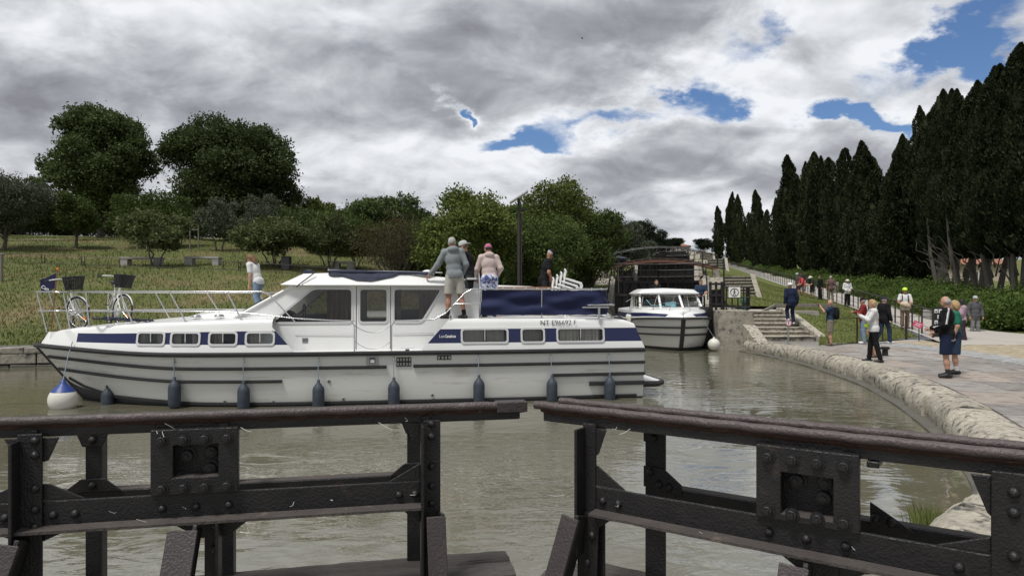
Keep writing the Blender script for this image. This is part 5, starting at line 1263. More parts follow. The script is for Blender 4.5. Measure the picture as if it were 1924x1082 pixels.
# ------------------------------------------------------------------ small cruiser in the lock mouth
def small_cruiser(loc, rz, lab, beam=1.0, band='navy_paint'):
    b = thing('small_cruiser', lab, 'boat', loc, rz); HB = 1.68 * beam
    xst = lambda z: interp(z, [(-.5, 3.6), (0, 4.55), (.5, 4.85), (1.4, 5.2), (2, 5.3)])
    Bz2 = lambda z: HB * interp(z, [(-.5, .45), (-.25, .78), (0, .88), (.5, .96), (1.4, 1.0)])
    def sh(t):
        s_ = .95 + .05 * smooth01(t / .3)
        return s_ * (max(0, 1 - ((t - .55) / .45) ** 2.6) ** .8 if t > .55 else 1)
    zs2 = lambda t: 1.12 + .22 * smooth01((t - .4) / .6); x0 = -4.9
    ts_ = list(np.linspace(0, .55, 8)) + list(np.linspace(.58, .92, 14)) + list(np.linspace(.93, 1, 8)); qs2 = [0, .12, .24, .34, .44, .6, .8, 1]
    mb = MB()
    for sgn in (1, -1):
        rg = []
        for t in ts_: rg.append([(x0 + t * (xst(lerp(-.5, zs2(t), q)) - x0), sgn * Bz2(lerp(-.5, zs2(t), q)) * sh(t), lerp(-.5, zs2(t), q)) for q in qs2])
        b0 = len(mb.f); mb.loft(rg, closed=False)
        for i in range(b0, len(mb.f)): mb.m[i] = 1 if (i - b0) % (len(qs2) - 1) < 3 else 0
    mb.add([(x0, s_ * Bz2(z) * .95, z) for s_ in (1, -1) for z in (-.5, 0, .6, 1.12)], [(0, 1, 5, 4), (1, 2, 6, 5), (2, 3, 7, 6)])
    hull2 = mb.build('hull', ['hull_white', 'antifoul'], b, smooth=40)
    def hy2(x, z): return Bz2(z) * sh(min(1, (x - x0) / (xst(z) - x0)))
    def stk(nm, zf, mt, h_, pr_):
        for sgn in (1, -1):
            rg = []
            for t in ts_:
                z = zf(t); x = x0 + t * (xst(z) - x0); y = Bz2(z) * sh(t); k = .6 + .4 * (1 - t); rg.append([(x, sgn * (y - .02), z - h_ / 2), (x + pr_ * t, sgn * (y + pr_), z - h_ / 2), (x + pr_ * t, sgn * (y + pr_), z + h_ / 2), (x, sgn * (y - .02), z + h_ / 2)])
            MB().loft(rg).build(nm, mt, hull2, smooth=50)
    stk('rub_rail', lambda t: zs2(t), 'rubber', .10, .05); stk('rail_insert', lambda t: zs2(t) + .005, 'rail_pvc', .04, .06); stk('strake', lambda t: .80 + .16 * t, 'rubber', .075, .045); stk('strake', lambda t: .50 + .16 * t, 'rubber', .075, .045)
    rg = [[(xst(z) - .15, .10, z), (xst(z) + .045, .075, z), (xst(z) + .045, -.075, z), (xst(z) - .15, -.10, z)] for z in np.linspace(-.3, 1.3, 8)]
    MB().loft(rg).build('stem_guard', 'rubber', hull2)
    # topsides and deck
    xf2 = lambda z: interp(z, [(1.1, 5.15), (1.35, 5.1), (1.6, 4.75)])
    def ys2_(x, z): return (HB - .06 - .2 * (z - 1.2)) * sh(min(1, (x - x0) / (xf2(z) - x0)))
    zt2 = lambda x: interp(x, [(-4.9, 1.62), (3.2, 1.66), (4.4, 1.60), (4.85, 1.50), (5.1, 1.37)])
    colsx = list(np.linspace(-4.9, 3, 10)) + list(np.linspace(3.2, 5.1, 14))
    for sgn in (1, -1):
        mb = MB(); V = []
        for x in colsx:
            z0 = zs2((x - x0) / (5.2 - x0)); z1 = zt2(x)
            for q in (0, .25, .68, .93, 1): z = lerp(z0, z1, q); V.append((x, sgn * max(0, ys2_(min(x, xf2(z)), z) - (.04 if q == 1 else 0)), z))
        mb.v = V
        for i in range(len(colsx) - 1):
            for j in range(4): mb.f.append([i * 5 + j, (i + 1) * 5 + j, (i + 1) * 5 + j + 1, i * 5 + j + 1]); mb.m.append(1 if j == 1 and colsx[i + 1] < 4.55 else 0)
        mb.build('topside', ['gelcoat', band], b, smooth=40)
    sheet('deck', [[(x, max(0, ys2_(min(x, xf2(zt2(x))), zt2(x)) - .04) * a, zt2(x) + .12 * (1 - a * a)) for a in np.linspace(1, -1, 13)] for x in colsx], 'gelcoat', 50, b)
    W2 = HB * .74
    # cabin and windscreen
    def wf2(y, q, o_=0): return (lerp(2.25, 1.35, q) + .28 * (1 - (y / W2) ** 2) + .5 * o_, y * lerp(1, .93, q), lerp(1.72, 2.36, q) + .8 * o_)
    yb2 = [-W2, -W2 * .36, W2 * .36, W2]
    for i in range(3): sheet('windscreen', [[wf2(y, q) for y in np.linspace(yb2[i] + .07, yb2[i + 1] - .07, 6)] for q in (.06, .5, .95)], 'glass_dark', 179, b)
    for y in yb2: MB().tube([wf2(y, q, .004) for q in (0, .5, 1)], .055, 6).build('screen_pillar', 'gelcoat', b, smooth=60)
    for q in (0, 1): MB().tube([wf2(y, q) for y in np.linspace(-W2, W2, 13)], .05, 6).build('screen_rail', 'gelcoat', b, smooth=60)
    MB().tube([wf2(.25, .05, .05), wf2(.05, .6, .05)], .012, 5).build('wiper', 'black_plastic', b)
    for sgn in (1, -1):
        ou = [(2.2, 1.66), (-1.6, 1.66), (-1.6, 2.36), (1.35, 2.36)]; ho = [round_poly([(1.75, 1.78), (.75, 1.78), (.75, 2.27), (1.3, 2.27)], .05), round_poly([(.6, 1.78), (-.5, 1.78), (-.5, 2.27), (.6, 2.27)], .05)]
        fn = lambda p, q: (p, sgn * (W2 - .09 * (q - 1.66) * 1.2), q)
        mb = MB(); holed_panel(mb, ou, ho, fn); mb.build('cabin_side', 'gelcoat', b)
        for h_ in ho: mb = MB(); mb.add([(p, sgn * (W2 - .09 * (q - 1.66) * 1.2 - .01), q) for p, q in h_], [tuple(range(len(h_)))]); mb.build('side_pane', 'glass_dark', b)
    rg = []
    for (x, wb, zt3, wt) in ((1.80, W2 * .98, 2.42, W2 * .9), (1.45, W2 * 1.03, 2.56, W2 * .86), (0, W2 * 1.05, 2.60, W2 * .88), (-1.7, W2 * 1.03, 2.55, W2 * .86)): rg.append([(x, wb, 2.36), (x, wb, 2.40), (x, wt, zt3), (x, 0, zt3 + .05), (x, -wt, zt3), (x, -wb, 2.40), (x, -wb, 2.36)])
    MB().loft(rg).build('roof', 'gelcoat', b, smooth=30, bevel=.02)
    MB().box((.2, .3, 1.9), (.3, .4, .7)).build('seat_back', 'white_plastic', b); MB().box((0, 0, 1.45), (3.6, 2 * W2 - .1, .06)).build('cabin_sole', 'dark_interior', b)
    rpp = lambda x: max(.12, ys2_(min(x, xf2(zt2(x))), zt2(x)) - .12)
    for sgn in (1, -1):
        xs_ = [1.2, 2.2, 3.0, 3.6, 4.1, 4.45, 4.6]
        MB().tube([(-1.5, sgn * rpp(-1.5), 2.0), (.8, sgn * rpp(.8), 2.15)] + [(x, sgn * rpp(x), 2.24) for x in xs_] + [(4.68, sgn * .12, 2.24)], .016, 6).build('top_rail', 'steel', b, smooth=60)
        MB().tube([(.8, sgn * rpp(.8), 1.9)] + [(x, sgn * rpp(x), 1.95) for x in xs_] + [(4.7, sgn * .12, 1.95)], .012, 6).build('mid_rail', 'steel', b, smooth=60)
        for x in (1.4, 2.5, 3.5, 4.3): MB().tube([(x, sgn * rpp(x), zt2(x)), (x + .22, sgn * rpp(x + .22), 2.24)], .015, 6).build('stanchion', 'steel', b, smooth=60)
    return b
sc1 = Vector((6.95, 27.6, WATER)); ax = Vector((-.055, -.9985)); scl = sc1 - Vector((ax.x, ax.y, 0)) * 5.2; SYAW = math.atan2(ax.y, ax.x)
sb = small_cruiser(scl, SYAW, 'small white cruiser coming bow first out of the lock', beam=1.1)
def sw(x, y, z): return scl + Matrix.Rotation(SYAW, 3, 'Z') @ Vector((x, y, z))
for x in (.9, 1.1, 1.3, 1.5, 1.7): pass
rc2 = thing('teal_rope', 'teal mooring rope coiled on the small cruiser foredeck', 'rope', sw(3.0, -.15, 1.80), SYAW)
MB().tube([((.17 + .03 * math.sin(t * .9)) * math.cos(t) * 1.6, .22 * math.sin(t), .02 + .006 * t) for t in np.linspace(0, 28, 140)], .016, 5).build('coil', 'rope_teal', rc2, smooth=60)
MB().tube([(.2, -.3, .02), (-.6, -.75, .06), (-1.1, -.9, .3)], .013, 5).build('tail', 'rope_teal', rc2, smooth=60)
bf = thing('white_ball_fender', 'white ball fender beside the small cruiser bow', 'fender', sw(4.55, 1.35, .26), SYAW)
MB().sphere((0, 0, 0), .25, 16).build('body', 'buoy_white', bf, smooth=179); MB().lathe([(.06, .23), (.04, .30), (.01, .31)], n=10).build('eye', 'buoy_white', bf, smooth=50); MB().tube([(0, 0, .3), (-.05, -.25, .7), (-.1, -.45, 1.05)], .010, 5).build('rope', 'rope', bf)
for i, x in enumerate((1.2, 1.55, 1.9, 2.25)):
    f = thing('grey_fender', 'pale fender hanging in the row beside the small cruiser stripe', 'fender', sw(x, -1.82, 1.15), SYAW, 'pale fenders on the small cruiser')
    MB().lathe([(.02, .28), (.05, .25), (.07, .2), (.07, -.2), (.04, -.25), (.01, -.26)], n=10).build('body', 'buoy_white', f, smooth=50); MB().tube([(0, 0, .27), (.0, .12, .6)], .01, 5).build('rope', 'rope', f)
# the boat lying abreast of it
tb_c = Vector((-.75, 24.5, WATER)); TYAW = math.atan2(.41, .91); third = small_cruiser(tb_c, TYAW, 'white cruiser moored at the bank behind the stern of the long one', beam=.74)
def tw(x, y, z): return tb_c + Matrix.Rotation(TYAW, 3, 'Z') @ Vector((x, y, z))
cz = [(4.55, .25), (4.2, .75), (3.4, 1.0), (2.6, 1.08)]
sheet('bow_canvas', [[(x, s_ * y, z) for s_ in (1,) for x, y in cz] for z in (1.66, 2.2)], 'navy_canvas', 179, third); sheet('bow_canvas', [[(x, -y, z) for x, y in cz] for z in (1.66, 2.2)], 'navy_canvas', 179, third)
# ------------------------------------------------------------------ vegetation
def leaf_quads(c, dirs, ln, wd):
    """diamond leaves: c (N,3) centres, dirs (N,3) long axes"""
    k = len(c); rnd = rng.normal(size=(k, 3)); w = np.cross(dirs, rnd); w /= np.linalg.norm(w, axis=1, keepdims=True) + 1e-9
    L = dirs * ln[:, None] * .5; W = w * wd[:, None] * .5; up = np.cross(dirs, w) * (wd[:, None] * .18)
    vs = np.stack([c - L, c + W - L * .1 + up, c + L, c - W - L * .1 + up], 1).reshape(-1, 3)
    return vs, np.arange(4 * k).reshape(-1, 4)
_ico = None
def ico():
    global _ico
    if _ico is None:
        bm = bmesh.new(); bmesh.ops.create_icosphere(bm, subdivisions=2, radius=1); _ico = (np.array([v.co[:] for v in bm.verts]), np.array([[v.index for v in f.verts] for f in bm.faces])); bm.free()
    return _ico
def unit(k):
    d = rng.normal(size=(k, 3)); return d / np.linalg.norm(d, axis=1, keepdims=True)
def crown_mesh(lobes, n, size, clump=26, spread=.16, asp=.55, upb=.2, core=.70):
    n = int(n * 2.1); size *= .78; core *= 1.06
    """lobes: (centre, radii). returns verts, quads (core spheres as degenerate quads)"""
    vol = np.array([np.prod(r) ** (2 / 3) for _, r in lobes]); pr = vol / vol.sum(); C, Dn = [], []
    for (c, r), p in zip(lobes, pr):
        k = max(3, int(n * p / clump)); d = unit(k); d[:, 2] += .18; d /= np.linalg.norm(d, axis=1, keepdims=True)
        rad = 1.06 - .36 * rng.random(k) ** 1.5 + .10 * rng.normal(size=k) * (rng.random(k) < .3)
        cc = np.array(c) + d * np.array(r) * rad[:, None]; rr = float(np.mean(r)) * spread + .05
        pts = np.repeat(cc, clump, 0) + rng.normal(size=(k * clump, 3)) * rr * np.array([1, 1, .7]); C.append(pts); Dn.append(np.repeat(d, clump, 0))
    C = np.concatenate(C); Dn = np.concatenate(Dn); dr = Dn * .6 + unit(len(C)) * .9; dr[:, 2] += upb; dr /= np.linalg.norm(dr, axis=1, keepdims=True)
    ln = size * rng.uniform(.7, 1.35, len(C)); V, Fq = leaf_quads(C, dr, ln, ln * asp)
    if core > 0:
        iv, if_ = ico(); vs = [V]; fs = [Fq]; b0 = len(V)
        for li, (c, r) in enumerate(lobes):
            if li: continue
            q = iv * (1 + .22 * rng.normal(size=(len(iv), 1))) * np.array(r) * core + np.array(c); vs.append(q); fs.append(np.concatenate([if_, if_[:, 2:3]], 1) + b0); b0 += len(q)
        return vs, fs
    return [V], [Fq]
def crown_obj(name, parts, mt, parent):
    V = np.concatenate(parts[0]); quads = parts[1][0]; me = bpy.data.meshes.new(name); tris = np.concatenate(parts[1][1:])[:, :3] if len(parts[1]) > 1 else np.zeros((0, 3), int)
    loops = np.concatenate([quads.ravel(), tris.ravel()]).astype(np.int32); ls = np.concatenate([np.arange(len(quads)) * 4, len(quads) * 4 + np.arange(len(tris)) * 3]).astype(np.int32)
    me.vertices.add(len(V)); me.vertices.foreach_set('co', V.astype(np.float32).ravel()); me.loops.add(len(loops)); me.loops.foreach_set('vertex_index', loops)
    me.polygons.add(len(ls)); me.polygons.foreach_set('loop_start', ls); me.update(calc_edges=True)
    return _finish(name, me, mt, parent, None)
def limb(mb, a, b_, r0, r1, wob=.12, n_=6):
    a, b_ = Vector(a), Vector(b_); L = (b_ - a).length; pts = []
    for i in range(n_ + 1):
        t = i / n_; p = a.lerp(b_, t) + Vector((random.gauss(0, 1), random.gauss(0, 1), random.gauss(0, .5))) * wob * L * .25 * math.sin(math.pi * t); p.z += .10 * L * math.sin(math.pi * t) * .5; pts.append(p)
    mb.tube(pts, [lerp(r0, r1, (i / n_) ** .8) for i in range(n_ + 1)], 7)
def tree(name, label, px, D, top, width, mt, group=None, n=9000, size=.22, bot=.25, nl=9, stems=1, bark='bark', core=.70, asp=.55, base=None, flat=1.0, spread=.16, trunk_r=None, seed=None, zfun=None, lr=(.26, .46)):
    if seed is not None: random.seed(seed)
    X = (px - 962) / FPX * D; z0 = (zfun or zleft)(X, D) - .1; H = EYE + (HZ - top) / FPX * D - z0; W = width / FPX * D / 2
    t = thing(name, label, 'tree', (X, D, z0), 0, group)
    cz_ = H * (bot + 1) / 2; rz_ = H * (1 - bot) / 2; lobes = [((0, 0, cz_ - .05 * rz_), (W * .62, W * .62, rz_ * .70))]
    for i in range(nl):
        a = 2 * math.pi * (i + random.random() * .6) / nl * 2.0; e = random.uniform(-.75, .95); ce = math.sqrt(max(0, 1 - e * e)) ** flat; s_ = random.uniform(*lr) * .92
        lobes.append(((W * (1.06 - s_) * ce * math.cos(a), W * (1 - s_) * ce * math.sin(a), cz_ + rz_ * (1 - s_ * .8) * e), (W * s_, W * s_, max(rz_ * s_ * .9, W * s_ * .55))))
    crown_obj('crown', crown_mesh(lobes, n, size, spread=spread, asp=asp, core=core), mt, t)
    tr_ = trunk_r or max(.06, H * .022)
    if stems == 1:
        mb = MB(); mb.tube([(0, 0, -.1), (.03 * H * random.uniform(-1, 1) * .5, 0, H * bot * .5), (.02 * H * random.uniform(-1, 1), .01 * H, H * bot * 1.15), (0, 0, cz_)], [tr_ * 1.35, tr_, tr_ * .85, tr_ * .4], 10); mb.build('trunk', bark, t, smooth=60); s0 = [(0, 0, H * bot * .9)]
    else:
        mb = MB(); s0 = []
        for i in range(stems):
            a = i * 6.28 / stems + .4; q = (W * .35 * math.cos(a), W * .35 * math.sin(a), H * bot * 1.5); limb(mb, (.08 * math.cos(a), .08 * math.sin(a), -.1), q, tr_ * .75, tr_ * .5); s0.append(q)
        mb.build('trunk', bark, t, smooth=60)
    mb = MB()
    for i, (c, r_) in enumerate(lobes[1:]): limb(mb, s0[i % len(s0)], c, tr_ * .45, tr_ * .1)
    mb.build('limb', bark, t, smooth=60)
    return t
G1 = 'broadleaf trees on the far bank'
tree('oak_tree', 'tall dark oak with one bare trunk above the sandy path', 188, 60, 206, 186, 'leaf_oak', n=24000, size=.33, bot=.10, nl=34, seed=1, lr=(.17, .34), spread=.2)
tree('oak_tree', 'broad dark domed oak, the widest crown on the far bank', 432, 58, 226, 246, 'leaf_oak', n=32000, size=.33, bot=.03, nl=42, seed=2, lr=(.15, .32), spread=.2)
tree('olive_tree', 'grey green bushy tree beside the timber post on the bank', 8, 42, 318, 160, 'leaf_grey', n=9000, size=.17, bot=.16, nl=10, seed=3)
tree('young_tree', 'small bent tree standing alone below the tall oak', 143, 45, 357, 85, 'leaf_mid', n=3200, size=.20, bot=.22, nl=7, core=.45, seed=4)
tree('loquat_tree', 'loquat tree in front of the long concrete bench', 290, 35.5, 396, 132, 'leaf_loquat', n=3600, size=.26, bot=.30, nl=9, stems=3, core=.5, asp=.36, seed=5, bark='bark_pale')
tree('young_tree', 'leafy young tree tied to stakes behind the loquat', 288, 47, 358, 150, 'leaf_mid', n=5200, size=.22, bot=.22, nl=8, core=.6, seed=6)
tree('almond_tree', 'slim grey leaved tree between the oak and the stakes', 412, 45, 366, 80, 'leaf_grey', n=2600, size=.16, bot=.22, nl=8, core=.45, stems=2, seed=7)
tree('almond_tree', 'second grey leaved tree nearer the broad oak', 492, 50, 362, 85, 'leaf_grey', n=3000, size=.17, bot=.2, nl=8, core=.5, seed=8)
tree('loquat_tree', 'wide loquat tree behind the girl on the bow', 515, 36, 404, 150, 'leaf_loquat', n=4600, size=.26, bot=.28, nl=10, stems=4, core=.55, asp=.36, seed=9, bark='bark_pale')
tree('loquat_tree', 'loquat tree behind the front of the cabin roof', 618, 36.5, 404, 110, 'leaf_loquat', n=3600, size=.24, bot=.26, nl=9, stems=4, core=.55, asp=.36, seed=10, bark='bark_pale')
tree('loquat_tree', 'darker loquat tree crowding the brown twiggy tree', 668, 38, 415, 80, 'leaf_mid', n=3000, size=.22, bot=.25, nl=8, stems=3, core=.6, asp=.4, seed=11)
tree('young_tree', 'light green tree peeping out right behind the broad oak', 585, 62, 366, 95, 'leaf_yellow', n=4000, size=.26, bot=.1, nl=8, seed=12)
tree('mixed_tree', 'dark tufted tree with open twigs against the sky', 722, 50, 363, 140, 'leaf_oak', n=3600, size=.26, bot=.35, nl=12, core=.35, seed=13)
tree('mixed_tree', 'dark evergreen filling in left of the tufted tree', 648, 58, 385, 110, 'leaf_mid', n=5000, size=.26, bot=.05, nl=9, seed=14)
tb_ = tree('brown_tree', 'brown twiggy tree showing many bare stems behind the cabin roof', 742, 35, 402, 160, 'leaf_brown', n=5200, size=.10, bot=.18, nl=12, stems=6, core=.0, spread=.3, seed=15)
mb = MB()
for i in range(150):
    a, e = random.uniform(0, 6.28), random.uniform(.2, 1.2); r0 = random.uniform(.1, .5); q = Vector((r0 * math.cos(a), r0 * math.sin(a), random.uniform(.8, 2.4))); dq = Vector((math.cos(a) * math.cos(e), math.sin(a) * math.cos(e), math.sin(e))) * random.uniform(.8, 1.7); limb(mb, q, q + dq, .014, .004, .3, 4)
mb.build('twigs', 'bark', tb_)
tree('walnut_tree', 'large yellow green tree behind the three people on deck', 880, 33.5, 354, 185, 'leaf_yellow', n=15000, size=.20, bot=.10, nl=16, core=.72, seed=16)
tree('walnut_tree', 'tall airy tree whose top rises right of the lamp', 1040, 41, 333, 150, 'leaf_yellow', n=9000, size=.21, bot=.18, nl=15, core=.55, seed=17)
tree('acacia_tree', 'drooping green tree behind the man at the stacked chairs', 1020, 36, 392, 170, 'leaf_mid', n=12000, size=.16, bot=.02, nl=14, core=.7, seed=18)
tree('acacia_tree', 'rounded green tree between the airy tree and the lock', 1110, 46, 374, 130, 'leaf_mid', n=10000, size=.20, bot=.02, nl=13, core=.7, seed=19)
tree('olive_tree', 'grey green tree leaning toward the lock gates', 1165, 56, 398, 100, 'leaf_grey', n=7000, size=.22, bot=.02, nl=11, core=.7, seed=20)
tree('olive_tree', 'low grey tree beside the upper lock', 1205, 74, 440, 60, 'leaf_grey', n=3500, size=.24, bot=.0, nl=8, seed=21)
tree('pine_tree', 'dark conifer with spiky top beyond the lock trees', 1205, 92, 414, 70, 'leaf_pine', n=5000, size=.34, bot=.02, nl=12, asp=.3, seed=22)
tree('pine_tree', 'dark conifer next to the pale house up the flight', 1240, 110, 430, 40, 'leaf_pine', n=4000, size=.34, bot=.0, nl=9, asp=.3, seed=23)
tree('pine_tree', 'flat umbrella pine over the pale house', 1268, 175, 446, 34, 'leaf_pine', n=3000, size=.5, bot=.3, nl=7, asp=.3, seed=24)
def zfar(X, D): return interp(D, ZSIDE)
tree('pine_tree', 'dark pine at the far end of the ramp', 1322, 190, 448, 42, 'leaf_pine', n=3000, size=.5, bot=.1, nl=7, asp=.3, seed=25, zfun=zfar)
for i, (px, D, top, w) in enumerate(((40, 72, 332, 130), (118, 76, 372, 110), (255, 72, 385, 150), (560, 74, 415, 120), (800, 60, 396, 120), (960, 56, 380, 140), (640, 84, 400, 120), (10, 84, 392, 150), (170, 86, 398, 150), (330, 84, 402, 150), (450, 86, 400, 150), (720, 80, 408, 130))):
    tree('background_tree', ['dark tree on the rise behind the grey bushy tree', 'dark tree on the rise left of the tall oak', 'dark tree filling the gap between the two oaks', 'dark tree low behind the light green tree', 'dark tree behind the brown twiggy tree', 'dark tree behind the solar lamp', 'distant dark tree right of the light green one', 'distant tree under the grey bushy tree crown', 'distant tree seen under the tall oak crown', 'distant tree seen past the loquat and stakes', 'distant tree seen under the broad oak crown', 'distant tree behind the tufted tree'][i], px, D, top, w, 'leaf_oak' if i % 2 == 0 else 'leaf_mid', n=6000, size=.34, bot=.0, nl=11, seed=40 + i)
# understory shrubs
shr = []
def shrub_mesh(nm, mt, n=2600, size=.14, W=1.5, H=1.3, nl=7):
    lobes = [((0, 0, H * .42), (W * .7, W * .55, H * .45))]
    for i in range(nl): a = i * 6.28 / nl + random.random(); s_ = random.uniform(.3, .48); lobes.append(((W * .55 * math.cos(a), W * .45 * math.sin(a), H * random.uniform(.3, .62)), (W * s_, W * s_, H * s_ * .9)))
    return crown_obj('foliage', crown_mesh(lobes, n, size, clump=18, spread=.2), mt, None)
def shrub(src, name, label, loc, rz, sc, group):
    t = thing(name, label, 'shrub', loc, rz, group); f = src.copy(); col.objects.link(f); f.parent = t; f.scale = sc
    return t
srcs = [shrub_mesh('s', 'leaf_oak', 3000), shrub_mesh('s', 'leaf_mid', 3000), shrub_mesh('s', 'leaf_hedge', 3600, .13), shrub_mesh('s', 'leaf_hedge', 3600, .15)]
for i, (px, D) in enumerate(((330, 62), (460, 60), (520, 58), (570, 56), (610, 54), (655, 52), (700, 50), (745, 48), (800, 46), (850, 44), (920, 43), (985, 45), (1060, 50), (480, 56), (545, 52), (640, 47), (780, 42))):
    X = (px - 962) / FPX * D; shrub(srcs[i % 2], 'understory_shrub', 'dark shrub in the thicket under the bank trees', (X, D, zleft(X, D) - .15), random.uniform(0, 6), (1.7, 1.5, random.uniform(1.5, 2.4)), 'thicket shrubs under the bank trees')
# ------------------------------------------------------------------ cypress avenue
def cypress_crown(nm, n=9000, tips=1, bare=.05, lsz=1.0, ex=.8):
    """unit tree: height 1, half width about .14"""
    C, Dr = [], []; axes = [(0, 0, 1.0, 1.0)] + [(random.uniform(-.075, .075), random.uniform(-.07, .07), random.uniform(.66, .95), random.uniform(.55, .85)) for _ in range(tips - 1)]; ph = random.uniform(0, 6)
    for ax_, ay_, ht, wd in axes:
        k = int(n / len(axes)); q = rng.random(k) ** .85; h = bare + q * (ht - bare)
        prof = lambda q: np.power(np.clip(q, 0, 1), .35) * np.power(np.clip(1 - q, 0, 1), ex) * (1.0 + .5 * ex)
        a = rng.uniform(0, 2 * np.pi, k); lump = 1 + .20 * np.sin(a * 2 + h * 17 + ax_ * 90 + ph) + .17 * np.sin(a * 3 - h * 31 + ph) + .13 * np.sin(h * 58 + a * 2)
        r_ = .145 * wd * prof(q) * lump * rng.uniform(.80, 1.04, k)
        fx = ax_ * np.clip(q * 1.6, 0, 1) + .02 * np.sin(h * 6 + ph) * h; fy = ay_ * np.clip(q * 1.6, 0, 1)
        C.append(np.stack([fx + r_ * np.cos(a), fy + r_ * np.sin(a), h], 1)); d = np.stack([np.cos(a) * .45, np.sin(a) * .45, np.ones(k)], 1) + .35 * rng.normal(size=(k, 3)); Dr.append(d / np.linalg.norm(d, axis=1, keepdims=True))
    C = np.concatenate(C); Dr = np.concatenate(Dr); ln = rng.uniform(.014, .028, len(C)) * lsz; V, Fq = leaf_quads(C, Dr, ln, ln * .42); vs = [V]; fs = [Fq]; b0 = len(V)
    for ax_, ay_, ht, wd in axes:
        core = []; m_ = 12; hs = np.linspace(0.02, .96, 12)
        for q in hs:
            rr = .145 * wd * (q ** .35) * ((1 - q) ** ex) * (1.0 + .5 * ex) * .58
            for j in range(m_): a = 2 * math.pi * j / m_; core.append((ax_ * min(1, q * 1.6) + rr * math.cos(a), ay_ * min(1, q * 1.6) + rr * math.sin(a), bare + q * (ht - bare)))
        t_ = []
        for i in range(len(hs) - 1):
            for j in range(m_):
                p, q2, r2, s2 = i * m_ + j, i * m_ + (j + 1) % m_, (i + 1) * m_ + (j + 1) % m_, (i + 1) * m_ + j; t_ += [(p, q2, r2, r2), (p, r2, s2, s2)]
        vs.append(np.array(core)); fs.append(np.array(t_) + b0); b0 += len(core)
    return crown_obj('crown', (vs, fs), 'leaf_cypress', None)
random.seed(5)
cy = [cypress_crown('c', 16000, 2, ex=.70), cypress_crown('c', 16000, 3, ex=.60), cypress_crown('c', 16000, 3, ex=.85), cypress_crown('c', 36000, 2, .22, .62, .78), cypress_crown('c', 36000, 3, .22, .62, .74)]
def cypress(D, off, H, W, var, label, group, bare=False):
    X = 27 + .2 * (D - 36.5) + off; z0 = zverge(X, D) - .1
    t = thing('cypress_tree', label, 'tree', (X, D, z0), random.uniform(0, 6.28), group); c = cy[var].copy(); col.objects.link(c); c.parent = t; c.scale = (W / .145, W / .145, H)
    mb = MB()
    if bare:
        for i in range(random.choice((3, 4, 5))):
            a = i * 1.7 + random.random(); q = random.uniform(.5, 1.1); mb.tube([(.16 * math.cos(a), .16 * math.sin(a), -.1), (.25 * math.cos(a), .25 * math.sin(a), 1.2), (q * .7 * math.cos(a), q * .7 * math.sin(a), 3.0), (q * 1.1 * math.cos(a), q * 1.1 * math.sin(a), H * .45)], [.24, .17, .13, .05], 7)
        for i in range(9): a = random.uniform(0, 6.28); limb(mb, (.3 * math.cos(a), .3 * math.sin(a), random.uniform(1.5, 3)), (1.5 * math.cos(a), 1.5 * math.sin(a), random.uniform(2.8, 4.6)), .05, .012, .3, 4)
    else: mb.tube([(0, 0, -.1), (0, 0, H * .1), (0, 0, H * .7)], [.26, .2, .05], 8)
    mb.build('trunk', 'bark_pale', t, smooth=60)
CYL = 'dark cypress in the avenue along the ramp'; CYG = 'cypresses along the ramp'
def top_row(px): return interp(px, [(1345, 388), (1372, 360), (1390, 366), (1425, 357), (1455, 345), (1490, 292), (1527, 286), (1575, 278), (1600, 300), (1632, 264), (1665, 275), (1700, 255), (1735, 196), (1765, 168), (1800, 170), (1835, 156), (1870, 128), (1912, 86), (2000, 60)])
for px, var in ((1346, 0), (1371, 0), (1391, 0), (1424, 0), (1442, 1), (1460, 2), (1490, 0), (1508, 1), (1528, 1), (1548, 2), (1577, 1), (1602, 2), (1632, 0), (1653, 0), (1672, 2)):
    q = (px - 962) / FPX; D = 19.7 / (q - .2); X = q * D; H = EYE + (HZ - top_row(px) - (random.uniform(10, 60) if px in (1442, 1460, 1508, 1548, 1602, 1653, 1672) else 0)) / FPX * D - zverge(X, D) + .1
    cypress(D, random.uniform(-.6, .6), H, min(2.3, H * .145) * random.uniform(.8, 1.15), var, CYL, CYG)
for px, var in ((1408, 1), (1476, 0), (1516, 2), (1556, 1), (1590, 0), (1616, 2), (1644, 1), (1686, 0), (1712, 2), (1742, 1)):
    q = (px - 962) / FPX; D = 22.5 / (q - .2); X = q * D; H = EYE + (HZ - top_row(px) - random.uniform(12, 40)) / FPX * D - zverge(X, D) + .1
    cypress(D, X - (27 + .2 * (D - 36.5)), H, min(2.4, H * .15), var, 'dark cypress of the back row behind the ramp avenue', 'back row of cypresses')
for px, D, var, W in ((1702, 62, 3, 2.0), (1733, 57, 4, 2.0), (1764, 52, 3, 2.1), (1788, 47, 4, 1.8), (1806, 43, 3, 1.8), (1837, 41.5, 4, 2.1), (1870, 38.5, 3, 2.1), (1914, 36, 4, 2.4), (1965, 34.5, 3, 2.3), (2035, 33, 4, 2.5)):
    X = (px - 962) / FPX * D; H = EYE + (HZ - top_row(px)) / FPX * D - zverge(X, D) + .1; cypress(D, X - (27 + .2 * (D - 36.5)), H, W, var, 'old cypress with bare fluted trunks at the foot of the ramp', 'old cypresses at the foot of the ramp', True)
random.seed(9)
k = 0; D = 25.6
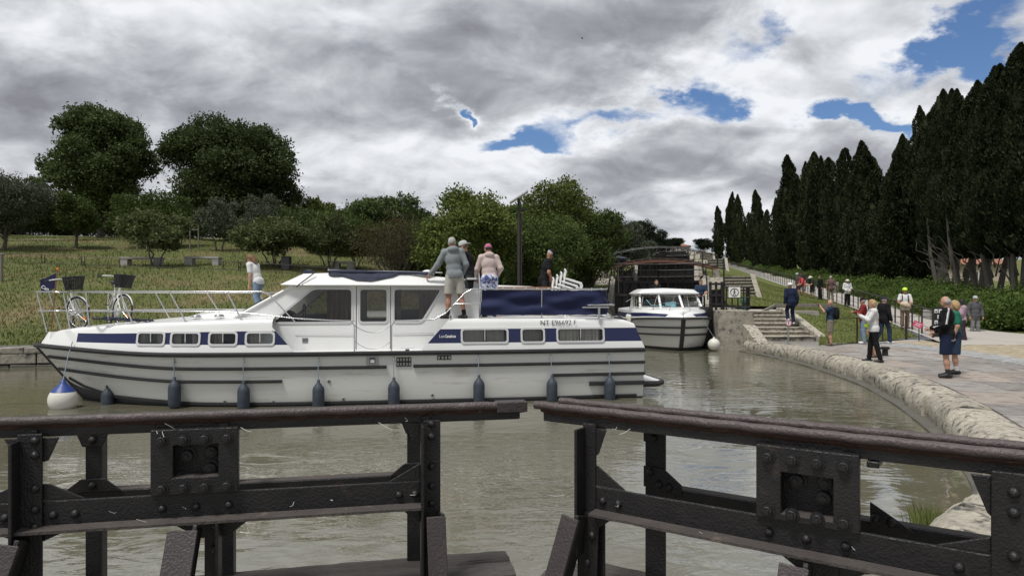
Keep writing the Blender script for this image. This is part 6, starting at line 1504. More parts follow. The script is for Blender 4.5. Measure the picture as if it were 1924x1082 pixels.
while D < 215:
    off = random.uniform(.7, 1.5); X = xpath(D) + off + (.2 if D < 32 else 0); s_ = random.uniform(.8, 1.15)
    if not (33.0 < D < 35.2):
        shrub(srcs[2 + k % 2], 'ramp_shrub', 'rounded green shrub in the border beside the ramp', (X + .6, D, zverge(X, D) - .1), random.uniform(0, 6), (s_ * (1.1 + D * .004), s_ * 1.1, s_ * random.uniform(.75, 1.05)), 'shrubs bordering the ramp')
        if D < 60: shrub(srcs[3 - k % 2], 'ramp_shrub', 'rounded green shrub in the border beside the ramp', (X + 3.0, D + .8, zverge(X, D) - .1), random.uniform(0, 6), (s_ * 1.3, s_ * 1.2, s_ * 1.1), 'shrubs bordering the ramp')
    D += (1.7 if D < 60 else 3.2) * random.uniform(.85, 1.15); k += 1
for i in range(16):
    D = 26.5 + 10 * random.random(); X = xpath(D) + 3 + 6 * random.random(); shrub(srcs[2 + i % 2], 'ramp_shrub', 'rounded green shrub in the border beside the ramp', (X, D, zverge(X, D) - .1), i, (1.4, 1.3, random.uniform(.9, 1.3)), 'shrubs bordering the ramp')
for i, D in enumerate((27.0, 25.2, 23.3)):
    shrub(srcs[2 + i % 2], 'ramp_shrub', 'rounded green shrub in the border beside the ramp', (xpath(max(D, 25)) + 1.6, D, -.1), i, (1.3, 1.2, 1.0), 'shrubs bordering the ramp')
for s_ in srcs + cy: bpy.data.objects.remove(s_)
# reeds on the quay end
for i, (x, y) in enumerate(((3.80, 6.25), (3.62, 5.95), (3.72, 6.1), (3.48, 5.78))):
    t = thing('waterside_weeds', 'tuft of green weeds growing at the foot of the rounded quay end', 'weeds', (x, y, WATER), 0, 'weed tufts at the quay end'); mb = MB()
    for j in range(80):
        a = random.uniform(0, 6.28); r0 = random.uniform(0, .13); h = random.uniform(.12, .36); p = (r0 * math.cos(a), r0 * math.sin(a), 0); q = (p[0] + random.gauss(0, .06), p[1] + random.gauss(0, .06), h); w = .006
        mb.add([(p[0] - w, p[1], 0), (p[0] + w, p[1], 0), (lerp(p[0], q[0], .6) + w, lerp(p[1], q[1], .5), h * .6), q, (lerp(p[0], q[0], .6) - w, lerp(p[1], q[1], .5), h * .6)], [(0, 1, 2, 3, 4)])
    mb.build('stalks', 'blade_right', t, recalc=False)
# ------------------------------------------------------------------ street furniture, signs, far buildings
fn_ = thing('ramp_fence', 'dark iron post and rail fence climbing along the ramp', 'fence')
D = 27.2; top = []; post_me = None
while D < 245:
    x, z = XF(D), ZR(D)
    if post_me is None: o = MB().box((0, 0, .55), (.05, .05, 1.2)).build('post', 'fence_iron', fn_); post_me = o.data
    else: o = bpy.data.objects.new('post', post_me); col.objects.link(o); o.parent = fn_
    o.location = (x, D, z - .04); D += 1.42
for zo, r_ in ((1.10, .032), (.72, .010), (.36, .010)):
    MB().tube([(XF(d), d, ZR(d) + zo) for d in list(np.arange(27.2, 60, 2.0)) + list(range(62, 246, 12))], r_, 6).build('rail' if zo > 1 else 'wire', 'fence_iron', fn_)
qf = thing('lawn_fence', 'thin dark wire fence along the foot of the lawn', 'fence')
L0, L1 = Vector((11.5, 24.75)), Vector((16.3, 28.2))
for t in (0, .33, .66, .985, 1.0):
    p = L0.lerp(L1, t); MB().box((p.x, p.y, .48), (.045, .045, 1.02)).build('post', 'fence_iron', qf)
for z in (.97, .5): MB().tube([(L0.x, L0.y, z), (L1.x, L1.y, z)], .014 if z > .9 else .006, 6).build('rail', 'fence_iron', qf)
L2 = Vector((17.1, 27.6)); MB().tube([(L1.x, L1.y, .97), (L2.x, L2.y, .97)], .014, 6).build('rail', 'fence_iron', qf)
ip = thing('information_panel', 'narrow black information panel with white pictograms at the ramp foot', 'sign', (17.15, 27.5, 0), R(-8))
MB().box((0, 0, .68), (.36, .10, 1.36)).build('panel', 'sign_black', ip, bevel=.01)
for i, (x, z) in enumerate(((-.09, 1.2), (.07, 1.2), (.02, .97), (-.09, .75), (.02, .52))):
    f = MB().box((x, -.054, z), (.12, .008, .15)).build('pictogram', 'sign_white', ip); MB().box((x, -.059, z - .02), (.05, .006, .07)).build('figure', 'sign_black', f)
pk = thing('pink_notice', 'tilted pink notice on a thin stake at the lawn edge', 'sign', (16.3, 27.35, 0), R(-10))
MB().box((0, 0, .5), (.03, .03, 1.0)).build('stake', 'fence_iron', pk); rt = Matrix.Rotation(R(22), 3, 'Y'); b_ = MB().box((-.05, -.03, .66), (.36, .015, .24), rt).build('board', 'sign_pink', pk)
for z, w in ((.05, .26), (0, .2), (-.05, .24)): q = rt @ Vector((0, 0, z)); MB().box((-.05 + q.x, -.040, .66 + q.z), (w, .004, .018), rt).build('text_line', 'white_print', b_)
rs = thing('round_sign', 'small round no walking sign on a grey post by the steps', 'sign', ((1481 - 962) / FPX * 25.4, 25.4, 0), 0)
MB().tube([(0, 0, 0), (0, 0, .86)], .03, 8).build('post', 'dull_steel', rs); MB().cyl((0, -.03, .80), (0, -.045, .80), .115, 20).build('disc', 'sign_white', rs)
MB().tube([(.10 * math.cos(t), -.047, .80 + .10 * math.sin(t)) for t in np.linspace(0, 6.283, 21)[:-1]], .012, 5, closed=True).build('ring', 'sign_pink', rs); MB().box((0, -.05, .80), (.03, .004, .10)).build('figure', 'black_print', rs)
ib = thing('mooring_bollard', 'small black iron mooring bollard on the quay', 'bollard', ((1663 - 962) / FPX * 20.3, 20.3, .0))
MB().lathe([(.12, 0), (.085, .03), (.08, .18), (.13, .21), (.13, .26), (.10, .28), (.01, .285)], n=16).build('body', 'iron', ib, smooth=40)
def bench(px, py, D, w, label, zf, rz=0):
    X = (px - 962) / FPX * D; b = thing('concrete_bench', label, 'bench', (X, D, zf(X, D) - .03), rz); MB().box((0, 0, .43), (w, .5, .11)).build('seat', 'concrete', b, bevel=.01)
    MB().box((-w / 2 + .22, 0, .19), (.40, .46, .37)).build('leg', 'concrete', b, bevel=.01); MB().box((w / 2 - .2, 0, .19), (.34, .46, .37)).build('leg', 'concrete', b, bevel=.01)
bench(267, 500, 36, 2.15, 'long concrete bench behind the loquat trunk', zleft); bench(382, 500, 36.4, 1.85, 'shorter concrete bench facing the bicycles', zleft); bench(645, 500, 37, 1.2, 'concrete bench behind the front of the cabin roof', zleft)
bench(1762, 570, 35.2, 1.4, 'pale concrete bench tucked in the ramp shrubs', lambda X, D: ZR(D) + .02, R(10))
lt = thing('litter_bin', 'dark upright litter bin on the grass bank', 'bin', (*[(538 - 962) / FPX * 35.5, 35.5], zleft((538 - 962) / FPX * 35.5, 35.5)))
MB().box((0, 0, .32), (.42, .42, .64)).build('body', 'grey_jacket', lt, bevel=.02); MB().box((0, 0, .66), (.46, .46, .04)).build('lid', 'sign_black', lt)
for i, (px, D, h) in enumerate(((258, 44, 1.6), (276, 44, 1.5), (357, 45, 1.9), (373, 45, 1.7))):
    X = (px - 962) / FPX * D; s_ = thing('tree_stake', ['pale timber tree stake left of the loquat trunk', 'pale timber tree stake close behind the loquat trunk', 'taller pale stake of the braced pair', 'stake of the braced pair with the cross bar'][i], 'stake', (X, D, zleft(X, D)))
    MB().tube([(0, 0, -.1), (0, 0, h)], .05, 8).build('pole', 'grey_timber', s_)
    if i == 3: MB().box((-.28, 0, h * .8), (.62, .06, .08)).build('cross_bar', 'grey_timber', s_)
wf_ = thing('wire_fence', 'thin wire fence crossing the grass bank by the benches', 'fence'); prevp = None; pts_ = []
for px in (-10, 78, 84, 153, 159, 225, 296, 420, 448, 452, 566, 640, 700, 760, 820):
    D = 34.5; X = (px - 962) / FPX * D; p = Vector((X, D, zleft(X, D))); MB().box((p.x, p.y, p.z + .22), (.03, .03, .5)).build('post', 'fence_iron', wf_); pts_.append(p)
for h in (.45, .05): MB().tube([p + Vector((0, 0, h)) for p in pts_], .011, 5).build('wire', 'fence_iron', wf_)
X = (3 - 962) / FPX * 29; tp = thing('timber_post', 'single weathered timber post on the lower bank', 'post', (X, 29, zleft(X, 29))); MB().tube([(0, 0, -.1), (0, 0, 1.15)], .06, 10).build('pole', 'grey_timber', tp, smooth=50); MB().tube([(-.12, 0, 1.13), (.12, 0, 1.13)], .04, 8).build('cap', 'grey_timber', tp)
lx = (975 - 962) / FPX * 30.5; ll = thing('solar_lamp', 'tall black lamp post topped by a tilted solar panel', 'lamp', (lx, 30.5, .9))
MB().tube([(0, 0, 0), (0, 0, 5.25)], [.085, .07], 10).build('post', 'fence_iron', ll, smooth=50); MB().tube([(.11, 0, .2), (.11, 0, 4.6)], .03, 6).build('cable_duct', 'fence_iron', ll)
rt = Matrix.Rotation(R(-33), 3, 'Y'); MB().box((.0, 0, 5.32), (.95, .62, .05), rt).build('solar_panel', 'alu_frame', ll); MB().box((.012, 0, 5.352), (.88, .56, .01), rt).build('cells', 'navy_paint', ll); MB().box((.18, 0, 4.75), (.4, .14, .06)).build('lamp_head', 'fence_iron', ll)
pl = at(1162, 525, 47); pp = thing('parasol', 'blue parasol on the grass left of the lock gates', 'parasol', (pl.x, 47, zleft(pl.x, 47)))
hp = EYE + (HZ - 482) / FPX * 47 - zleft(pl.x, 47); MB().tube([(0, 0, -.2), (0, 0, hp)], .03, 8).build('pole', 'dull_steel', pp)
MB().lathe([(.72, hp - .22), (.74, hp - .16), (.4, hp - .02), (.02, hp + .06)], n=8).build('canopy', 'navy_paint', pp)
# pale house at the head of the flight and the red roofed house behind the cypresses
def house(label, loc, rz, w, d, h, rh, wins):
    t = thing('house', label, 'house', loc, rz); MB().box((0, 0, h / 2), (w, d, h)).build('wall', 'render_wall', t)
    e = .4; mb = MB(); mb.add([(-w / 2 - e, -d / 2 - e, h - .05), (w / 2 + e, -d / 2 - e, h - .05), (w / 2 + e, d / 2 + e, h - .05), (-w / 2 - e, d / 2 + e, h - .05), (-w / 2 + d / 2, 0, h + rh), (w / 2 - d / 2, 0, h + rh)], [(0, 1, 5, 4), (1, 2, 5), (2, 3, 4, 5), (3, 0, 4), (3, 2, 1, 0)]); ro = mb.build('roof', 'roof_tile', t)
    MB().box((w * .2, .3, h + rh * .8), (.6, .5, 1.0)).build('chimney', 'render_wall', ro)
    for x in wins: f = MB().box((x, -d / 2 - .02, h * .55), (1.0, .08, 1.2)).build('window', 'white_plastic', t); MB().box((x, -d / 2 - .055, h * .55), (.84, .02, 1.04)).build('pane', 'glass_dark', f)
hx = at(1755, 520, 74); house('low house with a red tiled roof seen between the cypress trunks', (hx.x, 78, 2.4), R(-8), 17, 8, 3.0, 1.9, (-5, -2, 1.5, 4.5))
hx = at(1275, 475, 205); house('pale house at the top of the lock flight', (hx.x, 205, 14.6), R(-14), 6.5, 5, 2.6, .9, (-1.6, 1.4))
for i, (px, row, D) in enumerate(((1290, 468, 200), (1305, 470, 190))):
    pass
# square stone bollards at the ramp edge
p = Vector((xpath(57) - .3, 57)); bb = thing('stone_block', 'small pale stone block at the ramp edge', 'block', (p.x, p.y, ZR(57))); MB().box((0, 0, .4), (.4, .4, .9)).build('body', 'concrete', bb, bevel=.02)
# a swallow in the sky
sp = at(1094, 72, 40); bi = thing('bird', 'tiny dark bird flying under the grey cloud', 'bird', sp, .4)
mb = MB(); mb.loft([[(x, r_ * math.cos(a), r_ * math.sin(a)) for a in np.linspace(0, 6.283, 7)[:-1]] for x, r_ in ((-.10, .006), (-.05, .022), (.03, .024), (.07, .012), (.09, .003))]); mb.add([(.03, .02, 0), (-.03, .02, 0), (-.05, .10, .10), (-.02, .09, .10)], [(0, 1, 2, 3)]); mb.add([(.03, -.02, 0), (-.03, -.02, 0), (-.05, -.09, -.12), (-.02, -.08, -.12)], [(0, 1, 2, 3)]); mb.build('body', 'bird', bi)
# ------------------------------------------------------------------ people: one continuous surface each, grown from a distance field
def surf_nets(f, org, h):
    s = f < 0; nx, ny, nz_ = f.shape; cx, cy_, cz_ = nx - 1, ny - 1, nz_ - 1
    acc = np.zeros((cx, cy_, cz_, 3), np.float32); cnt = np.zeros((cx, cy_, cz_), np.float32)
    cor = [(i, j, k) for i in (0, 1) for j in (0, 1) for k in (0, 1)]
    for a in cor:
        for ax in range(3):
            if a[ax]: continue
            b_ = list(a); b_[ax] = 1
            fa = f[a[0]:a[0] + cx, a[1]:a[1] + cy_, a[2]:a[2] + cz_]; fb = f[b_[0]:b_[0] + cx, b_[1]:b_[1] + cy_, b_[2]:b_[2] + cz_]
            m_ = (fa < 0) != (fb < 0); t = np.where(m_, fa / np.where(fa == fb, 1, fa - fb), 0)
            for d in range(3): acc[..., d] += np.where(m_, a[d] + (t if d == ax else 0), 0)
            cnt += m_
    act = cnt > 0; idx = -np.ones(act.shape, np.int64); idx[act] = np.arange(act.sum())
    ii = np.argwhere(act); V = (ii + acc[act] / cnt[act][:, None]) * h + org
    F = []
    for ax in range(3):
        o1, o2 = [(1, 2), (2, 0), (0, 1)][ax]
        sl0 = [slice(None)] * 3; sl1 = [slice(None)] * 3; sl0[ax] = slice(0, -1); sl1[ax] = slice(1, None)
        e = s[tuple(sl0)] != s[tuple(sl1)]; pos = np.argwhere(e); pos = pos[(pos[:, o1] > 0) & (pos[:, o2] > 0) & (pos[:, o1] < act.shape[o1]) & (pos[:, o2] < act.shape[o2])]
        if not len(pos): continue
        def cell(d1, d2): q = pos.copy(); q[:, o1] += d1; q[:, o2] += d2; return idx[q[:, 0], q[:, 1], q[:, 2]]
        quad = np.stack([cell(-1, -1), cell(0, -1), cell(0, 0), cell(-1, 0)], 1); ins = s[pos[:, 0], pos[:, 1], pos[:, 2]]
        quad[~ins] = quad[~ins][:, ::-1]; F.append(quad[(quad >= 0).all(1)])
    return V, np.concatenate(F)
def d_cap(P, a, b_, ra, rb):
    a = np.array(a, np.float32); ab = np.array(b_, np.float32) - a; t = np.clip(((P - a) @ ab) / max(1e-9, ab @ ab), 0, 1); return np.linalg.norm(P - a - t[..., None] * ab, axis=-1) - (ra + (rb - ra) * t)
def d_ell(P, c, r_, rot=None):
    q = P - np.array(c, np.float32)
    if rot is not None: q = q @ np.array(rot, np.float32)
    r_ = np.array(r_, np.float32); k0 = np.linalg.norm(q / r_, axis=-1); k1 = np.linalg.norm(q / (r_ * r_), axis=-1); return k0 * (k0 - 1) / np.maximum(k1, 1e-6)
def smin(a, b_, k):
    h = np.clip(.5 + .5 * (b_ - a) / k, 0, 1); return b_ + (a - b_) * h - k * h * (1 - h)
def grow(prims, h, k=.03, cuts=(), wrinkle=0.0, seed=0.0):
    los, his = [], []
    for p in prims:
        if p[0] == 'c': m_ = max(p[3], p[4]); q = np.array([p[1], p[2]]); los.append(q.min(0) - m_); his.append(q.max(0) + m_)
        else: los.append(np.array(p[1]) - max(p[2])); his.append(np.array(p[1]) + max(p[2]))
    lo = np.min(los, 0) - 3 * h; hi = np.max(his, 0) + 3 * h; n_ = np.ceil((hi - lo) / h).astype(int) + 1
    g = np.stack(np.meshgrid(*[lo[i] + h * np.arange(n_[i]) for i in range(3)], indexing='ij'), -1).astype(np.float32)
    f = None
    for p in prims:
        d = d_cap(g, *p[1:5]) if p[0] == 'c' else d_ell(g, p[1], p[2], p[3] if len(p) > 3 else None)
        kk = p[5] if p[0] == 'c' and len(p) > 5 else k
        f = d if f is None else smin(f, d, kk)
    if wrinkle:
        w = np.sin(g[..., 2] * 17 + 2.2 * np.sin(g[..., 0] * 13 + seed) + g[..., 0] * 24 + seed) * np.sin(g[..., 0] * 21 - g[..., 1] * 26 + 1.7 * np.sin(g[..., 2] * 9 + seed) + seed * 2); f = f + wrinkle * w
    for nrm, pt in cuts: f = np.maximum(f, (g - np.array(pt, np.float32)) @ np.array(nrm, np.float32))
    return surf_nets(f, lo, h)
def along(a, b_, t): return tuple(np.array(a) + (np.array(b_) - np.array(a)) * t)
def person(label, loc, rz, H=1.75, lean=0.0, arms=None, legs=None, head=(0, 0), top=None, bottom=None, shoes='shoe_black', hair=None, hat=None, skin='skin', bulk=1.0, extras=None, socks=None, group=None, side=0.0, over=None):
    S = H / 1.75; t = thing('person', label, 'person', loc, rz, group); sd_ = (hash(label) % 97) * .1
    sd_ = sum(map(ord, label)) * .13
    arms = arms or {}; legs = legs or {}; RL_ = Matrix.Rotation(-R(lean), 3, 'X') @ Matrix.Rotation(R(side), 3, 'Y'); pv = Vector((0, 0, .93))
    up = lambda p: tuple(RL_ @ (Vector(p) - pv) + pv)
    J = {}
    for s_, n_ in ((1, 'R'), (-1, 'L')):
        el, wr = arms.get(n_, ((s_ * .25, -.03, 1.14), (s_ * .27, .05, .89))); kn, an = legs.get(n_, ((s_ * .105, .02, .50), (s_ * .115, -.02, .085)))
        J['sh' + n_] = up((s_ * .175, 0, 1.42)); J['el' + n_] = up(el); J['wr' + n_] = up(wr); J['hip' + n_] = (s_ * .085, 0, .90); J['kn' + n_] = kn; J['an' + n_] = an
    J['neck'] = up((0, -.005, 1.46)); J['head'] = up((0, .025, 1.625)); HR = RL_ @ Matrix.Rotation(R(head[0]), 3, 'Z') @ Matrix.Rotation(-R(head[1]), 3, 'X'); HRn = [list(HR[i]) for i in range(3)]; RLn = [list(RL_[i]) for i in range(3)]
    hp = lambda p: tuple(HR @ Vector(p) + Vector(J['head'])); B = bulk
    torso = [('e', (0, 0, .93), (.165 * B, .118 * B, .12)), ('e', up((0, .012 * B, 1.08)), (.150 * B, .112 * B, .15), RLn), ('e', up((0, .0, 1.28)), (.168 * B, .115 * B, .19), RLn), ('c', J['shL'], J['shR'], .062, .062)]
    armp, legp = [], []
    for n_ in 'RL':
        armp += [('c', J['sh' + n_], J['el' + n_], .058, .044), ('c', J['el' + n_], J['wr' + n_], .043, .029)]
        legp += [('c', J['hip' + n_], J['kn' + n_], .088 * B, .058), ('c', J['kn' + n_], along(J['kn' + n_], J['an' + n_], .45), .054, .058), ('c', along(J['kn' + n_], J['an' + n_], .4), J['an' + n_], .058, .037)]
    headp = [('c', up((0, -.01, 1.40)), along(J['neck'], J['head'], .6), .060, .054), ('e', J['head'], (.074, .092, .112), HRn), ('e', hp((0, .028, -.065)), (.052, .058, .052), HRn), ('c', hp((0, .086, .005)), hp((0, .112, -.022)), .010, .015, .012), ('e', hp((.076, -.004, -.01)), (.012, .022, .032), HRn), ('e', hp((-.076, -.004, -.01)), (.012, .022, .032), HRn), ('c', hp((-.02, .082, -.062)), hp((.02, .082, -.062)), .012, .012, .012)]
    hands = []
    for n_ in 'RL':
        a, w = np.array(J['el' + n_]), np.array(J['wr' + n_]); d = (w - a) / np.linalg.norm(w - a); hands.append(('c', tuple(w), tuple(w + d * .075), .028, .034))
    V, F = grow(torso + armp + legp + headp + hands, .0175, .028)
    # fingers, eyes and brows join the same mesh
    mb = MB(); mb.v = [tuple(p) for p in V]; mb.f = [list(map(int, q)) for q in F]; mb.m = [0] * len(mb.f)
    for s_, n_ in ((1, 'R'), (-1, 'L')):
        a, w = Vector(J['el' + n_]), Vector(J['wr' + n_]); d = (w - a).normalized(); sdv = d.cross(Vector((s_, 0, 0)))
        if sdv.length < .3: sdv = d.cross(Vector((0, 1, 0)))
        sdv.normalize(); nv = d.cross(sdv).normalized()
        if nv.dot(Vector((-s_, 0, -.3))) < 0: nv = -nv
        for i, ln in enumerate((.068, .078, .074, .058)):
            b0 = w + d * .085 + sdv * (i - 1.5) * .0185; mb.tube([b0, b0 + d * ln * .5 + nv * .006, b0 + d * ln * .82 + nv * .024, b0 + d * ln * .9 + nv * .042], [.0095, .009, .008, .006], 6)
        b0 = w + d * .03 - sdv * .03; mb.tube([b0, b0 + d * .03 - sdv * .025 + nv * .01, b0 + d * .06 - sdv * .028 + nv * .025], [.012, .011, .008], 6)
    mb.mi = 1
    for ex in (-.031, .031): mb.sphere(hp((ex, .081, .012)), .0125, 6)
    mb.build('body', [skin, 'hair_dark'], t, smooth=179, recalc=False)
    def clothe(nm, prims, mt, cuts=(), k=.03, wr=.0035, parent=t, h=.0175):
        v_, f_ = grow(prims, h, k, cuts, wr, sd_); return mesh_np(nm, v_, f_, mt, parent, 179)
    def infl(p, d): return ('c', p[1], p[2], p[3] + d, p[4] + d) + tuple(p[5:]) if p[0] == 'c' else ('e', p[1], tuple(x + d for x in p[2])) + tuple(p[3:])
    if bottom:
        ln, lo = bottom.get('len', 2), bottom.get('loose', .016); pr_ = [infl(torso[0], lo)]; cuts = [((0, 0, 1), (0, 0, 1.03))]
        for n_ in 'RL':
            if ln <= 1.2:
                e = along(J['hip' + n_], J['kn' + n_], ln); pr_.append(('c', J['hip' + n_], e, .092 * B + lo, .078 * B + lo * 1.5))
            else:
                e = along(J['kn' + n_], J['an' + n_], min(1, ln - 1)); fl = bottom.get('flare', 0); pr_ += [('c', J['hip' + n_], J['kn' + n_], .088 * B + lo, .060 + lo), ('c', J['kn' + n_], e, .066 + lo, .053 + lo + fl)]
        if ln <= 1.2:
            ez = min(along(J['hip' + n_], J['kn' + n_], ln)[2] for n_ in 'RL'); cuts.append(((0, 0, -1), (0, 0, ez - .01)))
        else:
            ez = min(along(J['kn' + n_], J['an' + n_], min(1, ln - 1))[2] for n_ in 'RL'); cuts.append(((0, 0, -1), (0, 0, ez - .03)))
        clothe(bottom.get('name', 'trousers' if ln > 1.2 else 'shorts'), pr_, bottom['mat'], cuts, .02)
    def upper(tp, add=0.0):
        sl, lo = tp.get('sleeve', 2), tp.get('loose', .016) + add; pr_ = [infl(p, lo) for p in torso[1:]] + [infl(torso[0], lo + .006)]
        for n_ in 'RL':
            if sl > 0:
                e = along(J['sh' + n_], J['el' + n_], min(1, sl)); pr_.append(('c', J['sh' + n_], e, .060 + lo, .046 + lo * (1.5 if sl <= 1 else 1)))
            if sl > 1: pr_.append(('c', J['el' + n_], along(J['el' + n_], J['wr' + n_], min(.97, sl - 1)), .045 + lo, .032 + lo))
        if tp.get('hood'): pr_ += [('e', up((0, -.10, 1.47)), (.115, .062, .075), RLn), ('c', up((-.07, -.02, 1.47)), up((.07, -.02, 1.47)), .065, .065)]
        else: pr_.append(('c', up((0, -.01, 1.40)), up((0, -.005, 1.455)), .075, .066))
        z = tp.get('hem', .80); pr_ += [('c', (s_ * .055, 0, .95), (s_ * .07, 0, z - .03), .098 * B + lo, .100 * B + lo) for s_ in (1, -1)]
        if tp.get('band'): clothe('hem_band', [infl(p, .007) for p in pr_], tp['band'], [((0, 0, -1), (0, 0, z)), ((0, 0, 1), (0, 0, z + .04))], .028, tp.get('wr', .0035))
        return clothe(tp.get('name', 'top'), pr_, tp['mat'], [((0, 0, -1), (0, 0, z))], .028, tp.get('wr', .0035))
    if top: upper(top)
    if over: upper(over, .014)
    # shoes and socks
    for n_ in 'RL':
        kn, an = np.array(J['kn' + n_]), np.array(J['an' + n_]); s_ = 1 if n_ == 'R' else -1; fd = np.array(legs.get('foot' + n_, (s_ * .25, 1.0, 0))); fd = fd / np.linalg.norm(fd)
        zf = an[2] - .05; a = an + np.array((0, 0, -.045)) - fd * .05; b_ = an + fd * .15; b_[2] = an[2] - .052
        pr_ = [('c', tuple(a), tuple(b_), .041, .036), ('c', tuple(an + np.array((0, 0, -.01))), tuple(an + fd * .07 + np.array((0, 0, -.035))), .044, .038)]
        clothe('shoe', pr_, shoes, [((0, 0, -1), (0, 0, an[2] - .085))], .02, 0, h=.014)
        if socks: clothe('sock', [('c', tuple(an), along(J['an' + n_], J['kn' + n_], .22), .043, .048)], socks, (), .01, 0, h=.014)
    if hair:
        st_, hm = hair; pr_ = [('e', hp((0, -.012, .018)), (.086, .098, .110), HRn)]; fwd = HR @ Vector((0, 1, .0)); cut = [(tuple(HR @ Vector((0, .82, -.57))), hp((0, .045, .02)))]
        if hat: cut.append((tuple(HR @ Vector((0, 0, 1))), hp((0, 0, .045))))
        if st_ == 'short': cut.append((tuple(HR @ Vector((0, -.35, -.94))), hp((0, -.05, -.045))))
        if st_ == 'long': pr_ += [('c', hp((-.03, -.07, -.02)), hp((-.03, -.10, -.24)), .065, .045), ('c', hp((.03, -.07, -.02)), hp((.03, -.10, -.22)), .065, .045)]
        if st_ == 'bob': pr_ += [('c', hp((-.06, -.03, .0)), hp((-.075, -.02, -.10)), .045, .04), ('c', hp((.06, -.03, .0)), hp((.075, -.02, -.10)), .045, .04), ('e', hp((0, -.05, -.02)), (.10, .075, .12), HRn)]
        if st_ == 'thin': pr_ = [('e', hp((0, -.02, -.005)), (.083, .088, .085), HRn)]; cut.append((tuple(HR @ Vector((0, 0, 1))), hp((0, 0, .055))))
        clothe('hair', pr_, hm, cut, .03, .006, h=.013)
    if hat:
        ht, hm = hat; mb = MB(); q = [hp((0, -.008, z)) for z in (.03,)]
        def ringp(rx, ry, z, k_=18): return [hp((rx * math.cos(a), -.008 + ry * math.sin(a), z)) for a in np.linspace(0, 2 * math.pi, k_ + 1)[:-1]]
        if ht in ('cap', 'cap_back'):
            mb.loft([ringp(.086, .104, .03), ringp(.087, .105, .06), ringp(.078, .095, .10), ringp(.052, .065, .13), ringp(.01, .012, .138)]); sg_ = 1 if ht == 'cap' else -1
            br = [(x, sg_ * (.085 + .085 * math.sqrt(max(0, 1 - (x / .08) ** 2))) - .008) for x in np.linspace(-.078, .078, 9)] + [(.078, sg_ * .06), (0, sg_ * .085), (-.078, sg_ * .06)]
            mb.prism(br, lambda p, q_, z: hp((p, q_, z - .12 * max(0, abs(q_) - .09))), .030, .040)
        elif ht == 'sun': mb.loft([ringp(.165, .185, .015), ringp(.16, .18, .03), ringp(.092, .108, .04), ringp(.088, .102, .09), ringp(.07, .08, .125), ringp(.01, .01, .13)])
        elif ht == 'helmet': mb.loft([ringp(.096, .125, .02), ringp(.105, .138, .045), ringp(.10, .128, .09), ringp(.075, .095, .135), ringp(.03, .04, .158), ringp(.004, .004, .16)])
        elif ht == 'scarf': mb.loft([ringp(.09, .105, -.13), ringp(.097, .108, -.05), ringp(.095, .108, .04), ringp(.075, .09, .10), ringp(.01, .01, .13)])
        hb = mb.build({'cap': 'cap', 'cap_back': 'cap', 'sun': 'sun_hat', 'helmet': 'helmet', 'scarf': 'head_scarf'}[ht], hm, t, smooth=50)
        if ht == 'scarf': pass
    if extras: extras(t, J, hp, up)
    t.scale = (S, S, S); return t
def glasses(t, J, hp, up): MB().tube([hp((-.078, .02, .015)), hp((-.066, .086, .016)), hp((-.005, .096, .014)), hp((.005, .096, .014)), hp((.066, .086, .016)), hp((.078, .02, .015))], .010, 6).build('sunglasses', 'black_plastic', t)
def backpack(mt, dx=0):
    def f(t, J, hp, up):
        c = Vector(up((0, -.20, 1.24))); mb = MB(); mb.loft([[(c.x + w * math.cos(a), c.y + d_ * math.sin(a), c.z + z) for a in np.linspace(0, 6.283, 15)[:-1]] for z, w, d_ in ((-.24, .10, .06), (-.2, .15, .10), (0, .155, .115), (.15, .14, .10), (.22, .08, .06))]); mb.build('backpack', mt, t, smooth=50)
        for s_ in (-.11, .11): MB().tube([up((s_, -.12, 1.42)), up((s_, -.02, 1.515)), up((s_, .13, 1.40)), up((s_ * 1.1, .12, 1.2)), up((s_ * 1.3, -.10, 1.1))], .018, 6).build('strap', mt, t, smooth=60)
    return f
def phone(n_):
    def f(t, J, hp, up): w = Vector(J['wr' + n_]); MB().box((w.x * .6, w.y + .10, w.z + .06), (.16, .02, .085)).build('phone', 'black_plastic', t)
    return f
def multi(*fs):
    def f(*a):
        for q in fs: q(*a)
    return f
def gxy(px, foot): D = FPX * EYE / (foot - HZ); return Vector(((px - 962) / FPX * D, D, .012))
# ---- on the long cruiser
def on_boat(px, D): return (px - 962) / FPX * D
person('girl in white tee and pale jeans leaning on the cruiser bow', bw(1.80, -1.25, 1.76), R(78), 1.52, lean=20, head=(0, 8), arms={'R': ((.20, .05, 1.12), (.20, .16, .86)), 'L': ((-.20, .06, 1.12), (-.20, .18, .87))}, legs={'R': ((.09, .10, .50), (.09, -.04, .085)), 'L': ((-.09, .02, .50), (-.1, -.14, .085))}, top=dict(mat='white_cloth', sleeve=.6, hem=.86), bottom=dict(mat='jeans', len=1.85), shoes='shoe_white', hair=('long', 'hair_auburn'), skin='skin', extras=glasses)
person('grey haired man in grey hoodie and cream shorts on the side deck', bw(-2.74, 1.56, 1.735), R(12), 1.74, lean=5, side=-4, head=(6, 4), arms={'L': ((-.33, .06, 1.18), (-.50, .16, 1.00)), 'R': ((.26, -.02, 1.14), (.20, .16, .96))}, legs={'L': ((-.12, .05, .50), (-.15, -.02, .085)), 'R': ((.14, .02, .50), (.20, -.06, .085)), 'footL': (-.9, .5, 0), 'footR': (-.6, .8, 0)}, top=dict(mat='hoodie_grey', hood=True, hem=.85, loose=.018), bottom=dict(mat='shorts_cream', len=.92, loose=.018), hair=('short', 'hair_grey'), socks='black_cloth', bulk=1.0, skin='skin_tan')
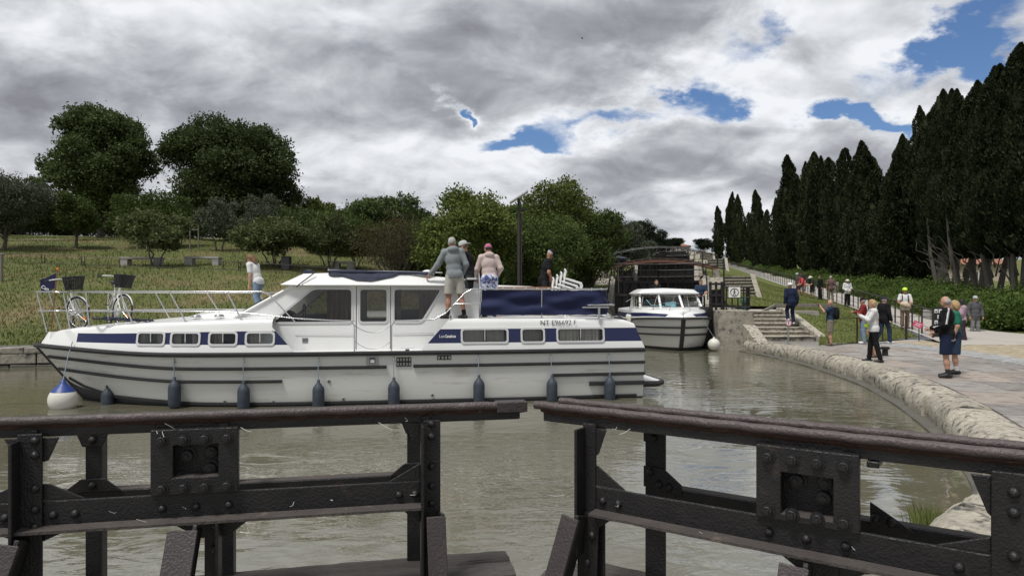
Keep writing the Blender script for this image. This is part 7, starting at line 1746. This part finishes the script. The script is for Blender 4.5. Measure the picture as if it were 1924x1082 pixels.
person('man in dark tee wearing a pale cap back to front on deck', bw(-3.22, .30, 1.74), R(75), 1.78, lean=14, head=(0, 4), arms={'L': ((-.24, .16, 1.18), (-.16, .36, 1.05)), 'R': ((.24, .16, 1.18), (.14, .36, 1.05))}, top=dict(mat='black_cloth', sleeve=.6), bottom=dict(mat='charcoal', len=1), hair=('short', 'hair_brown'), hat=('cap_back', 'cap_grey'), skin='skin_tan', extras=glasses)
person('woman in pale pink hoodie, pink cap and blue floral trousers on deck', bw(-3.58, .80, 1.74), R(14), 1.66, lean=10, head=(4, 6), arms={'L': ((-.27, .08, 1.16), (-.25, .30, 1.0)), 'R': ((.27, -.04, 1.16), (.22, .14, 1.02))}, top=dict(mat='pink_hood', hood=True, hem=.84, loose=.02), bottom=dict(mat='floral', len=1.8, loose=.03), hair=('short', 'hair_dark'), hat=('cap', 'cap_pink'), bulk=1.06)
person('man in black tee and black cap looking down at the deck table', bw(-5.25, -1.3, 1.70), R(-80), 1.76, lean=14, head=(0, 32), arms={'R': ((.24, .04, 1.13), (.22, .20, .93)), 'L': ((-.24, .04, 1.13), (-.20, .24, .95))}, top=dict(mat='black_cloth', sleeve=.6), bottom=dict(mat='charcoal', len=2), hair=('short', 'hair_grey'), hat=('cap', 'black_cloth'), skin='skin_tan', extras=glasses)
# ---- small cruiser and lock
person('man in navy tee standing at the small cruiser rail', sw(.9, 1.60, 1.28), R(172), 1.76, head=(15, 10), lean=6, arms={'L': ((-.26, .08, 1.16), (-.12, .26, 1.06)), 'R': ((.26, .08, 1.16), (.14, .26, 1.05))}, top=dict(mat='dusk_blue', sleeve=.6), bottom=dict(mat='navy_cloth', len=1), hair=('short', 'hair_brown'), bulk=1.12)
person('person in dark jacket standing behind the small cruiser roof', sw(-1.9, .0, 1.35), R(180), 1.74, top=dict(mat='white_cloth', sleeve=2), over=dict(mat='black_cloth', sleeve=2, name='jacket', loose=.012), bottom=dict(mat='charcoal'), hair=('bob', 'hair_brown'))
SEAT = {'R': ((.12, .42, .48), (.12, .44, .07)), 'L': ((-.12, .42, .48), (-.12, .44, .07))}
for lab_, off_, k_, mt_ in (('visitor in grey sitting on the far stair left of the dark gate', -5.2, 4, 'charcoal'), ('visitor in dark top sitting beside the pier on the far stair', -5.9, 3, 'grey_jacket')):
    q_ = Vector(lockpt(45.5 + .55 * k_, off_, 1.2 + (k_ + 1) * 2.0 / 9 + .07 - .83)); person(lab_, q_, R(180), 1.7, legs=dict(R=((.12, .42, .80), (.12, .46, .44)), L=((-.12, .42, .80), (-.12, .46, .44))), top=dict(mat=mt_, sleeve=2), bottom=dict(mat='navy_cloth'), hair=('short', 'hair_brown'), arms=dict(R=((.22, .10, 1.16), (.12, .32, .98)), L=((-.22, .10, 1.16), (-.12, .32, .98))))
# ---- quay
pz = Vector(((1487 - 962) / FPX * 28.9, 28.9, .47 + .155))
person('man in navy jacket and white sun hat climbing the steps', pz, R(4), 1.76, lean=9, legs={'R': ((.1, .13, .52), (.11, .02, .085)), 'L': ((-.10, .20, .58), (-.11, .10, .24))}, top=dict(mat='navy_cloth', sleeve=2, hem=.76, loose=.03), bottom=dict(mat='navy_cloth'), hair=('short', 'hair_grey'), hat=('sun', 'hat_cream'), shoes='shoe_white')
person('bald man photographing, navy polo, grey shorts and black backpack', gxy(1560, 650), R(68), 1.66, head=(0, 2), lean=-2, arms={'L': ((-.20, .22, 1.28), (-.04, .36, 1.47)), 'R': ((.20, .22, 1.28), (.05, .36, 1.47))}, top=dict(mat='dusk_blue', sleeve=.75, hem=.82), bottom=dict(mat='khaki', len=.95, loose=.022), shoes='sandal', bulk=1.1, extras=multi(backpack('black_cloth'), lambda t, J, hp, up: MB().box((0, .41, 1.53), (.15, .03, .085)).build('phone', 'black_plastic', t)))
person('man in black cap and red checked shirt behind the woman in white', gxy(1622, 646), R(70), 1.72, arms={'L': ((-.22, .12, 1.16), (-.10, .32, 1.2)), 'R': ((.22, .12, 1.16), (.10, .32, 1.2))}, top=dict(mat='red_cloth', sleeve=2), bottom=dict(mat='jeans'), hair=('short', 'hair_grey'), hat=('cap', 'black_cloth'), shoes='shoe_white', bulk=1.05)
person('woman in white top and black leggings holding up a phone', gxy(1642, 681), R(72), 1.68, lean=2, head=(-4, 5), arms={'L': ((-.20, .16, 1.18), (-.06, .34, 1.30)), 'R': ((.20, .16, 1.18), (.06, .34, 1.30))}, legs={'R': ((.10, .06, .50), (.13, .10, .085)), 'L': ((-.11, -.04, .50), (-.14, -.14, .085))}, top=dict(mat='white_cloth', sleeve=2, hem=.84), bottom=dict(mat='black_cloth', len=1.95, loose=.008), shoes='shoe_black', hair=('bob', 'hair_blond'), extras=multi(phone('L'), lambda t, J, hp, up: (MB().loft([[(.21 + w * .5 * math.cos(a), -.07 + w * math.sin(a), z) for a in np.linspace(0, 6.283, 11)[:-1]] for z, w in ((.74, .06), (.78, .13), (.95, .15), (1.06, .10))]).build('shoulder_bag', 'charcoal', t, smooth=50), MB().tube([(.20, -.05, 1.05), (.12, .02, 1.48), (-.05, .10, 1.44), (-.16, .10, 1.2)], .012, 5).build('bag_strap', 'black_cloth', t), MB().sphere((-.05, .20, 1.02), .075, 8, (1.2, .8, .8)).build('bright_pouch', 'neon', t))))
person('man in black jacket and dark cap walking with a shoulder bag', gxy(1661, 646), R(-70), 1.76, legs={'R': ((.10, .16, .52), (.11, .16, .085)), 'L': ((-.10, -.04, .50), (-.11, -.26, .16))}, top=dict(mat='black_cloth', sleeve=2, hem=.78, loose=.028), bottom=dict(mat='dark_denim'), hair=('short', 'hair_grey'), hat=('cap', 'charcoal'), shoes='shoe_white')
person('person in shorts and sandals mostly hidden by the woman in white', gxy(1641, 672), R(80), 1.58, top=dict(mat='grey_jacket', sleeve=.6), bottom=dict(mat='khaki', len=.9), shoes='sandal', hair=('short', 'hair_brown'))
def stripes(t, J, hp, up):
    for n_ in 'LR':
        a, b_, c = Vector(J['sh' + n_]), Vector(J['el' + n_]), Vector(J['wr' + n_]); s_ = 1 if n_ == 'R' else -1; o_ = Vector((s_ * .055, -.035, .02)); MB().tube([a + o_ * 1.0 + Vector((0, 0, .05)), b_ + o_ * .95, c + o_ * .75], .024, 6).build('sleeve_stripe', 'white_cloth', t, smooth=60)
person('bald man in black jacket with white sleeve stripes and navy shorts', gxy(1779, 710), R(58), 1.76, head=(-6, 0), arms={'L': ((-.24, .04, 1.14), (-.20, .27, 1.06)), 'R': ((.24, .02, 1.14), (.22, .20, .98))}, top=dict(mat='black_cloth', sleeve=2, hem=.78, loose=.022, band='hoodie_grey'), bottom=dict(mat='navy_cloth', len=.98, loose=.022), hair=('thin', 'hair_grey'), socks='charcoal', bulk=1.1, extras=stripes)
person('blonde woman in green top half hidden behind the striped jacket', gxy(1795, 703) + Vector((0, .0, 0)), R(60), 1.66, top=dict(mat='green_cloth', sleeve=.7), bottom=dict(mat='dusk_blue', len=1.05, loose=.03), hair=('bob', 'hair_blond'), socks='white_cloth')
person('woman in lilac jacket with dark scarf and wide aubergine trousers', gxy(1808, 643), R(78), 1.66, head=(0, 2), arms={'L': ((-.20, .10, 1.16), (-.08, .20, 1.42)), 'R': ((.20, .08, 1.16), (.05, .22, 1.38))}, top=dict(mat='lilac', sleeve=2, hem=.82, loose=.028), bottom=dict(mat='aubergine', flare=.035, loose=.026), hat=('scarf', 'charcoal'))
person('man in grey cap, open grey jacket and pale trousers', gxy(1832, 635), R(172), 1.80, top=dict(mat='black_cloth', sleeve=2), over=dict(mat='grey_jacket', sleeve=2, name='jacket', loose=.012, hem=.76), bottom=dict(mat='grey_trs'), hair=('short', 'hair_grey'), hat=('cap', 'cap_grey'), extras=glasses, arms={'R': ((.27, -.02, 1.14), (.26, .10, .90)), 'L': ((-.27, -.02, 1.14), (-.26, .08, .90))})
# ---- ramp
def dog(t, J, hp, up):
    MB().loft([[(x, .22 + r_ * math.cos(a), 1.02 + .05 * math.sin(x * 8) + r_ * 1.2 * math.sin(a)) for a in np.linspace(0, 6.283, 11)[:-1]] for x, r_ in ((-.24, .03), (-.16, .09), (0, .11), (.14, .10), (.22, .04))]).build('carried_dog', 'dog', t, smooth=60)
    MB().loft([[(-.20 + w * math.cos(a), .24 + w * math.sin(a), z) for a in np.linspace(0, 6.283, 9)[:-1]] for z, w in ((1.05, .05), (1.12, .075), (1.2, .07), (1.25, .02))]).build('dog_head', 'dog', t, smooth=60)
def on_ramp(px, D, dz=0): return Vector(((px - 962) / FPX * D, D, ZR(D) + .012 + dz))
person('man in bright yellow helmet and white tee carrying a small dog', on_ramp(1700, 30.5), R(160), 1.80, arms={'L': ((-.26, .08, 1.15), (-.08, .24, 1.0)), 'R': ((.26, .08, 1.15), (.08, .24, .98))}, top=dict(mat='white_cloth', sleeve=.65), bottom=dict(mat='tan_short', len=1.8, loose=.012), hat=('helmet', 'neon'), hair=('short', 'hair_dark'), extras=multi(glasses, dog, backpack('black_cloth')), shoes='sandal', skin='skin_tan')
person('walker in white blouse, cream sun hat and black trousers', on_ramp(1592, 43.6), R(175), 1.70, top=dict(mat='white_cloth', sleeve=2, loose=.026), bottom=dict(mat='black_cloth'), hat=('sun', 'hat_cream'), hair=('short', 'hair_grey'), arms={'L': ((-.25, .02, 1.14), (-.12, .16, 1.0)), 'R': ((.25, .02, 1.14), (.12, .16, 1.0))})
person('man in brown shirt and beige trousers walking up the ramp', on_ramp(1561, 46.5), R(-6), 1.80, top=dict(mat='brown_shirt', sleeve=.8, loose=.03), bottom=dict(mat='khaki'), hair=('short', 'hair_grey'))
person('person in black leaning on the ramp rail', on_ramp(1541, 49), R(100), 1.72, top=dict(mat='black_cloth', sleeve=2), bottom=dict(mat='black_cloth'), hair=('short', 'hair_dark'))
person('person with straw hat and sling bag leaning on the ramp rail', on_ramp(1526, 50), R(110), 1.66, lean=14, top=dict(mat='charcoal', sleeve=.7), bottom=dict(mat='charcoal', len=1), hat=('sun', 'hat_cream'), hair=('short', 'hair_blond'), arms={'L': ((-.2, .2, 1.14), (-.1, .4, 1.1)), 'R': ((.2, .2, 1.14), (.1, .4, 1.1))})
person('cyclist in coral top bending over the ramp rail', on_ramp(1511, 51.5), R(95), 1.70, lean=26, top=dict(mat='coral', sleeve=.8), bottom=dict(mat='grey_trs', len=.9), hair=('short', 'hair_dark'), arms={'L': ((-.2, .2, 1.16), (-.1, .42, 1.14)), 'R': ((.2, .2, 1.16), (.1, .42, 1.14))})
person('cyclist in dark grey with pale helmet at the ramp rail', on_ramp(1500, 53), R(110), 1.74, lean=8, top=dict(mat='grey_jacket', sleeve=1.9), bottom=dict(mat='aubergine', len=1), hat=('helmet', 'cap_grey'), hair=('short', 'hair_dark'))
person('cyclist in dark helmet just behind the coral top', on_ramp(1506, 55), R(150), 1.78, top=dict(mat='charcoal', sleeve=1), bottom=dict(mat='charcoal', len=1), hat=('helmet', 'charcoal'), hair=('short', 'hair_dark'))
